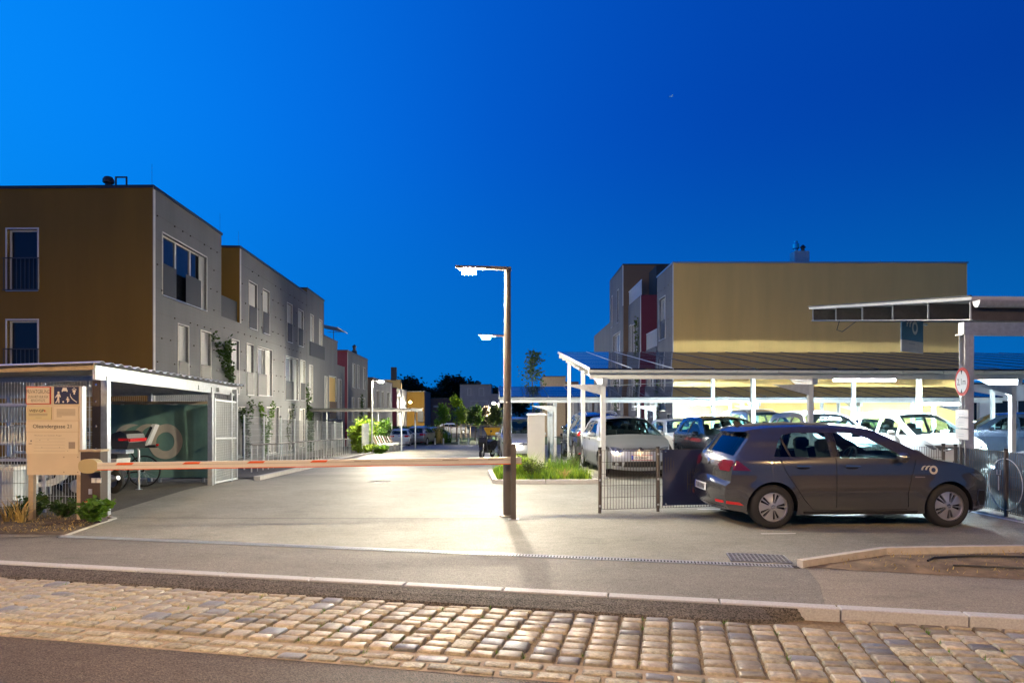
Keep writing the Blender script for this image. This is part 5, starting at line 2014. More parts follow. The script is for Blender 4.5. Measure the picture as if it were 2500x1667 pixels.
# ---- street lamps along the drive
def lamp(x, y, h, side, label, group='street lamps along the drive', mat=None, arm=.55, r0=.062, polemat=None):
    mat = mat or M_lampw
    z0 = gz(y)
    t = thing('street_lamp', label, 'street lamp', (x, y, z0), 0, group)
    pm = polemat or M_pole
    MB().tube([(0, 0, 0), (0, 0, h * .46), (0, 0, h * .462), (0, 0, h)], [r0, r0, r0 * .86, r0 * .74], 16).build('pole', pm, t, smooth=True)
    MB().lathe([(r0 * 1.02, 0), (r0 * 1.9, .0), (r0 * 1.9, .02), (r0 * 1.02, .025)], 16).build('base_plate', pm, t, smooth=True)
    m = MB()
    m.add([(0.05 * side, -.05, h + .035), (0.05 * side, .05, h + .035), (side * (arm + .28), .05, h + .055), (side * (arm + .28), -.05, h + .055),
           (-.06 * side, -.05, h - .02), (-.06 * side, .05, h - .02), (side * (arm + .28), .05, h + .025), (side * (arm + .28), -.05, h + .025),
           (-.06 * side, -.05, h + .03), (-.06 * side, .05, h + .03)],
          [(8, 0, 1, 9), (0, 3, 2, 1), (4, 5, 6, 7), (4, 7, 3, 0, 8), (5, 9, 1, 2, 6), (3, 7, 6, 2), (4, 8, 9, 5)])
    hd = m.build('lamp_head', pm, t)
    m = MB()
    m.box((side * (arm + .02), 0, h + .012), (.44, .17, .016))
    m.build('housing', pm, hd)
    m = MB()
    m.box((side * (arm + .06), 0, h - .036), (.22, .11, .084))
    m.build('light_panel', mat or M_lampw, hd)
    return t


lamp(px(1239, 10.57), 10.57, 3.98, -1, 'tall brown lamp post with glowing head at the tip of the barrier arm', arm=.56, r0=.070)
lamp(px(1233.5, 19.0), 19.0, 4.0, -1, 'second lamp post of the drive, behind the barrier lamp', arm=.50, mat=M_lampw1)
lamp(px(908, 37.3), 37.3, 4.1, 1, 'grey lamp post beside the bench row at the left edge of the drive', arm=.45, polemat=M_polesilver, mat=M_lampw2)
lamp(px(988, 95), 95, 4.3, 1, 'distant lamp post in front of the lit yellow house', arm=.75, polemat=M_polesilver, mat=M_lampw3)
lamp(px(1217, 72), 72, 4.0, -1, 'distant lamp post in front of the white house', arm=.45, polemat=M_polesilver, mat=M_lampw3)
# sodium lamps of the cobbled street, on the camera's side of the road
for (x, y, lab) in ((-7.5, -4.2, 'tall sodium street lamp on the near side of the cobbled street, opposite the sign board'),
                    (9.5, -5.6, 'tall sodium street lamp on the near side of the cobbled street, opposite the grey hatchback')):
    t = thing('road_lamp', lab, 'street lamp', (x, y, -.094))
    MB().tube([(0, 0, 0), (0, 0, 7.6), (0, .35, 7.85), (0, 1.2, 7.95)], [.08, .055, .045, .04], 12).build('pole', M_polesilver, t, smooth=True)
    hd = MB().box((0, 1.45, 7.98), (.28, .62, .10)).build('lamp_head', M_polesilver, t)
    MB().box((0, 1.45, 7.915), (.20, .40, .02)).build('light_panel', M_warm if x < 0 else M_warm2, hd)

# ---- barrier
BX, BY = -6.15, 9.85
bt = thing('barrier_gate', 'closed white barrier arm with orange reflectors and brown drive cabinet', 'barrier', (BX, BY, 0))
MB().box((px(226, 9.95), 9.99, .55), (.30, .18, 1.08)).build('cabinet', M_brownbox, bt, w=True)
MB().box((px(226, 9.95), 9.99, 1.10), (.33, .21, .03)).build('cabinet_lid', M_stake, bt, w=True)
prf = []
for k in range(20):
    a = 2 * pi * k / 20
    prf.append((.145 * (abs(cos(a)) ** .7) * (1 if cos(a) > 0 else -1), .105 * (abs(sin(a)) ** .8) * (1 if sin(a) > 0 else -1)))
Mx = Matrix.Translation((px(221, 9.75), 9.82, .885)) @ Matrix.Rotation(pi / 2, 4, 'X')
MB().prism(prf, .13, Mx).build('hub_cover', M_armcover, bt, w=True)
A0, A1 = Vector((px(240, 9.72), 9.72, .885)), Vector((px(1254, 10.33) + .12, 10.33, .925))
ad = (A1 - A0).normalized()
an = Vector((ad.y, -ad.x, 0)).normalized()
for nm, dz0, dz1, mt in (('arm', .012, .050, M_arm), ('arm', -.048, .006, M_arm), ('rubber_edge', -.060, -.048, M_orange)):
    m = MB()
    pr = []
    for p in (A0, A1):
        pr += [p + an * .032 + Vector((0, 0, dz0)), p + an * .032 + Vector((0, 0, dz1)), p - an * .032 + Vector((0, 0, dz1)), p - an * .032 + Vector((0, 0, dz0))]
    m.add(pr, [(0, 1, 2, 3), (7, 6, 5, 4), (0, 4, 5, 1), (1, 5, 6, 2), (2, 6, 7, 3), (3, 7, 4, 0)])
    m.build(nm, mt, bt, w=True)
m = MB()
m.beam(A0 + Vector((0, 0, .009)), A1 + Vector((0, 0, .009)), .05, .008)
m.build('arm_groove', M_inkfaint, bt, w=True)
for pxx in (308, 460, 609, 757):
    t0 = (px(pxx, 10.0) - A0.x) / (A1.x - A0.x)
    p = A0.lerp(A1, t0)
    q = p + ad * .27
    f = an * .0345
    MB().add([p + f + Vector((0, 0, .014)), q + f - ad * .03 + Vector((0, 0, .014)), q + f + Vector((0, 0, .046)), p + f + ad * .045 + Vector((0, 0, .046))], [(0, 1, 2, 3)]).build('reflector', M_orange, bt, w=True)
for pxx in (870, 1080, 1190):
    t0 = (px(pxx, 10.2) - A0.x) / (A1.x - A0.x)
    p = A0.lerp(A1, t0)
    q = p + ad * .25
    f = an * .0345
    MB().add([p + f + Vector((0, 0, .016)), q + f + Vector((0, 0, .016)), q + f + Vector((0, 0, .026)), p + f + Vector((0, 0, .026))], [(0, 1, 2, 3)]).build('reflector', M_inkfaint, bt, w=True)
ps = thing('barrier_rest', 'dark brown post holding the tip of the barrier arm', 'post', (px(1254, 10.25), 10.25, 0))
MB().box((0, 0, .42), (.075, .06, .84)).build('post', M_pole, ps)
MB().box((0, 0, .0), (.16, .14, .02)).build('base_plate', M_galv, ps)
m = MB()
m.box((-.005, -.035, .985), (.085, .012, .37))
m.box((-.005, .115, .985), (.085, .012, .37))
m.box((-.005, .04, .83), (.085, .15, .02))
m.build('fork', M_pole, ps)
# cabinet fittings
fy = 9.895
for (c0, r0, c1, r1, mt, nm) in ((224, 1166, 234, 1178, M_white, 'push_button'), (236, 1166, 247, 1178, M_white, 'push_button'), (217, 1193, 225, 1206, M_galv, 'lock_handle')):
    MB().box(((px(c0, fy) + px(c1, fy)) / 2, fy - .004, (pz(r0, fy) + pz(r1, fy)) / 2), (px(c1, fy) - px(c0, fy), .012, pz(r0, fy) - pz(r1, fy))).build(nm, mt, bt, w=True)
MB().add([(px(202, fy), fy - .002, pz(1238, fy)), (px(232, fy), fy - .002, pz(1239, fy)), (px(232, fy), fy - .002, pz(1217, fy)), (px(202, fy), fy - .002, pz(1224, fy))], [(0, 1, 2, 3)]).build('red_notice', M_red, bt, w=True)
for k in range(3):
    zz = pz(1226 + 4 * k, fy)
    MB().box((px(217, fy), fy - .005, zz), (.12 - .02 * k, .003, .009)).build('notice_print', M_signpale, bt, w=True)

# ---- sign board
SY = 9.95
sb_ = thing('sign_board', 'tall address board on two posts beside the bicycle shelter', 'sign board', (px(132, SY), SY, 0))


def sx_(c):
    return px(c, SY)


def sz_(r):
    return pz(r, SY)


for c0, c1 in ((68, 80), (186, 200)):
    MB().box(((sx_(c0) + sx_(c1)) / 2, SY + .04, sz_(1159) / 2 + .02), (sx_(c1) - sx_(c0), .06, sz_(1159))).build('post', M_stake, sb_, w=True)
MB().box(((sx_(65) + sx_(198)) / 2, SY + .018, (sz_(943) + sz_(1159)) / 2), (sx_(197) - sx_(65), .03, sz_(943) - sz_(1159))).build('back_board', M_signboard, sb_, w=True)
MB().box((sx_(199), SY + .035, (sz_(943) + sz_(1159)) / 2), (.035, .085, sz_(943) - sz_(1159) + .004)).build('side_profile', M_steelp, sb_, w=True)


def splate(nm, c0, c1, r0, r1, mt, d=.012):
    return MB().box(((sx_(c0) + sx_(c1)) / 2, SY - d / 2 + .002, (sz_(r0) + sz_(r1)) / 2), (sx_(c1) - sx_(c0), d, sz_(r0) - sz_(r1))).build(nm, mt, sb_, w=True)


def sprint(nm, c0, c1, r0, r1, mt, par, d=.0135):
    return MB().quad((sx_(c0) , SY - d, sz_(r1)), (sx_(c1), SY - d, sz_(r1)), (sx_(c1), SY - d, sz_(r0)), (sx_(c0), SY - d, sz_(r0))).build(nm, mt, par, w=True)


def stext(body, c, r, size, mt, par, align='CENTER', sx=1.0):
    o = text(body, size, Matrix.Translation((sx_(c) - sb_.location.x, -.0145, sz_(r))) @ Matrix.Rotation(pi / 2, 4, 'X'), mt, par, align, sx=sx)
    return o


p1 = splate('private_plate', 64.5, 124.5, 944, 986.5, M_red)
sprint('plate_face', 66.5, 122.5, 946, 984.5, M_signpale, p1, .0145)
stext('PRIVATGRUND', 94.5, 960.5, .083, M_ink, p1, sx=.66)
stext('ZUFAHRT NUR FÜR', 94.5, 971.5, .056, M_ink, p1, sx=.62)
stext('BERECHTIGTE', 94.5, 980.5, .056, M_ink, p1, sx=.62)
p2 = splate('play_street_plate', 133, 192.5, 944, 986, M_navy)


def spoly(nm, pts, mt, par, d=.0145):
    vs = [(sx_(50 + c * 160 / 1045), SY - d, sz_(930 + r * 240 / 1568)) for c, r in pts]
    MB().add(vs, [tuple(range(len(pts)))]).build(nm, mt, par, w=True)


spoly('pictogram_head', circ(617, 183, 18, 12), M_signwhite, p2)
spoly('pictogram_body', [(598, 205), (636, 205), (655, 250), (640, 262), (630, 240), (628, 270), (600, 270), (598, 240), (572, 272), (560, 262)], M_signwhite, p2)
spoly('pictogram_leg', [(600, 270), (620, 270), (592, 345), (560, 348), (562, 335), (580, 332)], M_signwhite, p2)
spoly('pictogram_leg', [(608, 270), (628, 270), (634, 348), (606, 348), (606, 336), (614, 334)], M_signwhite, p2)
spoly('pictogram_child_head', circ(762, 262, 12, 10), M_signwhite, p2)
spoly('pictogram_child', [(748, 276), (776, 276), (795, 298), (785, 304), (774, 296), (776, 310), (795, 322), (770, 328), (766, 345), (752, 345), (754, 310), (750, 294), (738, 302), (732, 296)], M_signwhite, p2)
spoly('pictogram_ball', circ(692, 332, 14, 12), M_signwhite, p2)
spoly('pictogram_car', [(668, 150), (676, 134), (684, 108), (746, 108), (754, 134), (762, 150), (762, 172), (746, 172), (742, 160), (688, 160), (684, 172), (668, 172)], M_signwhite, p2)
spoly('pictogram_roof', [(826, 138), (866, 108), (908, 138), (900, 142), (866, 118), (834, 142)], M_signwhite, p2)
spoly('pictogram_house', [(842, 142), (890, 142), (890, 178), (880, 178), (880, 214), (856, 214), (856, 178), (842, 178)], M_signwhite, p2)
spoly('pictogram_path', [(800, 200), (806, 200), (812, 240), (840, 280), (914, 335), (908, 346), (830, 288), (802, 246)], M_signwhite, p2)
p3 = splate('company_plate', 65.5, 126, 993.5, 1024.5, M_signyel)
stext('WBV-GP', 91, 1006, .064, M_ink, p3, sx=.92)
spoly('company_mark', [(385, 460), (410, 460), (402, 480), (394, 494), (388, 494), (392, 476)], M_red, p3)
spoly('company_mark', [(404, 484), (424, 484), (424, 490), (404, 490)], M_red, p3)
for k, r_ in enumerate((1010, 1013.6)):
    sprint('small_print', 72, 117.5, r_ - .8, r_ + .8, M_inkfaint, p3, .0145)
sprint('small_print', 88, 103.5, 1018.8, 1019.6, M_inkfaint, p3, .0145)
p4 = splate('notice_plate', 132.5, 192, 993, 1024.5, M_signpale)
for k in range(7):
    sprint('small_print', 140, 185.5 - (k == 6) * 33, 998.6 + k * 2.9, 999.8 + k * 2.9, M_inkfaint, p4, .0145)
p5 = splate('address_plate', 65, 192, 1029.5, 1052.5, M_signpale)
stext('Oleandergasse 21', 129.8, 1044.6, .082, M_ink, p5, sx=1.02)
p6 = splate('plan_plate', 65, 192, 1056, 1107, M_signpale)
stext('Wohnen am Grünen Anger', 119, 1064, .030, M_inkfaint, p6, sx=1.25)
sprint('plan_block', 169, 185, 1078.5, 1095, M_inkfaint, p6, .0145)
for k in range(5):
    sprint('plan_line', 88 - k, 160, 1070 + k * 7.6, 1070.4 + k * 7.6, M_inkfaint, p6, .0145)
spoly('plan_dot', circ(180, 952, 12, 10), M_navy, p6)
spoly('plan_mark', [(140, 990), (190, 988), (190, 1004), (140, 1004)], M_inkfaint, p6)
for (c, r) in ((352, 1056), (632, 1056), (764, 1113), (450, 934), (320, 940)):
    spoly('plan_dot', circ(c, r, 7, 8), M_inkfaint, p6)
for (c, r) in ((692, 1213), (914, 1213), (692, 1452), (914, 1452)):
    spoly('screw', circ(c, r, 11, 10), M_inkfaint, sb_, .001)

# ---- bicycle shelter
sh_ = thing('bicycle_shelter', 'galvanised bicycle shelter with corrugated roof and wire mesh sides', 'shelter', (-6.7, 10.7, 0))
pA, pB, pC = Vector((-6.63, 10.7, 0)), Vector((-6.94, 15.1, gz(15.1))), Vector((-7.03, 16.6, gz(16.6)))
for p in (pA, pB):
    MB().box((p.x, p.y, p.z + 1.13), (.10, .10, 2.26)).build('post', M_galv, sh_, w=True)
for x, y in ((-9.0, 10.75), (-9.0, 16.3), (-12.5, 10.75), (-12.5, 16.3), (-7.0, 16.3)):
    MB().box((x, y, gz(y) + 1.1), (.08, .08, 2.2)).build('post', M_galv, sh_, w=True)
# fascia beams: along the drive side and along the front
m = MB()
m.beam((-6.60, 10.35, 2.31), (-7.06, 16.75, 2.16), .05, .22)
m.build('side_beam', M_galv, sh_, w=True)
m = MB()
m.beam((-6.60, 10.36, 2.40), (-13.0, 10.5, 2.22), .05, .10)
m.build('front_fascia', M_stake, sh_, w=True)
for k in range(6):
    t = k / 5
    MB().beam((-6.75 - .03 * k, 11.2 + 1.05 * k, 2.26 - .022 * k), (-13, 11.3 + 1.05 * k, 2.14 - .022 * k), .06, .10).build('purlin', M_galv, sh_, w=True)
# corrugated sheet
m = MB()
nx_ = 96
for i in range(nx_ + 1):
    t = i / nx_
    y = 10.25 + 6.75 * t
    zc = .018 * (1 if (i // 2) % 2 else -1)
    z = 2.475 - .15 * t + zc
    xr_ = -6.50 - .43 * t
    m.v += [(xr_, y, z), (-13.2, y + .1, z - .20)]
for i in range(nx_):
    m.f.append((2 * i, 2 * i + 2, 2 * i + 3, 2 * i + 1))
rf_ = m.build('roof_sheet', M_steelp, sh_, w=True)
rf_.modifiers.new('thickness', 'SOLIDIFY').thickness = 0.006
# mesh sides
m = MB()
wire_panel(m, (-6.70, 10.70), (-9.0, 10.75), .10, 2.18, .05, .20, .0028)
wire_panel(m, (-9.0, 10.75), (-12.5, 10.75), .10, 2.18, .05, .20, .0028)
m.build('front_mesh', M_wire, sh_, w=True, kind='stuff')
m = MB()
wire_panel(m, (-7.02, 16.35), (-12.5, 16.35), .05, 2.1, .05, .20, .003)
m.build('rear_mesh', M_wire, sh_, w=True, kind='stuff')
# bolts and slatted flat bar on the near post
m = MB()
m.box((-6.76, 10.66, 1.62), (.13, .012, 1.14))
m.build('flat_bar', M_brownbox, sh_, w=True)
for z in (2.12, 1.85, 1.45, 1.08):
    MB().lathe([(.001, .012), (.018, .010), (.02, 0)], 10, Matrix.Translation((-6.755, 10.652, z)) @ Matrix.Rotation(pi / 2, 4, 'X')).build('bolt', M_chrome, sh_, w=True)
for x in (-7.62, -7.80):
    MB().box((x, 10.68, 1.1), (.045, .03, 2.1)).build('door_stile', M_galv, sh_, w=True)
    for z in (1.78, .90, .20):
        MB().lathe([(.001, .02), (.022, .016), (.025, 0)], 10, Matrix.Translation((x, 10.665, z)) @ Matrix.Rotation(pi / 2, 4, 'X')).build('bolt', M_chrome, sh_, w=True)
for z in (1.80, .90, .22):
    MB().box((-8.6, 10.67, z), (1.9, .02, .045)).build('door_rail', M_galv, sh_, w=True)
# gate at the back corner, with fine mesh
ga, gb = Vector((-6.93, 15.25, 0)), Vector((-7.00, 16.62, 0))
gt = MB()
for p in (ga, gb):
    gt.beam((p.x, p.y, gz(p.y) + .02), (p.x, p.y, gz(p.y) + 2.02), .06, .06)
for z in (.05, 1.08, 1.98):
    gt.beam((ga.x, ga.y, gz(ga.y) + z), (gb.x, gb.y, gz(gb.y) + z), .045, .045)
gate = gt.build('gate', M_steelp, sh_, w=True)
m = MB()
wire_panel(m, (ga.x, ga.y), (gb.x, gb.y), gz(16) + .05, gz(16) + 1.98, .06, .06, .006)
m.build('gate_mesh', M_wirew, gate, w=True, kind='stuff')
MB().beam((gb.x, gb.y, 0), (gb.x, gb.y, 2.1), .07, .07).build('gate_post', M_galv, sh_, w=True)

# green tarpaulin with the logo, behind the bikes
tp = thing('banner', 'green tarpaulin with cream comma and ring logo at the back of the shelter', 'banner', (-8.6, 15.95, gz(16)))
tx0, tx1, tz0_, tz1_ = px(262, 15.9), px(507, 15.9), pz(1166, 15.9), pz(986, 15.9)
m = MB()
nu, nv = 40, 24


def tarp_y(u, v):
    return 15.92 + .025 * sin(u * 23 + 2 * v) * (.35 + .65 * v) + .02 * sin(u * 9 - v * 4) + .015 * sin(v * 7 + u * 3)


for j in range(nv + 1):
    for i in range(nu + 1):
        u, v = i / nu, j / nv
        m.v.append((tx0 + (tx1 - tx0) * u, tarp_y(u, v), tz0_ + (tz1_ - tz0_) * v - .02 * (sin(u * pi * 4) ** 2) * (v > .97)))
for j in range(nv):
    for i in range(nu):
        a = j * (nu + 1) + i
        m.f.append((a, a + 1, a + nu + 2, a + nu + 1))
m.build('tarpaulin', M_tarp, tp, w=True, smooth='all')
rc = px(405, 15.9)
rz_ = pz(1077.5, 15.9)
ls_ = px(447.5, 15.9) - px(362, 15.9)


def tarp_fn(a, b):
    X_, Z_ = rc + a, rz_ + b
    u, v = (X_ - tx0) / (tx1 - tx0), (Z_ - tz0_) / (tz1_ - tz0_)
    return Vector((X_ - tp.location.x, tarp_y(u, v) - .022 - tp.location.y, Z_ - tp.location.z))


logo_on(tp, ls_, tarp_fn, M_tarpprint, 'printed_logo')
for x in (tx0 + .3, tx1 - .15, (tx0 + tx1) / 2):
    MB().box((x, 16.02, (tz0_ + tz1_) / 2 - .05), (.05, .05, tz1_ - tz0_ + .25)).build('frame_post', M_galv, tp, w=True)
MB().beam((tx0, 15.93, tz1_ + .03), (tx1 + .05, 15.93, tz1_ + .03), .05, .07).build('frame_rail', M_stake, tp, w=True)


# ---- scooters and bicycle in the shelter
def scooter(loc, rz, label, body, case=True):
    t = thing('motor_scooter', label, 'scooter', loc, rz)
    for x in (-.62, .68):
        w_ = MB().lathe([(.13, -.045), (.20, -.055), (.245, -.03), (.25, 0), (.245, .03), (.20, .055), (.13, .045)], 24,
                        Matrix.Translation((x, 0, .25)) @ Matrix.Rotation(pi / 2, 4, 'X')).build('wheel', M_tyre, t, smooth=True)
        MB().lathe([(.001, -.03), (.12, -.025), (.135, 0), (.12, .025), (.001, .03)], 16, Matrix.Translation((x, 0, .25)) @ Matrix.Rotation(pi / 2, 4, 'X')).build('rim', M_alloy, w_, smooth=True)
    Mxz = Matrix.Rotation(pi / 2, 4, 'X')
    tail = [(-.85, .58), (-.55, .40), (-.15, .34), (.05, .40), (.08, .62), (-.25, .70), (-.88, .72)]
    MB().prism(tail, .34, Matrix.Translation((0, .17, 0)) @ Mxz).build('tail_fairing', body, t)
    shield = [(.30, .28), (.52, .40), (.62, .78), (.54, 1.0), (.44, .98), (.46, .70), (.36, .42), (.05, .34), (.05, .27)]
    MB().prism(shield, .38, Matrix.Translation((0, .19, 0)) @ Mxz).build('leg_shield', body, t)
    seat = [(-.86, .72), (-.86, .80), (-.5, .84), (.0, .78), (.08, .70), (-.3, .70)]
    MB().prism(seat, .28, Matrix.Translation((0, .14, 0)) @ Mxz).build('seat', M_blackp, t)
    fend = [(.46, .42), (.56, .54), (.72, .55), (.88, .44), (.84, .42), (.7, .50), (.58, .49)]
    MB().prism(fend, .15, Matrix.Translation((0, .075, 0)) @ Mxz).build('front_mudguard', body, t)
    MB().tube([(.68, .06, .25), (.58, .05, .7), (.5, 0, 1.02)], .022, 8).build('fork', M_galv, t, smooth=True)
    MB().tube([(.38, -.34, 1.06), (.47, -.1, 1.03), (.47, .1, 1.03), (.38, .34, 1.06)], .016, 8).build('handlebar', M_blackp, t, smooth=True)
    MB().tube([(-.1, .17, .22), (-.62, .20, .27), (-.95, .20, .34)], [.03, .05, .05], 10).build('exhaust', M_galv, t, smooth=True)
    MB().tube([(-.62, .13, .28), (-.5, .15, .6)], .025, 8).build('shock_absorber', M_galv, t, smooth=True)
    if case:
        cs = MB()
        prof = [(-1.18, .92), (-1.22, 1.05), (-1.16, 1.22), (-1.0, 1.28), (-.80, 1.22), (-.76, 1.05), (-.82, .92)]
        cs.prism(prof, .44, Matrix.Translation((0, .22, 0)) @ Mxz)
        c_ = cs.build('top_case', M_blackp, t)
        MB().box((-1.225, 0, 1.10), (.03, .40, .06)).build('reflector', M_redlens, c_)
        MB().box((-1.10, .223, 1.11), (.26, .01, .05)).build('reflector', M_redlens, c_)
        MB().box((-1.10, -.223, 1.11), (.26, .01, .05)).build('reflector', M_redlens, c_)
        MB().box((-.85, 0, .86), (.36, .2, .08)).build('carrier', M_galv, t)
    for y in (-.38, .38):
        MB().tube([(.42, y * .75, 1.06), (.44, y * .9, 1.24)], .008, 5).build('mirror_stem', M_blackp, t)
        MB().lathe([(.001, -.012), (.05, -.008), (.05, .008), (.001, .012)], 12, Matrix.Translation((.44, y * .95, 1.27)) @ Matrix.Rotation(pi / 2, 4, 'Y')).build('mirror', M_blackp, t)
    return t


scooter((-8.74, 13.55, .006), radians(176), 'white motor scooter with black top case in front of the green tarpaulin', M_white)
bpy.data.objects['motor_scooter'].rotation_euler.z = radians(165)
scooter((-8.95, 12.3, .006), radians(20), 'silver scooter half hidden behind the address board', M_steelp, case=False)


def bicycle(loc, rz, label, seat=True, fm=None):
    t = thing('bicycle', label, 'bicycle', loc, rz)
    for x in (-.52, .52):
        rg = [(x + .335 * cos(a * pi / 16), 0, .345 + .335 * sin(a * pi / 16)) for a in range(33)]
        w_ = MB().tube(rg, .018, 6, cap=False).build('wheel', M_tyre, t, smooth=True)
        m = MB()
        for k in range(14):
            a = k * 2 * pi / 14
            m.tube([(x, 0, .345), (x + .325 * cos(a), 0, .345 + .325 * sin(a))], .002, 4)
        m.build('spokes', M_galv, w_, kind='stuff')
    fm = fm or M_blackp
    m = MB()
    bb, st, hd, hb_ = (-.08, 0, .30), (-.22, 0, .80), (.34, 0, .84), (.38, 0, .70)
    for a, b in ((bb, st), (st, hd), (bb, hb_), (bb, (-.52, 0, .345)), (st, (-.52, 0, .345)), (hd, (.52, 0, .345))):
        m.tube([a, b], .017, 8)
    m.build('frame', fm, t, smooth=True)
    MB().tube([(.30, -.28, 1.02), (.36, -.1, .98), (.36, .1, .98), (.30, .28, 1.02)], .012, 6).build('handlebar', fm, t, smooth=True)
    MB().box((-.25, 0, .90), (.24, .13, .05)).build('saddle', M_blackp, t)
    MB().lathe([(.001, -.01), (.09, -.01), (.09, .01), (.001, .01)], 14, Matrix.Translation((-.08, .04, .30)) @ Matrix.Rotation(pi / 2, 4, 'X')).build('crank', M_galv, t)
    if seat:
        Mxz = Matrix.Rotation(pi / 2, 4, 'X')
        cs = MB().prism([(-.36, .92), (-.62, .92), (-.80, 1.38), (-.73, 1.40), (-.60, 1.14), (-.52, .99), (-.36, .99)], .24, Matrix.Translation((0, .12, 0)) @ Mxz)
        c_ = cs.build('child_seat', M_white, t)
        MB().prism([(-.60, .98), (-.54, 1.03), (-.70, 1.35), (-.75, 1.33)], .26, Matrix.Translation((0, .13, 0)) @ Mxz).build('seat_pad', M_blackp, c_)
        MB().box((-.6, 0, .90), (.36, .16, .06)).build('carrier', M_blackp, t)
        MB().box((-.80, 0, .93), (.03, .08, .05)).build('rear_light', M_redlens, t)
    return t


bicycle((-8.78, 14.65, gz(14.6) + .006), radians(188), 'black bicycle with white child seat in front of the green tarpaulin')
bicycle((-8.9, 13.9, .006), radians(172), 'dark bicycle leaning at the back of the mesh shelter', seat=False)
for (x, y, lab) in ((px(339, 14.0), 14.0, 'steel hoop rack beside the bicycle with child seat'), (px(109, 12.2), 12.0, 'steel hoop rack behind the address board')):
    t = thing('bike_rack', lab, 'bike rack', (x, y, gz(y) + .006))
    MB().tube([(0, 0, 0), (0, 0, .82), (-.08, .03, .92), (-.5, .12, .92), (-.58, .15, .82), (-.58, .15, 0)], .024, 10).build('hoop', M_galv, t, smooth=True)
    MB().lathe([(.001, .012), (.07, .012), (.07, 0)], 14).build('foot_plate', M_galv, t, smooth=True)
# crates and bin glimpsed through the mesh
for k, lab in enumerate(('white slotted crate, lower of two stacked behind the address board', 'white slotted crate, upper of two stacked behind the address board')):
    cz = 1.06 + k * .40
    t = thing('plastic_crate', lab, 'crate', (px(50, 12.9), 13.0, cz))
    m = MB()
    m.box((0, 0, .015), (.62, .42, .03)); m.box((0, 0, .325), (.62, .42, .03))
    for i in range(9):
        m.box((-.29 + i * .0725, -.20, .17), (.035, .015, .29))
        m.box((-.29 + i * .0725, .20, .17), (.035, .015, .29))
    m.box((-.305, 0, .17), (.01, .42, .29)); m.box((.305, 0, .17), (.01, .42, .29))
    m.build('slatted_body', M_white, t)
t = thing('storage_shelf', 'dark steel shelf carrying white crates inside the shelter', 'shelf', (px(50, 12.9), 13.0, .006))
for x in (-.36, .36):
    for y in (-.22, .22):
        MB().box((x, y, .52), (.035, .035, 1.03)).build('leg', M_galv, t)
MB().box((0, 0, 1.04), (.76, .48, .025)).build('shelf_board', M_galv, t)
MB().box((0, 0, .35), (.76, .48, .025)).build('shelf_board', M_galv, t)
t = thing('waste_bin', 'pale plastic bin behind the mesh at the left end of the shelter', 'bin', (-9.15, 11.9, .006))
MB().prism([(-.32, -.3), (.32, -.3), (.32, .3), (-.32, .3)], .62).build('tub', M_steelp, t)
MB().box((0, 0, .66), (.70, .66, .07)).build('lid', M_white, t)
t = thing('strip_light', 'dim tube lamp under the shelter roof', 'lamp', (-8.3, 12.6, 2.13))
MB().box((0, 0, 0), (.06, 1.2, .06)).build('housing', M_white, t)
# ================================================================== CARPORTS
def solar_mesh(w, l):
    m = MB()
    m.box((0, 0, 0), (w - .022, l - .02, .035))
    nb = len(m.f)
    for k in range(1, 4):
        m.box((0, -l / 2 + l * k / 4, .0180), (w - .06, .007, .0012))
    me = m.mesh('solar_panel')
    me.materials.append(M_solar)
    me.materials.append(M_solarline)
    for i, p in enumerate(me.polygons):
        p.material_index = 1 if i >= nb else 0
    return me


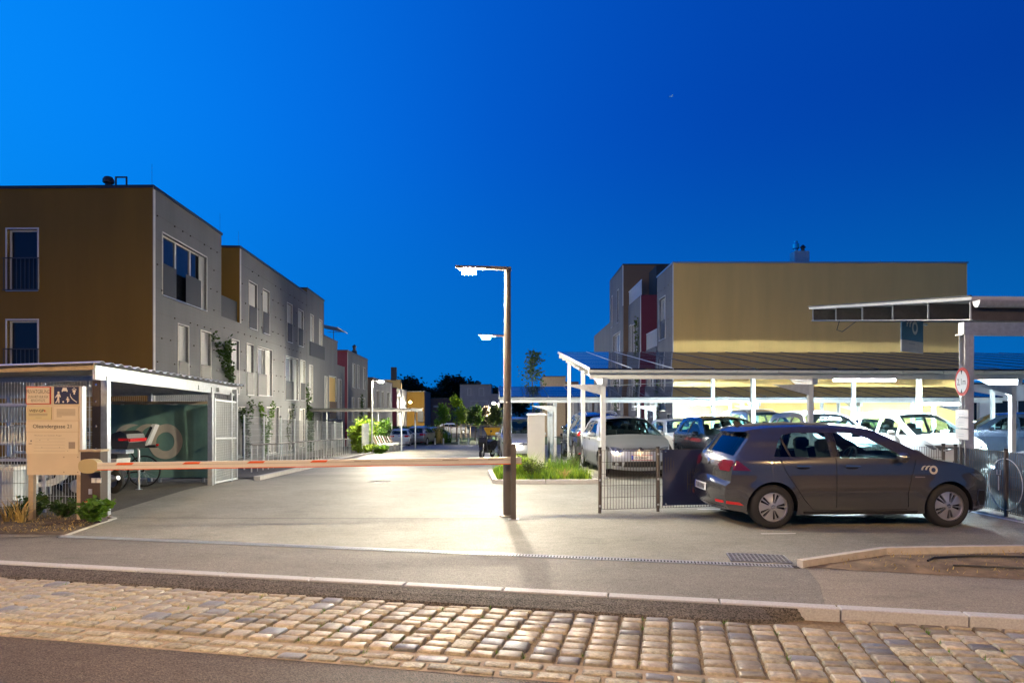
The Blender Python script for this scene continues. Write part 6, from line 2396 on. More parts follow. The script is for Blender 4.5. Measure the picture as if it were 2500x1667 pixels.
def carport(label, O, dirv, z0, z1, depth, ncol, nrow, pw, posts, post_y, ground, purl, lamps, bracket=True):
    """mono-pitch steel carport roofed with solar panels; low gutter edge towards the street"""
    t = thing('solar_carport', label, 'carport', (O[0], O[1], ground))
    d = Vector((dirv[0], dirv[1], 0)).normalized()
    u = Vector((d.y, -d.x, 0))
    sl = (z1 - z0) / depth
    Lr = sqrt(depth ** 2 + (z1 - z0) ** 2)
    th = math.atan(sl)

    def P(a, b, dz=0.0):
        q = Vector((O[0], O[1], 0)) + u * a + d * b
        return Vector((q.x, q.y, z0 + sl * b + dz))
    me = solar_mesh(pw, Lr / nrow)
    rz = atan2(u.y, u.x)
    for i in range(ncol):
        for j in range(nrow):
            o = bpy.data.objects.new('solar_panel', me)
            COL.objects.link(o)
            o.parent = t
            o.location = P((i + .5) * pw, (j + .5) * depth / nrow) - Vector(t.location)
            o.rotation_euler = (th, 0, rz)
    W_ = ncol * pw
    for i in range(ncol + 1):
        if i % 1 == 0:
            MB().beam(P(i * pw, 0.02, .012), P(i * pw, depth, .012), .024, .030).build('seam_rail', M_alu if 0 < i < 3 and nrow > 3 else M_coping, t, w=True)
    for k in range(purl):
        b_ = .12 + (depth - .2) * k / (purl - 1)
        m = MB()
        m.beam(P(.02, b_, -.125), P(W_, b_, -.125), .008, .20)
        m.beam(P(.02, b_ + .03, -.03), P(W_, b_ + .03, -.03), .06, .008)
        m.beam(P(.02, b_ + .03, -.225), P(W_, b_ + .03, -.225), .06, .008)
        m.build('purlin', M_galv, t, w=True)
    # edge trim, gutter, fascia
    MB().beam(P(-.012, 0, -.005), P(-.012, depth, -.005), .02, .07).build('verge_trim', M_steelp, t, w=True)
    m = MB()
    n = 9
    prof = [(-.07 * cos(pi * k / n) - .075, -.075 * sin(pi * k / n)) for k in range(n + 1)]
    pts = []
    for a in (-.05, W_):
        for (yy, zz) in prof:
            q = P(a, yy, -.03)
            pts.append((q.x, q.y, z0 - .035 + zz))
    m.add(pts, [(k, k + 1, n + 2 + k, n + 1 + k) for k in range(n)] + [tuple(range(n + 1))])
    m.build('gutter', M_steelp, t, w=True, smooth=True)
    for i in range(0, ncol, 1):
        if i % 1 == 0:
            m = MB()
            m.beam(P(i * pw + .5, -.15, -.10 + .15 * sl), P(i * pw + .5, -.15, -.02), .03, .008)
            m.build('gutter_bracket', M_galv, t, w=True)
    MB().beam(P(0, .06, -.17), P(W_, .06, -.17), .02, .16).build('fascia', M_steelp, t, w=True)
    for a in posts:
        m = MB()
        m.beam(P(a, post_y[0] - .25, -.30), P(a, post_y[-1] + .2, -.30), .12, .16)
        m.build('rafter', M_galv, t, w=True)
        for k, b_ in enumerate(post_y):
            q = P(a, b_)
            zt = q.z - .375
            g_ = gpad(q.x, q.y)
            MB().box((q.x, q.y, (zt + g_) / 2), (.115, .115, zt - g_), rz).build('post', M_steelp, t, w=True)
            MB().box((q.x, q.y, g_ + .008), (.24, .24, .014), rz).build('base_plate', M_galv, t, w=True)
            if k == 0 and bracket:
                m = MB()
                s_ = P(a, b_ - .002, -.38)
                v0 = [P(a + e, b_ + f, h_) for e in (-.004, .004) for f, h_ in ((0, -.40), (.0, -.72), (1.1, -.40))]
                m.add(v0, [(0, 1, 2), (5, 4, 3), (0, 3, 4, 1), (1, 4, 5, 2), (2, 5, 3, 0)])
                v0 = [P(a + f, b_ + e, h_) for e in (-.06, -.05) for f, h_ in ((-.06, -.40), (-.06, -.66), (-1.0, -.40))]
                m.add(v0, [(0, 1, 2), (5, 4, 3), (0, 3, 4, 1), (1, 4, 5, 2), (2, 5, 3, 0)])
                m.build('gusset', M_galv, t, w=True)
    for (x, y, z, lab, ln) in lamps:
        lt = thing('tube_light', lab, 'lamp', (x, y, z), rz, 'bright tube lights under the carports')
        MB().box((0, 0, .055), (ln + .1, .18, .05)).build('housing', M_steelp, lt)
        for sx2 in (-.4, .4):
            zc = .08
            MB().box((sx2 * ln, 0, .14), (.02, .02, .12)).build('hanger', M_galv, lt)
        MB().box((0, 0, 0), (ln, .15, .08)).build('tube', M_tube, lt)
    return t, P


C1, P1 = carport('large solar carport with front gutter over the first parking rows', (1.92, 16.1), (-.028, 1), 2.70, 3.78, 7.9, 17, 5, 1.03,
                 [.36, 5.6, 10.8, 16.0], [.25, 3.9, 7.6], gz(16.1), 8,
                 [(10.0, 18.6, 2.55, 'glaring tube light under the large carport above the white cars', 1.7),
                  (15.6, 18.2, 2.50, 'glaring tube light under the right end of the large carport', 1.7)])
C2, P2 = carport('rear solar carport standing lower, before the yellow end wall', (-.52, 27.5), (-.03, 1), 2.205, 2.745, 3.7, 21, 2, 1.03,
                 [2.35, 6.6, 11.0, 15.4, 19.8], [.2, 1.8, 3.3], gz(27.5), 5,
                 [(8.85, 29.2, 1.93, 'glaring tube light under the rear carport above the white car with paper', 1.7),
                  (19.2, 29.2, 1.93, 'glaring tube light under the rear carport beside the height limit post', 1.7)])
# sagging cables under the big carport
for (a, b, lab) in (((2.3, 16.4, 2.30), (9.0, 22.5, 3.05), 'thin cable strung from the left carport post to the lamps'), ((2.2, 20.2, 2.75), (13.5, 23.0, 3.0), 'thin cable strung along the carport roof edge')):
    pts = []
    for k in range(13):
        t = k / 12
        q = Vector(a).lerp(Vector(b), t)
        q.z -= .10 * sin(pi * t)
        pts.append(q)
    tag(MB().tube(pts, .008, 5).build('cable', M_steelp, smooth=True), lab, 'cable')

# ---- canopy over the charging bays at the far right
K3 = thing('charging_canopy', 'steel canopy with deep purlins over the charging bays behind the grey hatchback', 'canopy', (8.06, 11.6, 0))
d3 = Vector((-.0625, 1, 0)).normalized()
u3 = Vector((d3.y, -d3.x, 0))


def Q3(a, b, z):
    q = Vector((8.04, 11.45, 0)) + u3 * a + d3 * b
    return Vector((q.x, q.y, z))


def zr3(b):
    return 3.64 + .66 * b / 5.4


L3 = 9.0
m = MB()
m.add([Q3(-.05, -.05, zr3(0) - .02), Q3(L3, -.05, zr3(0) - .02), Q3(L3, 5.45, zr3(5.4) - .02), Q3(-.05, 5.45, zr3(5.4) - .02),
       Q3(-.05, -.05, zr3(0) + .05), Q3(L3, -.05, zr3(0) + .05), Q3(L3, 5.45, zr3(5.4) + .05), Q3(-.05, 5.45, zr3(5.4) + .05)],
      [(3, 2, 1, 0), (4, 5, 6, 7), (0, 1, 5, 4), (1, 2, 6, 5), (2, 3, 7, 6), (3, 0, 4, 7)])
m.build('roof_sheet', M_steelp, K3, w=True)
MB().beam(Q3(-.062, -.05, zr3(0) + .052), Q3(-.062, 5.45, zr3(5.4) + .052), .03, .03).build('verge_cap', M_coping, K3, w=True)
for k in range(6):
    b_ = 5.3 * k / 5 + .03
    zt, zb = zr3(b_) - .03, 3.28 + .70 * b_ / 5.4
    m = MB()
    m.beam(Q3(0, b_, (zt + zb) / 2), Q3(L3, b_, (zt + zb) / 2), .010, zt - zb)
    m.beam(Q3(0, b_ + .04, zb), Q3(L3, b_ + .04, zb), .08, .010)
    m.build('purlin', M_purlin, K3, w=True)
    MB().beam(Q3(-.005, b_, zt - .005), Q3(-.005, b_, zb), .03, .012, up=d3).build('purlin_lip', M_galv, K3, w=True)
MB().beam(Q3(0.0, 0, 3.285), Q3(0.0, 5.4, 3.985), .03, .012).build('bottom_rail', M_galv, K3, w=True)
m = MB()
n = 9
pts = []
for a in (-.02, L3):
    for k in range(n + 1):
        q = Q3(a, -.12 - .085 * cos(pi * k / n), 3.60 - .12 * sin(pi * k / n))
        pts.append(q)
m.add(pts, [(k, k + 1, n + 2 + k, n + 1 + k) for k in range(n)] + [tuple(range(n + 1))])
m.build('gutter', M_galv, K3, w=True, smooth=True)
MB().beam(Q3(-.08, .16, 3.155), Q3(L3, .16, 3.155), .14, .20).build('main_beam', M_galv, K3, w=True)
MB().beam(Q3(-.12, .16, 3.04), Q3(L3, .16, 3.04), .18, .02).build('beam_flange', M_galv, K3, w=True)
pp = Q3(.0, .16, 0)
m = MB()
m.box((pp.x + .02, pp.y, 1.52), (.012, .14, 3.03))
m.box((pp.x + .02, pp.y - .07, 1.52), (.16, .012, 3.03))
m.box((pp.x + .02, pp.y + .07, 1.52), (.16, .012, 3.03))
m.build('post', M_galv, K3, w=True)
MB().box((pp.x + 8, pp.y, 1.52), (.15, .14, 3.03)).build('post', M_galv, K3, w=True)
MB().box((pp.x + .02, pp.y, .008), (.3, .3, .016)).build('base_plate', M_galv, K3, w=True)
MB().tube([Q3(.05, 4.2, 3.86), Q3(.06, 4.35, 3.62), Q3(.05, 4.1, 3.55), Q3(.03, 3.5, 3.72)], .008, 5).build('loose_wire', M_blackp, K3, w=True, smooth=True)
MB().tube([Q3(.05, 1.9, 3.55), Q3(.06, 1.75, 3.46), Q3(.05, 1.5, 3.44)], .008, 5).build('loose_wire', M_blackp, K3, w=True, smooth=True)
# hanging logo sign
hs_ = thing('hanging_sign', 'blue and white sign with ring logo hanging from the canopy', 'sign', (8.7, 14.25, 3.5))
ha, hb2 = Vector((8.25, 13.9, 0)), Vector((9.15, 14.6, 0))
hd_ = (hb2 - ha)
hn_ = Vector((hd_.y, -hd_.x, 0)).normalized()


def HS(s_, z, off=0.0):
    q = ha + hd_ * s_ + hn_ * off - Vector((8.7, 14.25, 0))
    return Vector((q.x, q.y, z - 3.5))


m = MB()
for za, zb, nm, mt in ((3.20, 3.66, 'blue_field', M_blueflag), (2.95, 3.20, 'white_field', M_white)):
    MB().add([HS(0, za, .01), HS(1, za, .01), HS(1, zb, .01), HS(0, zb, .01), HS(0, za, -.01), HS(1, za, -.01), HS(1, zb, -.01), HS(0, zb, -.01)],
             [(0, 1, 2, 3), (7, 6, 5, 4), (0, 4, 5, 1), (1, 5, 6, 2), (2, 6, 7, 3), (3, 7, 4, 0)]).build(nm, mt, hs_)
logo_on(hs_, .30, lambda a, b: HS(.60 + a / hd_.length, 3.49 + b, .014), M_white, 'printed_logo')
for k, (za, w_) in enumerate(((3.11, .3), (3.05, .45), (3.02, .45))):
    MB().add([HS(.32, za - .008 + (.02 if k == 0 else 0), .013), HS(.32 + w_, za - .008 + (.02 if k == 0 else 0), .013), HS(.32 + w_, za + .006 + (.03 if k == 0 else 0), .013), HS(.32, za + .006 + (.03 if k == 0 else 0), .013)], [(0, 1, 2, 3)]).build('small_print', M_steelp if k else M_alu, hs_)
MB().tube([HS(-.12, 3.62, -.03), HS(1.25, 3.62, -.03)], .03, 8).build('hanging_tube', M_white, hs_, smooth=True)
MB().tube([HS(.2, 3.62, -.03), HS(.2, 3.80, -.03)], .01, 6).build('hanger', M_galv, hs_)
MB().tube([HS(.8, 3.62, -.03), HS(.8, 3.80, -.03)], .01, 6).build('hanger', M_galv, hs_)
# height limit sign on the post
hl = thing('height_limit_sign', 'round height limit sign 2,1m with red ring on the canopy post', 'sign', (pp.x - .10, pp.y - .10, 0))
ang = radians(-100)
du, dn = Vector((cos(ang), sin(ang), 0)), Vector((sin(ang), -cos(ang), 0))


def HL(a, z, off=0.0):
    return Vector((du.x * a + dn.x * off - .03, du.y * a + dn.y * off, z))


def hpoly(nm, pts, mt, off):
    MB().add([HL(a, z, off) for a, z in pts], [tuple(range(len(pts)))]).build(nm, mt, hl)


cz_ = pz(931, 11.4)
MB().add([HL(a, z, 0) for a, z in circ(0, cz_, .25, 32)] + [HL(a, z, -.012) for a, z in circ(0, cz_, .25, 32)], [tuple(range(32)), tuple(range(63, 31, -1))] + [(i, 32 + i, 32 + (i + 1) % 32, (i + 1) % 32) for i in range(32)]).build('disc', M_red, hl)
hpoly('disc_face', circ(0, cz_, .195, 32), M_white, .004)
hpoly('arrow', [(-.035, cz_ + .20), (.035, cz_ + .20), (0, cz_ + .12)], M_ink, .006)
hpoly('arrow', [(.035, cz_ - .20), (-.035, cz_ - .20), (0, cz_ - .12)], M_ink, .006)
Mt = Matrix((( du.x, 0, dn.x, dn.x * .007 - .03), (du.y, 0, dn.y, dn.y * .007), (0, 1, 0, cz_ - .055), (0, 0, 0, 1)))
text('2,1m', .16, Mt, M_ink, hl, sx=.95)
for k, (ra, rb) in enumerate(((1000, 1018), (1020, 1045), (1048, 1073))):
    za, zb = pz(rb, 11.4), pz(ra, 11.4)
    MB().add([HL(-.22, za, .002), HL(.22, za, .002), HL(.22, zb, .002), HL(-.22, zb, .002), HL(-.22, za, -.008), HL(.22, za, -.008), HL(.22, zb, -.008), HL(-.22, zb, -.008)],
             [(0, 1, 2, 3), (7, 6, 5, 4), (0, 4, 5, 1), (1, 5, 6, 2), (2, 6, 7, 3), (3, 7, 4, 0)]).build('info_plate', M_white, hl)
    for j in range(2):
        hpoly('small_print', [(-.12, za + .05 + j * .04), (.08, za + .05 + j * .04), (.08, za + .06 + j * .04), (-.12, za + .06 + j * .04)], M_alu, .005)
MB().tube([(.0, .04, 1.1), (.0, .04, 2.5)], .02, 8).build('bracket', M_galv, hl)

# ---- mesh fence with posts, navy banner
fa, fb = Vector((1.46, 10.9, 0)), Vector((7.90, 12.0, 0))
fn_ = thing('mesh_fence', 'waist high bronze wire mesh fence between drive and parking rows', 'fence', (1.46, 10.9, 0))
fd = (fb - fa).normalized()
np_ = 6
for i in range(np_ + 1):
    p = fa.lerp(fb, i / np_) if i > 1 else (fa if i == 0 else fa + fd * 1.02)
    MB().tube([(p.x, p.y, 0), (p.x, p.y, 1.07)], .028, 10).build('post', M_fencep, fn_, w=True, smooth=True)
    MB().tube([(p.x, p.y, 1.065), (p.x, p.y, 1.095)], .032, 10).build('post_cap', M_blackp, fn_, w=True, smooth=True)
    for z in (.12, .55, .97):
        MB().box((p.x, p.y - .03, z), (.03, .02, .03)).build('clamp', M_alu, fn_, w=True)
m = MB()
q1 = fa + fd * 1.02
wire_panel(m, (fa.x + .03, fa.y), (q1.x - .03, q1.y), .06, 1.04, .05, .20, .0034)
wire_panel(m, (q1.x + .03, q1.y), (fb.x, fb.y), .06, 1.04, .05, .20, .0034)
m.build('wire_mesh', M_fencep, fn_, w=True, kind='stuff')
nb_ = thing('banner', 'navy tarpaulin with ring logo tied to the mesh fence behind the grey hatchback', 'banner', (2.6, 11.05, 0))
b0, b1_ = fa + fd * 1.10, fa + fd * 4.0
m = MB()
nu, nv = 44, 14


def ny(u, v):
    q = b0.lerp(b1_, u)
    w_ = -.022 - .02 * sin(u * 14 + v * 5) * sin(pi * v) - .015 * sin(u * 31 - v * 3) * sin(pi * v)
    return Vector((q.x - fd.y * -w_, q.y + w_, .10 + .94 * v))


for j in range(nv + 1):
    for i in range(nu + 1):
        m.v.append(tuple(ny(i / nu, j / nv)))
for j in range(nv):
    for i in range(nu):
        a = j * (nu + 1) + i
        m.f.append((a, a + 1, a + nu + 2, a + nu + 1))
m.build('tarpaulin', M_navytarp, nb_, w=True, smooth='all')
logo_on(nb_, .55, lambda a, b: ny(min(1, max(0, (.90 + a) / 2.9)), (.50 + b) / .94) + Vector((0, -.006, 0)) - Vector(nb_.location), M_tarpprint, 'printed_logo', False)
for u in (.02, .3, .6, .98):
    for v in (.03, .97):
        q = ny(u, v)
        MB().lathe([(.001, .004), (.014, .003), (.016, 0)], 8, Matrix.Translation((q.x, q.y - .004, q.z)) @ Matrix.Rotation(pi / 2, 4, 'X')).build('eyelet', M_chrome, nb_, w=True)
# fence wing at the right with printed mesh
wg = thing('mesh_fence', 'short fence wing with grey printed mesh beside the nose of the grey hatchback', 'fence', (7.95, 11.9, 0))
wa, wb = Vector((8.0, 11.82, 0)), Vector((7.92, 9.3, 0))
for p in (wa, wa.lerp(wb, .5), wb):
    MB().tube([(p.x, p.y, 0), (p.x, p.y, 1.07)], .028, 10).build('post', M_fencep, wg, w=True, smooth=True)
    MB().tube([(p.x, p.y, 1.065), (p.x, p.y, 1.095)], .032, 10).build('post_cap', M_blackp, wg, w=True, smooth=True)
m = MB()
wire_panel(m, (wa.x, wa.y), (wb.x, wb.y), .06, 1.04, .05, .20, .0034)
m.build('wire_mesh', M_fencep, wg, w=True, kind='stuff')
M_meshprint = car_glass('printed_mesh', (0.42, 0.50, 0.56), 0.2)
nt = M_meshprint.node_tree
df = nt.nodes.new('ShaderNodeBsdfDiffuse')
df.inputs['Color'].default_value = (0.13, 0.19, 0.24, 1)
ms = nt.nodes.new('ShaderNodeMixShader')
ms.inputs['Fac'].default_value = 0.55
tr = [n for n in nt.nodes if n.type == 'BSDF_TRANSPARENT'][0]
nt.links.new(tr.outputs[0], ms.inputs[1])
nt.links.new(df.outputs[0], ms.inputs[2])
nt.links.new(ms.outputs[0], nt.nodes['Material Output'].inputs['Surface'])
pm_ = thing('printed_mesh', 'translucent grey mesh print with white plug and ring outline on the fence wing', 'banner', (7.96, 11.8, .1))
wd = (wb - wa)
MB().quad(wa + Vector((.02, -.03, .08)), wb + Vector((.02, .03, .08)), wb + Vector((.02, .03, 1.03)), wa + Vector((.02, -.03, 1.03))).build('mesh_sheet', M_meshprint, pm_, w=True)
rg = []
for k in range(41):
    a = 2 * pi * k / 40
    q = wa.lerp(wb, .50 + .15 * cos(a))
    rg.append((q.x - .012, q.y, .52 + .41 * sin(a)))
MB().tube(rg, .006, 5, cap=False).build('ring_outline', M_white, pm_, w=True, smooth=True)
pl = [wa.lerp(wb, s_) for s_ in (.44, .44, .425, .455)]
m = MB()
m.tube([(pl[0].x - .012, pl[0].y, .40), (pl[0].x - .012, pl[0].y, .64)], .008, 5)
m.tube([(pl[2].x - .012, pl[2].y, .74), (pl[2].x - .012, pl[2].y, .66), (pl[3].x - .012, pl[3].y, .66), (pl[3].x - .012, pl[3].y, .74)], .007, 5)
m.build('plug_outline', M_white, pm_, w=True, smooth=True)

# ================================================================== GREENERY
def leaf_quads(mb, pts, size, rnd, up=.0):
    for p in pts:
        a, e = rnd.uniform(0, 2 * pi), rnd.uniform(-1, 1)
        d = Vector((cos(a), sin(a), rnd.uniform(-.6, .7) + up)).normalized()
        s_ = d.cross(Vector((rnd.uniform(-1, 1), rnd.uniform(-1, 1), rnd.uniform(.2, 1)))).normalized()
        l_, w_ = size * rnd.uniform(.7, 1.3), size * rnd.uniform(.30, .48)
        mb.add([p, p + d * l_ * .45 + s_ * w_, p + d * l_, p + d * l_ * .45 - s_ * w_], [(0, 1, 2, 3)])


def tree(loc, h, crown_r, crown_z0, n, size, mat, label, seed, group=None, stakes=False, shape='oval', name='young_tree', trunk_r=.05, branchy=7):
    rnd = random.Random(seed)
    t = thing(name, label, 'tree', loc, 0, group)
    m = MB()
    m.tube([(0, 0, 0), (rnd.uniform(-.05, .05), rnd.uniform(-.05, .05), crown_z0), (rnd.uniform(-.1, .1), 0, (crown_z0 + h) / 2), (0, 0, h * .95)], [trunk_r * 1.25, trunk_r, trunk_r * .6, trunk_r * .2], 8)
    tips = []
    for k in range(branchy * 3):
        z = crown_z0 + (h - crown_z0) * rnd.random() ** 1.2 * .85
        f = (z - crown_z0) / (h - crown_z0)
        rad = crown_r * (1.0 if shape == 'round' else (1.05 - .75 * f)) * rnd.uniform(.55, 1.0)
        if shape == 'round':
            rad *= sqrt(max(.1, 1 - (2 * f - .8) ** 2))
        a = rnd.uniform(0, 2 * pi)
        e = Vector((rad * cos(a), rad * sin(a), z + rad * rnd.uniform(.25, .7)))
        mid = Vector((e.x * .5, e.y * .5, z + (e.z - z) * .35))
        m.tube([(0, 0, z), mid, e], [trunk_r * .4, trunk_r * .25, trunk_r * .1], 5)
        tips.append((mid, e))
    m.build('trunk', M_bark, t, smooth=True)
    pts = []
    for k in range(n):
        mid, e = rnd.choice(tips)
        b_ = mid.lerp(e, rnd.random() ** .6)
        sp_ = crown_r * .20
        pts.append(b_ + Vector((rnd.gauss(0, sp_), rnd.gauss(0, sp_), rnd.gauss(0, sp_))))
    m = MB()
    leaf_quads(m, pts, size, rnd)
    m.build('crown', mat, t)
    if stakes:
        for (dx, dy) in ((-.55, -.3), (.55, -.3), (0, .6)):
            MB().tube([(dx, dy, 0), (dx, dy, 1.75)], .04, 7).build('stake', M_stake, t, smooth=True)
        for a, b_ in (((-.55, -.3), (.55, -.3)), ((.55, -.3), (0, .6)), ((0, .6), (-.55, -.3))):
            MB().beam((*a, 1.55), (*b_, 1.55), .03, .07).build('crossbar', M_stake, t)
    return t


def tuft(mb, c, n, h, w, rnd, lean=.5):
    for k in range(n):
        a = rnd.uniform(0, 2 * pi)
        d = Vector((cos(a), sin(a), 0))
        s_ = Vector((-sin(a), cos(a), 0)) * w
        hh = h * rnd.uniform(.55, 1.1)
        l_ = lean * hh * rnd.uniform(.2, 1.0)
        b_ = Vector(c) + d * rnd.uniform(0, h * .12)
        mid = b_ + d * l_ * .35 + Vector((0, 0, hh * .6))
        tip = b_ + d * l_ + Vector((0, 0, hh * rnd.uniform(.75, 1)))
        mb.add([b_ - s_, b_ + s_, mid + s_ * .7, mid - s_ * .7, tip], [(0, 1, 2, 3), (3, 2, 4)])


def shrub(loc, r, h, n, size, mat, label, seed, group=None, name='shrub'):
    rnd = random.Random(seed)
    t = thing(name, label, 'plant', loc, 0, group)
    m = MB()
    pts = []
    for k in range(12):
        a = rnd.uniform(0, 2 * pi)
        e = Vector((r * cos(a) * rnd.uniform(.3, 1), r * sin(a) * rnd.uniform(.3, 1), h * rnd.uniform(.55, 1)))
        m.tube([(0, 0, 0), e * .5 + Vector((0, 0, h * .1)), e], [.012, .008, .003], 5)
        for j in range(n // 12):
            f = rnd.random() ** .5
            pts.append(e * f + Vector((rnd.gauss(0, r * .16), rnd.gauss(0, r * .16), abs(rnd.gauss(0, h * .10)))))
    m.build('stems', M_bark, t)
    m = MB()
    leaf_quads(m, pts, size, rnd, .4)
    m.build('foliage', mat, t)
    return t


def grass_clump(loc, n, h, w, mat, label, seed, lean=.6, group=None, name='grass_clump', spread=.08):
    rnd = random.Random(seed)
    t = thing(name, label, 'plant', loc, 0, group)
    m = MB()
    for k in range(max(1, n // 12)):
        tuft(m, (rnd.gauss(0, spread), rnd.gauss(0, spread), 0), 12, h, w, rnd, lean)
    m.build('blades', mat, t)
    return t


# bed below the sign board
grass_clump((px(28, 9.75), 9.75, .03), 60, .40, .010, M_straw, 'dry straw coloured leaf clump at the left end of the soil bed', 11, 1.1)
grass_clump((px(62, 10.3), 10.3, .03), 90, .36, .008, M_leafd, 'dark green grass clump against the shelter mesh', 12, .7)
shrub((px(92, 10.25), 10.25, .03), .20, .34, 420, .07, M_leafd, 'small dark shrub between the sign board posts, left one', 13)
shrub((px(135, 9.95), 10.15, .03), .24, .26, 520, .06, M_leafd, 'low bushy dark shrub between the sign board posts', 14)
shrub((px(228, 9.75), 9.72, .03), .24, .32, 640, .085, M_leaf, 'leafy green plant with white bloom at the foot of the barrier cabinet', 15)

# planted island with kerb
isl = [(-.40, 15.55), (2.02, 15.62), (1.82, 19.6), (-.66, 19.6)]
ik = thing('island_kerb', 'pale kerb around the planted island by the carport', 'kerb', (.8, 15.55, gz(15.5)))
for a, b_ in zip(isl, isl[1:] + isl[:1]):
    n = 2
    for k in range(n):
        p, q = Vector(a).lerp(Vector(b_), k / n), Vector(a).lerp(Vector(b_), (k + .985) / n)
        MB().beam((p.x, p.y, gz(p.y) + .02), (q.x, q.y, gz(q.y) + .02), .12, .16).build('kerb_stone', M_concrete, ik, w=True)
MB().add([(x, y, gz(y) + .05) for x, y in isl], [(0, 1, 2, 3)])
o = MB().add([(x, y, gz(y) + .05) for x, y in isl], [(0, 1, 2, 3)]).build('island_soil', M_soil)
tag(o, 'soil of the planted island by the carport', 'soil', kind='structure')
rnd = random.Random(21)
m, m2 = MB(), MB()
for k in range(1500):
    y = 15.7 + 3.8 * rnd.random()
    x = rnd.uniform(-.34 - .05 * (y - 15.6), 1.95 - .05 * (y - 15.6))
    if x > 1.35 and y < 16.2 and rnd.random() < .8:
        continue
    hh = .14 + .26 * (.5 + .5 * sin(x * 5 + y * 3)) * rnd.uniform(.5, 1.1)
    tuft(m if rnd.random() < .6 else m2, (x, y, gz(y) + .05), 8, hh, .007, rnd, .6)
tag(m.build('island_grass', M_leafy), 'lush yellow green grass on the planted island', 'grass', kind='stuff')
tag(m2.build('island_grass', M_leaf), 'mid green grass mixed into the planted island', 'grass', kind='stuff')
grass_clump((.22, 16.9, gz(16.9) + .05), 300, .72, .012, M_leafy, 'tall yellow green grass clump beside the barrier lamp post', 22, .8, spread=.2)
grass_clump((1.25, 17.6, gz(17.6) + .05), 260, .60, .008, M_leaf, 'feathery green grass clump at the corner of the white cabinet', 23, .7, spread=.2)
grass_clump((1.72, 18.6, gz(18.6) + .05), 300, .72, .007, M_leafo, 'tall grey green grass beside the white cabinet', 24, .6, spread=.25)
shrub((.55, 16.1, gz(16.1) + .05), .32, .46, 700, .055, M_leafo, 'grey green lavender bush on the planted island', 25)
grass_clump((1.25, 16.0, gz(16) + .05), 40, .36, .010, M_straw, 'withered straw coloured tuft at the front of the planted island', 26, 1.2)
cb = thing('utility_cabinet', 'tall white utility cabinet standing in the planted island', 'cabinet', (px(1309, 18.9), 18.9, gz(18.9) + .05))
MB().box((0, 0, .84), (.48, .36, 1.62)).build('body', M_white, cb)
MB().add([(-.29, -.23, 1.65), (.29, -.23, 1.65), (.29, .23, 1.65), (-.29, .23, 1.65), (-.29, -.23, 1.68), (.29, -.23, 1.68), (.25, .2, 1.72), (-.25, .2, 1.72)],
         [(3, 2, 1, 0), (4, 5, 6, 7), (0, 1, 5, 4), (1, 2, 6, 5), (2, 3, 7, 6), (3, 0, 4, 7)]).build('lid', M_white, cb)
MB().box((-.243, 0, .84), (.006, .32, 1.5)).build('door', M_trim, cb)
MB().box((-.25, -.10, .95), (.02, .02, .18)).build('handle', M_blackp, cb)
MB().box((0, 0, .03), (.50, .38, .06)).build('plinth', M_concrete, cb)

# climbing plants on the clad facades
def climber(paths, F, cv, label, seed, mat, n=240, size=.11, spread=.10, base_z=None):
    rnd = random.Random(seed)
    s0_, z0_ = cv(*paths[0][0])
    b_ = F.p(s0_, z0_, .05)
    t = thing('climbing_plant', label, 'plant', tuple(b_), 0, 'climbing plants on the clad walls')
    st, lf = MB(), MB()
    for pth in paths:
        pp_ = [F.p(*cv(y, z), .05) for y, z in pth]
        st.tube(pp_, [.02] + [.012] * (len(pp_) - 2) + [.004], 5)
        pts = []
        for k in range(n):
            i = rnd.randrange(len(pp_) - 1)
            q = pp_[i].lerp(pp_[i + 1], rnd.random())
            sp_ = spread * (1.3 if (i + seed) % 2 else .8)
            pts.append(q + F.u * rnd.gauss(0, sp_) + Vector((0, 0, rnd.gauss(0, sp_))) + F.n * abs(rnd.gauss(.04, .05)))
        leaf_quads(lf, pts, size, rnd)
    st.build('stem', M_bark, t, w=True)
    lf.build('foliage', mat, t, w=True)
    return t


cvL = lambda y, z: (ls(y), z)
climber([[(27.6, -.4), (27.4, 1.6), (27.2, 2.9), (26.2, 3.8), (25.5, 4.6)], [(27.5, 2.6), (27.1, 3.6), (26.7, 4.1), (27.3, 4.4)]], FL, cvL, 'forked creeper climbing to the first floor above the shelter roof', 31, M_leafd, 330, .15, .11)
climber([[(29.4, -.4), (29.2, .8), (29.9, 2.0)], [(29.3, .6), (28.6, 1.6)]], FL, cvL, 'short creeper between shelter gate and fence', 32, M_leafd, 220, .13)
climber([[(31.9, -.5), (31.7, .6), (31.1, 1.9)], [(31.9, -.4), (32.5, .7), (33.2, 2.0)]], FL, cvL, 'creeper parting like a V above the mesh fence', 33, M_leaf, 240, .14)
climber([[(36.3, -.6), (35.9, .6), (36.9, 1.9)]], FL, cvL, 'thin pale creeper on the grey cladding', 34, M_leafo, 130, .12)
climber([[(40.6, -1.1), (40.5, .8), (40.2, 3.0)], [(40.6, -1), (40.9, .6), (40.7, 1.6)]], FL, cvL, 'dense dark creeper column at the joint of two houses', 35, M_leafd, 380, .17, .16)
climber([[(59.9, -1.8), (59.8, .5), (60, 2.8)]], FL, cvL, 'dark creeper column on the far grey house', 36, M_leafd, 260, .2, .2)
cvR = lambda y, z: (y - 40.1, z)
climber([[(40.7, -.9), (40.8, 2.5), (40.9, 5.2), (41.0, 7.2)]], FR3, cvR, 'tall narrow creeper beside the plum wall', 37, M_leafo, 420, .16, .13)
climber([[(36.6, -.7), (36.5, 1.2), (36.4, 3.2), (36.7, 4.8)]], FR1, lambda y, z: (y - 33.5, z), 'wispy creeper at the corner of the yellow house', 38, M_leafo, 260, .12, .16)
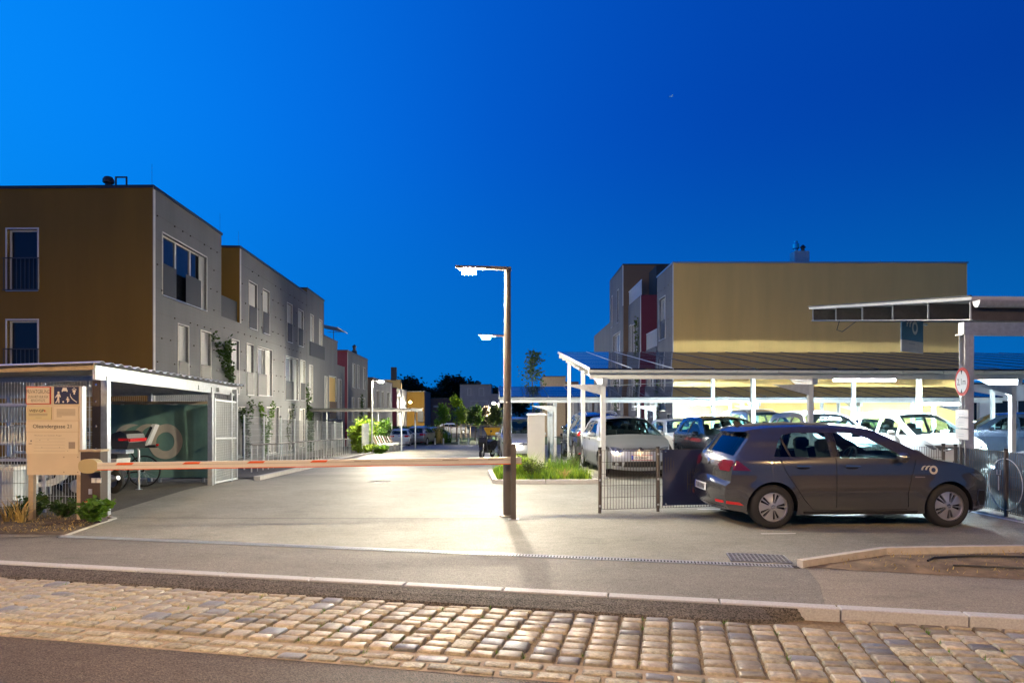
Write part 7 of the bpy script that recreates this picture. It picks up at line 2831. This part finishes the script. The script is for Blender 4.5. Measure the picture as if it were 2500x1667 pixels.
climber([[(47, -1), (46.8, 1), (47.2, 3.6)]], FR4, lambda y, z: (y - 44.4, z), 'brown leaved creeper on the right clad wall', 39, M_leafd, 320, .16, .25)

# young trees, far trees
tree((px(1302, 37.5), 37.5, gz(37.5)), 6.3, .95, 2.1, 900, .16, M_leafo, 'slender sparse tree rising behind the rear carport', 41, shape='oval', trunk_r=.05, branchy=8)
TG = 'staked young trees at the end of the drive'
for k, (c, y, h, r, mt, lab) in enumerate(((1115, 66, 4.9, .85, M_leafy, 'bright yellow green staked tree at the end of the drive'),
                                           (1083, 67, 3.9, .75, M_leaf, 'lower green staked tree left of the bright one'),
                                           (1160, 69, 3.9, .85, M_leafd, 'dark bushy staked tree before the white house'),
                                           (1188, 72, 3.7, .8, M_bark, 'brownish bare staked tree before the white house'),
                                           (1210, 67, 3.6, .8, M_leafo, 'olive staked tree next to the distant lamp post'),
                                           (1137, 76, 3.5, .7, M_leafo, 'thin staked tree behind the bright green one'))):
    tree((px(c, y), y, gz(y)), h, r, 1.6, 1500, .20, mt, lab, 50 + k, TG, True, trunk_r=.05)
for k, (c, y, h, r, lab) in enumerate(((996, 170, 10.6, 3.3, 'dark round tree behind the yellow house, left one'), (1028, 175, 8.6, 3.0, 'lower dark tree behind the yellow house'),
                                       (1098, 172, 11.0, 3.2, 'dark spreading tree between yellow and white house'), (1130, 176, 11.4, 3.2, 'tall dark tree behind the white house'),
                                       (1153, 180, 10.0, 2.5, 'dark tree crown over the white house roof'), (1212, 168, 8.0, 2.6, 'low dark tree right of the white house'),
                                       (1268, 150, 7.2, 2.4, 'low dark tree beyond the rear carport'), (1060, 168, 8.0, 3.0, 'low dark tree above the brown house'))):
    tree((px(c, y), y, -1.75), h, r * 1.15, h * .35, 2600, .75, M_leaff, lab, 80 + k, 'dark trees behind the houses', False, 'round', 'far_tree', .22, 9)
# shrubs, reeds at the end of the drive
for k, (c, y, h, mt, lab) in enumerate(((1050, 63.2, 1.9, M_leaf, 'upright green reed clump by the left bollards'), (1065, 64, 1.8, M_straw, 'pale feathery reed clump by the left bollards'),
                                        (1085, 64.5, 1.6, M_leaf, 'green reed clump below the lower staked tree'))):
    grass_clump((px(c, y), y, gz(y)), 240, h, .02, mt, lab, 100 + k, .35, spread=.25, name='reed_clump')
for k, (c, y, r, h, mt, lab) in enumerate(((893, 38.5, .75, 1.9, M_leafy, 'yellow green bush above the white mesh screen'), (918, 40.5, .85, 1.8, M_leaf, 'mid green bush behind the bench row'),
                                           (893, 36.3, .6, .45, M_leafy, 'low green ground plant at the foot of the grey lamp post'), (925, 36.6, .5, .35, M_leaf, 'low green plant before the concrete bench'),
                                           (868, 39, .5, 1.5, M_leafy, 'small potted green bush at the canopy edge'))):
    shrub((px(c, y), y, gz(y)), r, h, 1100, .16, mt, lab, 120 + k)
hd = thing('hedge', 'dark clipped hedge behind the far parked cars', 'hedge', (-10.5, 70, gz(70)))
rnd = random.Random(9)
m = MB()
leaf_quads(m, [Vector((rnd.uniform(-4.5, 3.2), rnd.uniform(-.5, .5), rnd.uniform(0, 1.5))) for k in range(4200)], .2, rnd)
m.build('foliage', M_leafd, hd)
m = MB()
for k in range(9):
    m.tube([(-4 + k * .85, 0, 0), (-4 + k * .85, 0, 1.2)], .03, 5)
m.build('stems', M_bark, hd)

# ================================================================== LEFT FOOTPATH: fence, handrail, canopy, bench, screen
fx = lambda y: -8.5 - .065 * (y - 20.8)
lf_ = thing('steel_fence', 'tall galvanised wire fence along the left footpath', 'fence', (fx(20.8), 20.8, gz(20.8)))
y = 20.8
ypos = []
while y < 38:
    ypos.append(y)
    MB().tube([(fx(y), y, gz(y)), (fx(y), y, gz(y) + 1.78)], .03, 8).build('post', M_galv, lf_, w=True, smooth=True)
    MB().tube([(fx(y), y, gz(y) + 1.78), (fx(y), y, gz(y) + 1.82)], .04, 8).build('post_cap', M_blackp, lf_, w=True, smooth=True)
    y += 2.0
m = MB()
for a, b_ in zip(ypos, ypos[1:]):
    wire_panel(m, (fx(a), a), (fx(b_), b_), gz(a) + .08, gz(a) + 1.72, .10, .20, .004, gz(b_) - gz(a))
m.build('wire_mesh', M_wire, lf_, w=True, kind='stuff')
hx = lambda y: -7.75 - .07 * (y - 19.5)
hr = thing('handrail', 'low steel bar railing along the left footpath before the wire fence', 'railing', (hx(19.5), 19.5, gz(19.5)))
m = MB()
m.tube([(hx(19.5), 19.5, gz(19.5) + .84), (hx(36), 36, gz(36) + .84)], .028, 8)
m.build('top_rail', M_pole, hr, w=True, smooth=True)
y = 19.5
k = 0
while y < 36.1:
    MB().tube([(hx(y), y, gz(y)), (hx(y), y, gz(y) + .84)], .020 if k % 3 == 0 else .013, 6).build('baluster', M_galv, hr, w=True, smooth=True)
    y += .55
    k += 1
cl = thing('entrance_canopy', 'flat dark roofed canopy reaching from the left houses over the footpath', 'canopy', (px(880, 42), 42, gz(42)))
z_ = pz(1003, 41)
MB().box((-9.4, 43.2, z_ + .04), (6.2, 5.6, .16)).build('roof', M_dark, cl, w=True)
MB().box((-9.4, 43.2, z_ + .15), (6.4, 5.8, .04)).build('roof_edge', M_coping, cl, w=True)
for x, y in ((-6.9, 40.9), (-6.7, 45.4), (-8.3, 40.7), (-11.5, 40.7)):
    MB().tube([(x, y, gz(y)), (x, y, z_)], .05, 8).build('post', M_galv, cl, w=True, smooth=True)
for x in (-7.6, -9.2):
    MB().beam((x, 41.5, gz(41.5)), (x, 41.5, z_), .10, .02).build('drain_pipe', M_galv, cl, w=True)
sc_ = thing('mesh_screen', 'white gabion-like mesh screen beside the lamp post of the bench row', 'screen', (px(887, 36), 36.5, gz(36)))
MB().box((px(887, 36.4), 36.9, gz(36.5) + .83), (.10, 1.8, 1.66), .06).build('panel', M_white, sc_, w=True)
m = MB()
wire_panel(m, (px(887, 36.4) + .12, 36.0), (px(887, 36.4) + .02, 37.8), gz(36.5) + .02, gz(36.5) + 1.66, .2, .2, .008)
m.build('wire_mesh', M_galv, sc_, w=True, kind='stuff')
bn = thing('bench', 'concrete bench with four slatted seats at the left edge of the drive', 'bench', (-7.7, 39, gz(39)))
for k in range(3):
    y = 38.0 + k * 1.55
    x = -7.75 + k * .12
    MB().prism([(-.30, -.72), (.34, -.72), (.34, .72), (-.30, .72)], .42, Matrix.Translation((x, y, gz(y)))).build('concrete_block', M_concrete, bn, w=True)
for k in range(4):
    y = 37.7 + k * 1.1
    x = -7.78 + k * .09
    for j in range(5):
        MB().box((x + .06 + j * .085, y, gz(y) + .50), (.07, .85, .03)).build('seat_slat', M_white, bn, w=True)
        MB().beam((x - .02 - j * .045, y - .42, gz(y) + .58 + j * .085), (x - .02 - j * .045, y + .42, gz(y) + .58 + j * .085), .02, .07).build('back_slat', M_wood, bn, w=True)
    for e in (-.4, .4):
        MB().tube([(x + .45, y + e, gz(y) + .42), (x, y + e, gz(y) + .50), (x - .24, y + e, gz(y) + 1.0)], .025, 6).build('seat_frame', M_white, bn, w=True, smooth=True)
# bollards
for c in (1042.6, 1062.5, 1082.6, 1120, 1144, 1164):
    y = 61.6
    t = thing('bollard', 'white square bollard in the row closing the end of the drive', 'bollard', (px(c, y), y, gz(y)), 0, 'white bollards at the end of the drive')
    MB().prism([(-.055, -.055), (.055, -.055), (.055, .055), (-.055, .055)], .56).build('shaft', M_white, t)
    MB().add([(-.055, -.055, .56), (.055, -.055, .56), (.055, .055, .56), (-.055, .055, .56), (0, 0, .60)], [(0, 1, 4), (1, 2, 4), (2, 3, 4), (3, 0, 4)]).build('cap', M_white, t)
# motorcycle before the silver van, yellow skip, distant bits
scooter((px(1190, 30.5), 30.5, gz(30.5)), radians(250), 'dark motorcycle parked left of the silver van', M_blackp, case=False)
sk = thing('skip_container', 'small yellow skip glimpsed behind the motorcycle', 'skip', (px(1207, 58), 58.5, gz(58)))
MB().add([(-.6, -.5, .9), (.6, -.5, .9), (.6, .5, .9), (-.6, .5, .9), (-.95, -.7, 1.55), (.95, -.7, 1.55), (.95, .7, 1.55), (-.95, .7, 1.55)],
         [(3, 2, 1, 0), (0, 1, 5, 4), (1, 2, 6, 5), (2, 3, 7, 6), (3, 0, 4, 7)]).build('bucket', mk('yellow_machine_paint', (.7, .36, .02), .5), sk)
for x in (-.5, .5):
    MB().box((x, 0, .45), (.14, .8, .9)).build('leg', M_dark, sk)
bicycle((px(1372, 24.8), 25.0, gz(25)), radians(85), 'dark bicycle parked between the left carport posts', seat=False)
# aeroplane high over the roofs
ap = thing('aeroplane', 'tiny aeroplane with white lights high in the evening sky', 'aeroplane', (px(1640, 5200), 5200, pz(235, 5200)), radians(15))
MB().lathe([(.01, -19), (1.2, -16), (1.9, -8), (1.9, 12), (1.0, 17), (.01, 19)], 10, Matrix.Rotation(pi / 2, 4, 'Y')).build('fuselage', M_white, ap, smooth=True)
MB().add([(3, 0, -.5), (-3, 0, -.5), (-7, 17, .8), (-5, 17, .8), (-5, -17, .8), (-7, -17, .8)], [(0, 1, 2, 3), (1, 0, 4, 5)]).build('wing', M_white, ap)
MB().add([(-14, 0, 1), (-18, 0, 1), (-19, 0, 6), (-17.5, 0, 6)], [(0, 1, 2, 3)]).build('tail_fin', M_white, ap)
M_nav = emit('navigation_light', (1, 1, 1), 30)
for p in ((0, 0, -2.2), (-6, 17, .9), (-6, -17, .9)):
    MB().lathe([(.01, -.6), (.6, 0), (.01, .6)], 8, Matrix.Translation(p)).build('navigation_light', M_nav, ap)
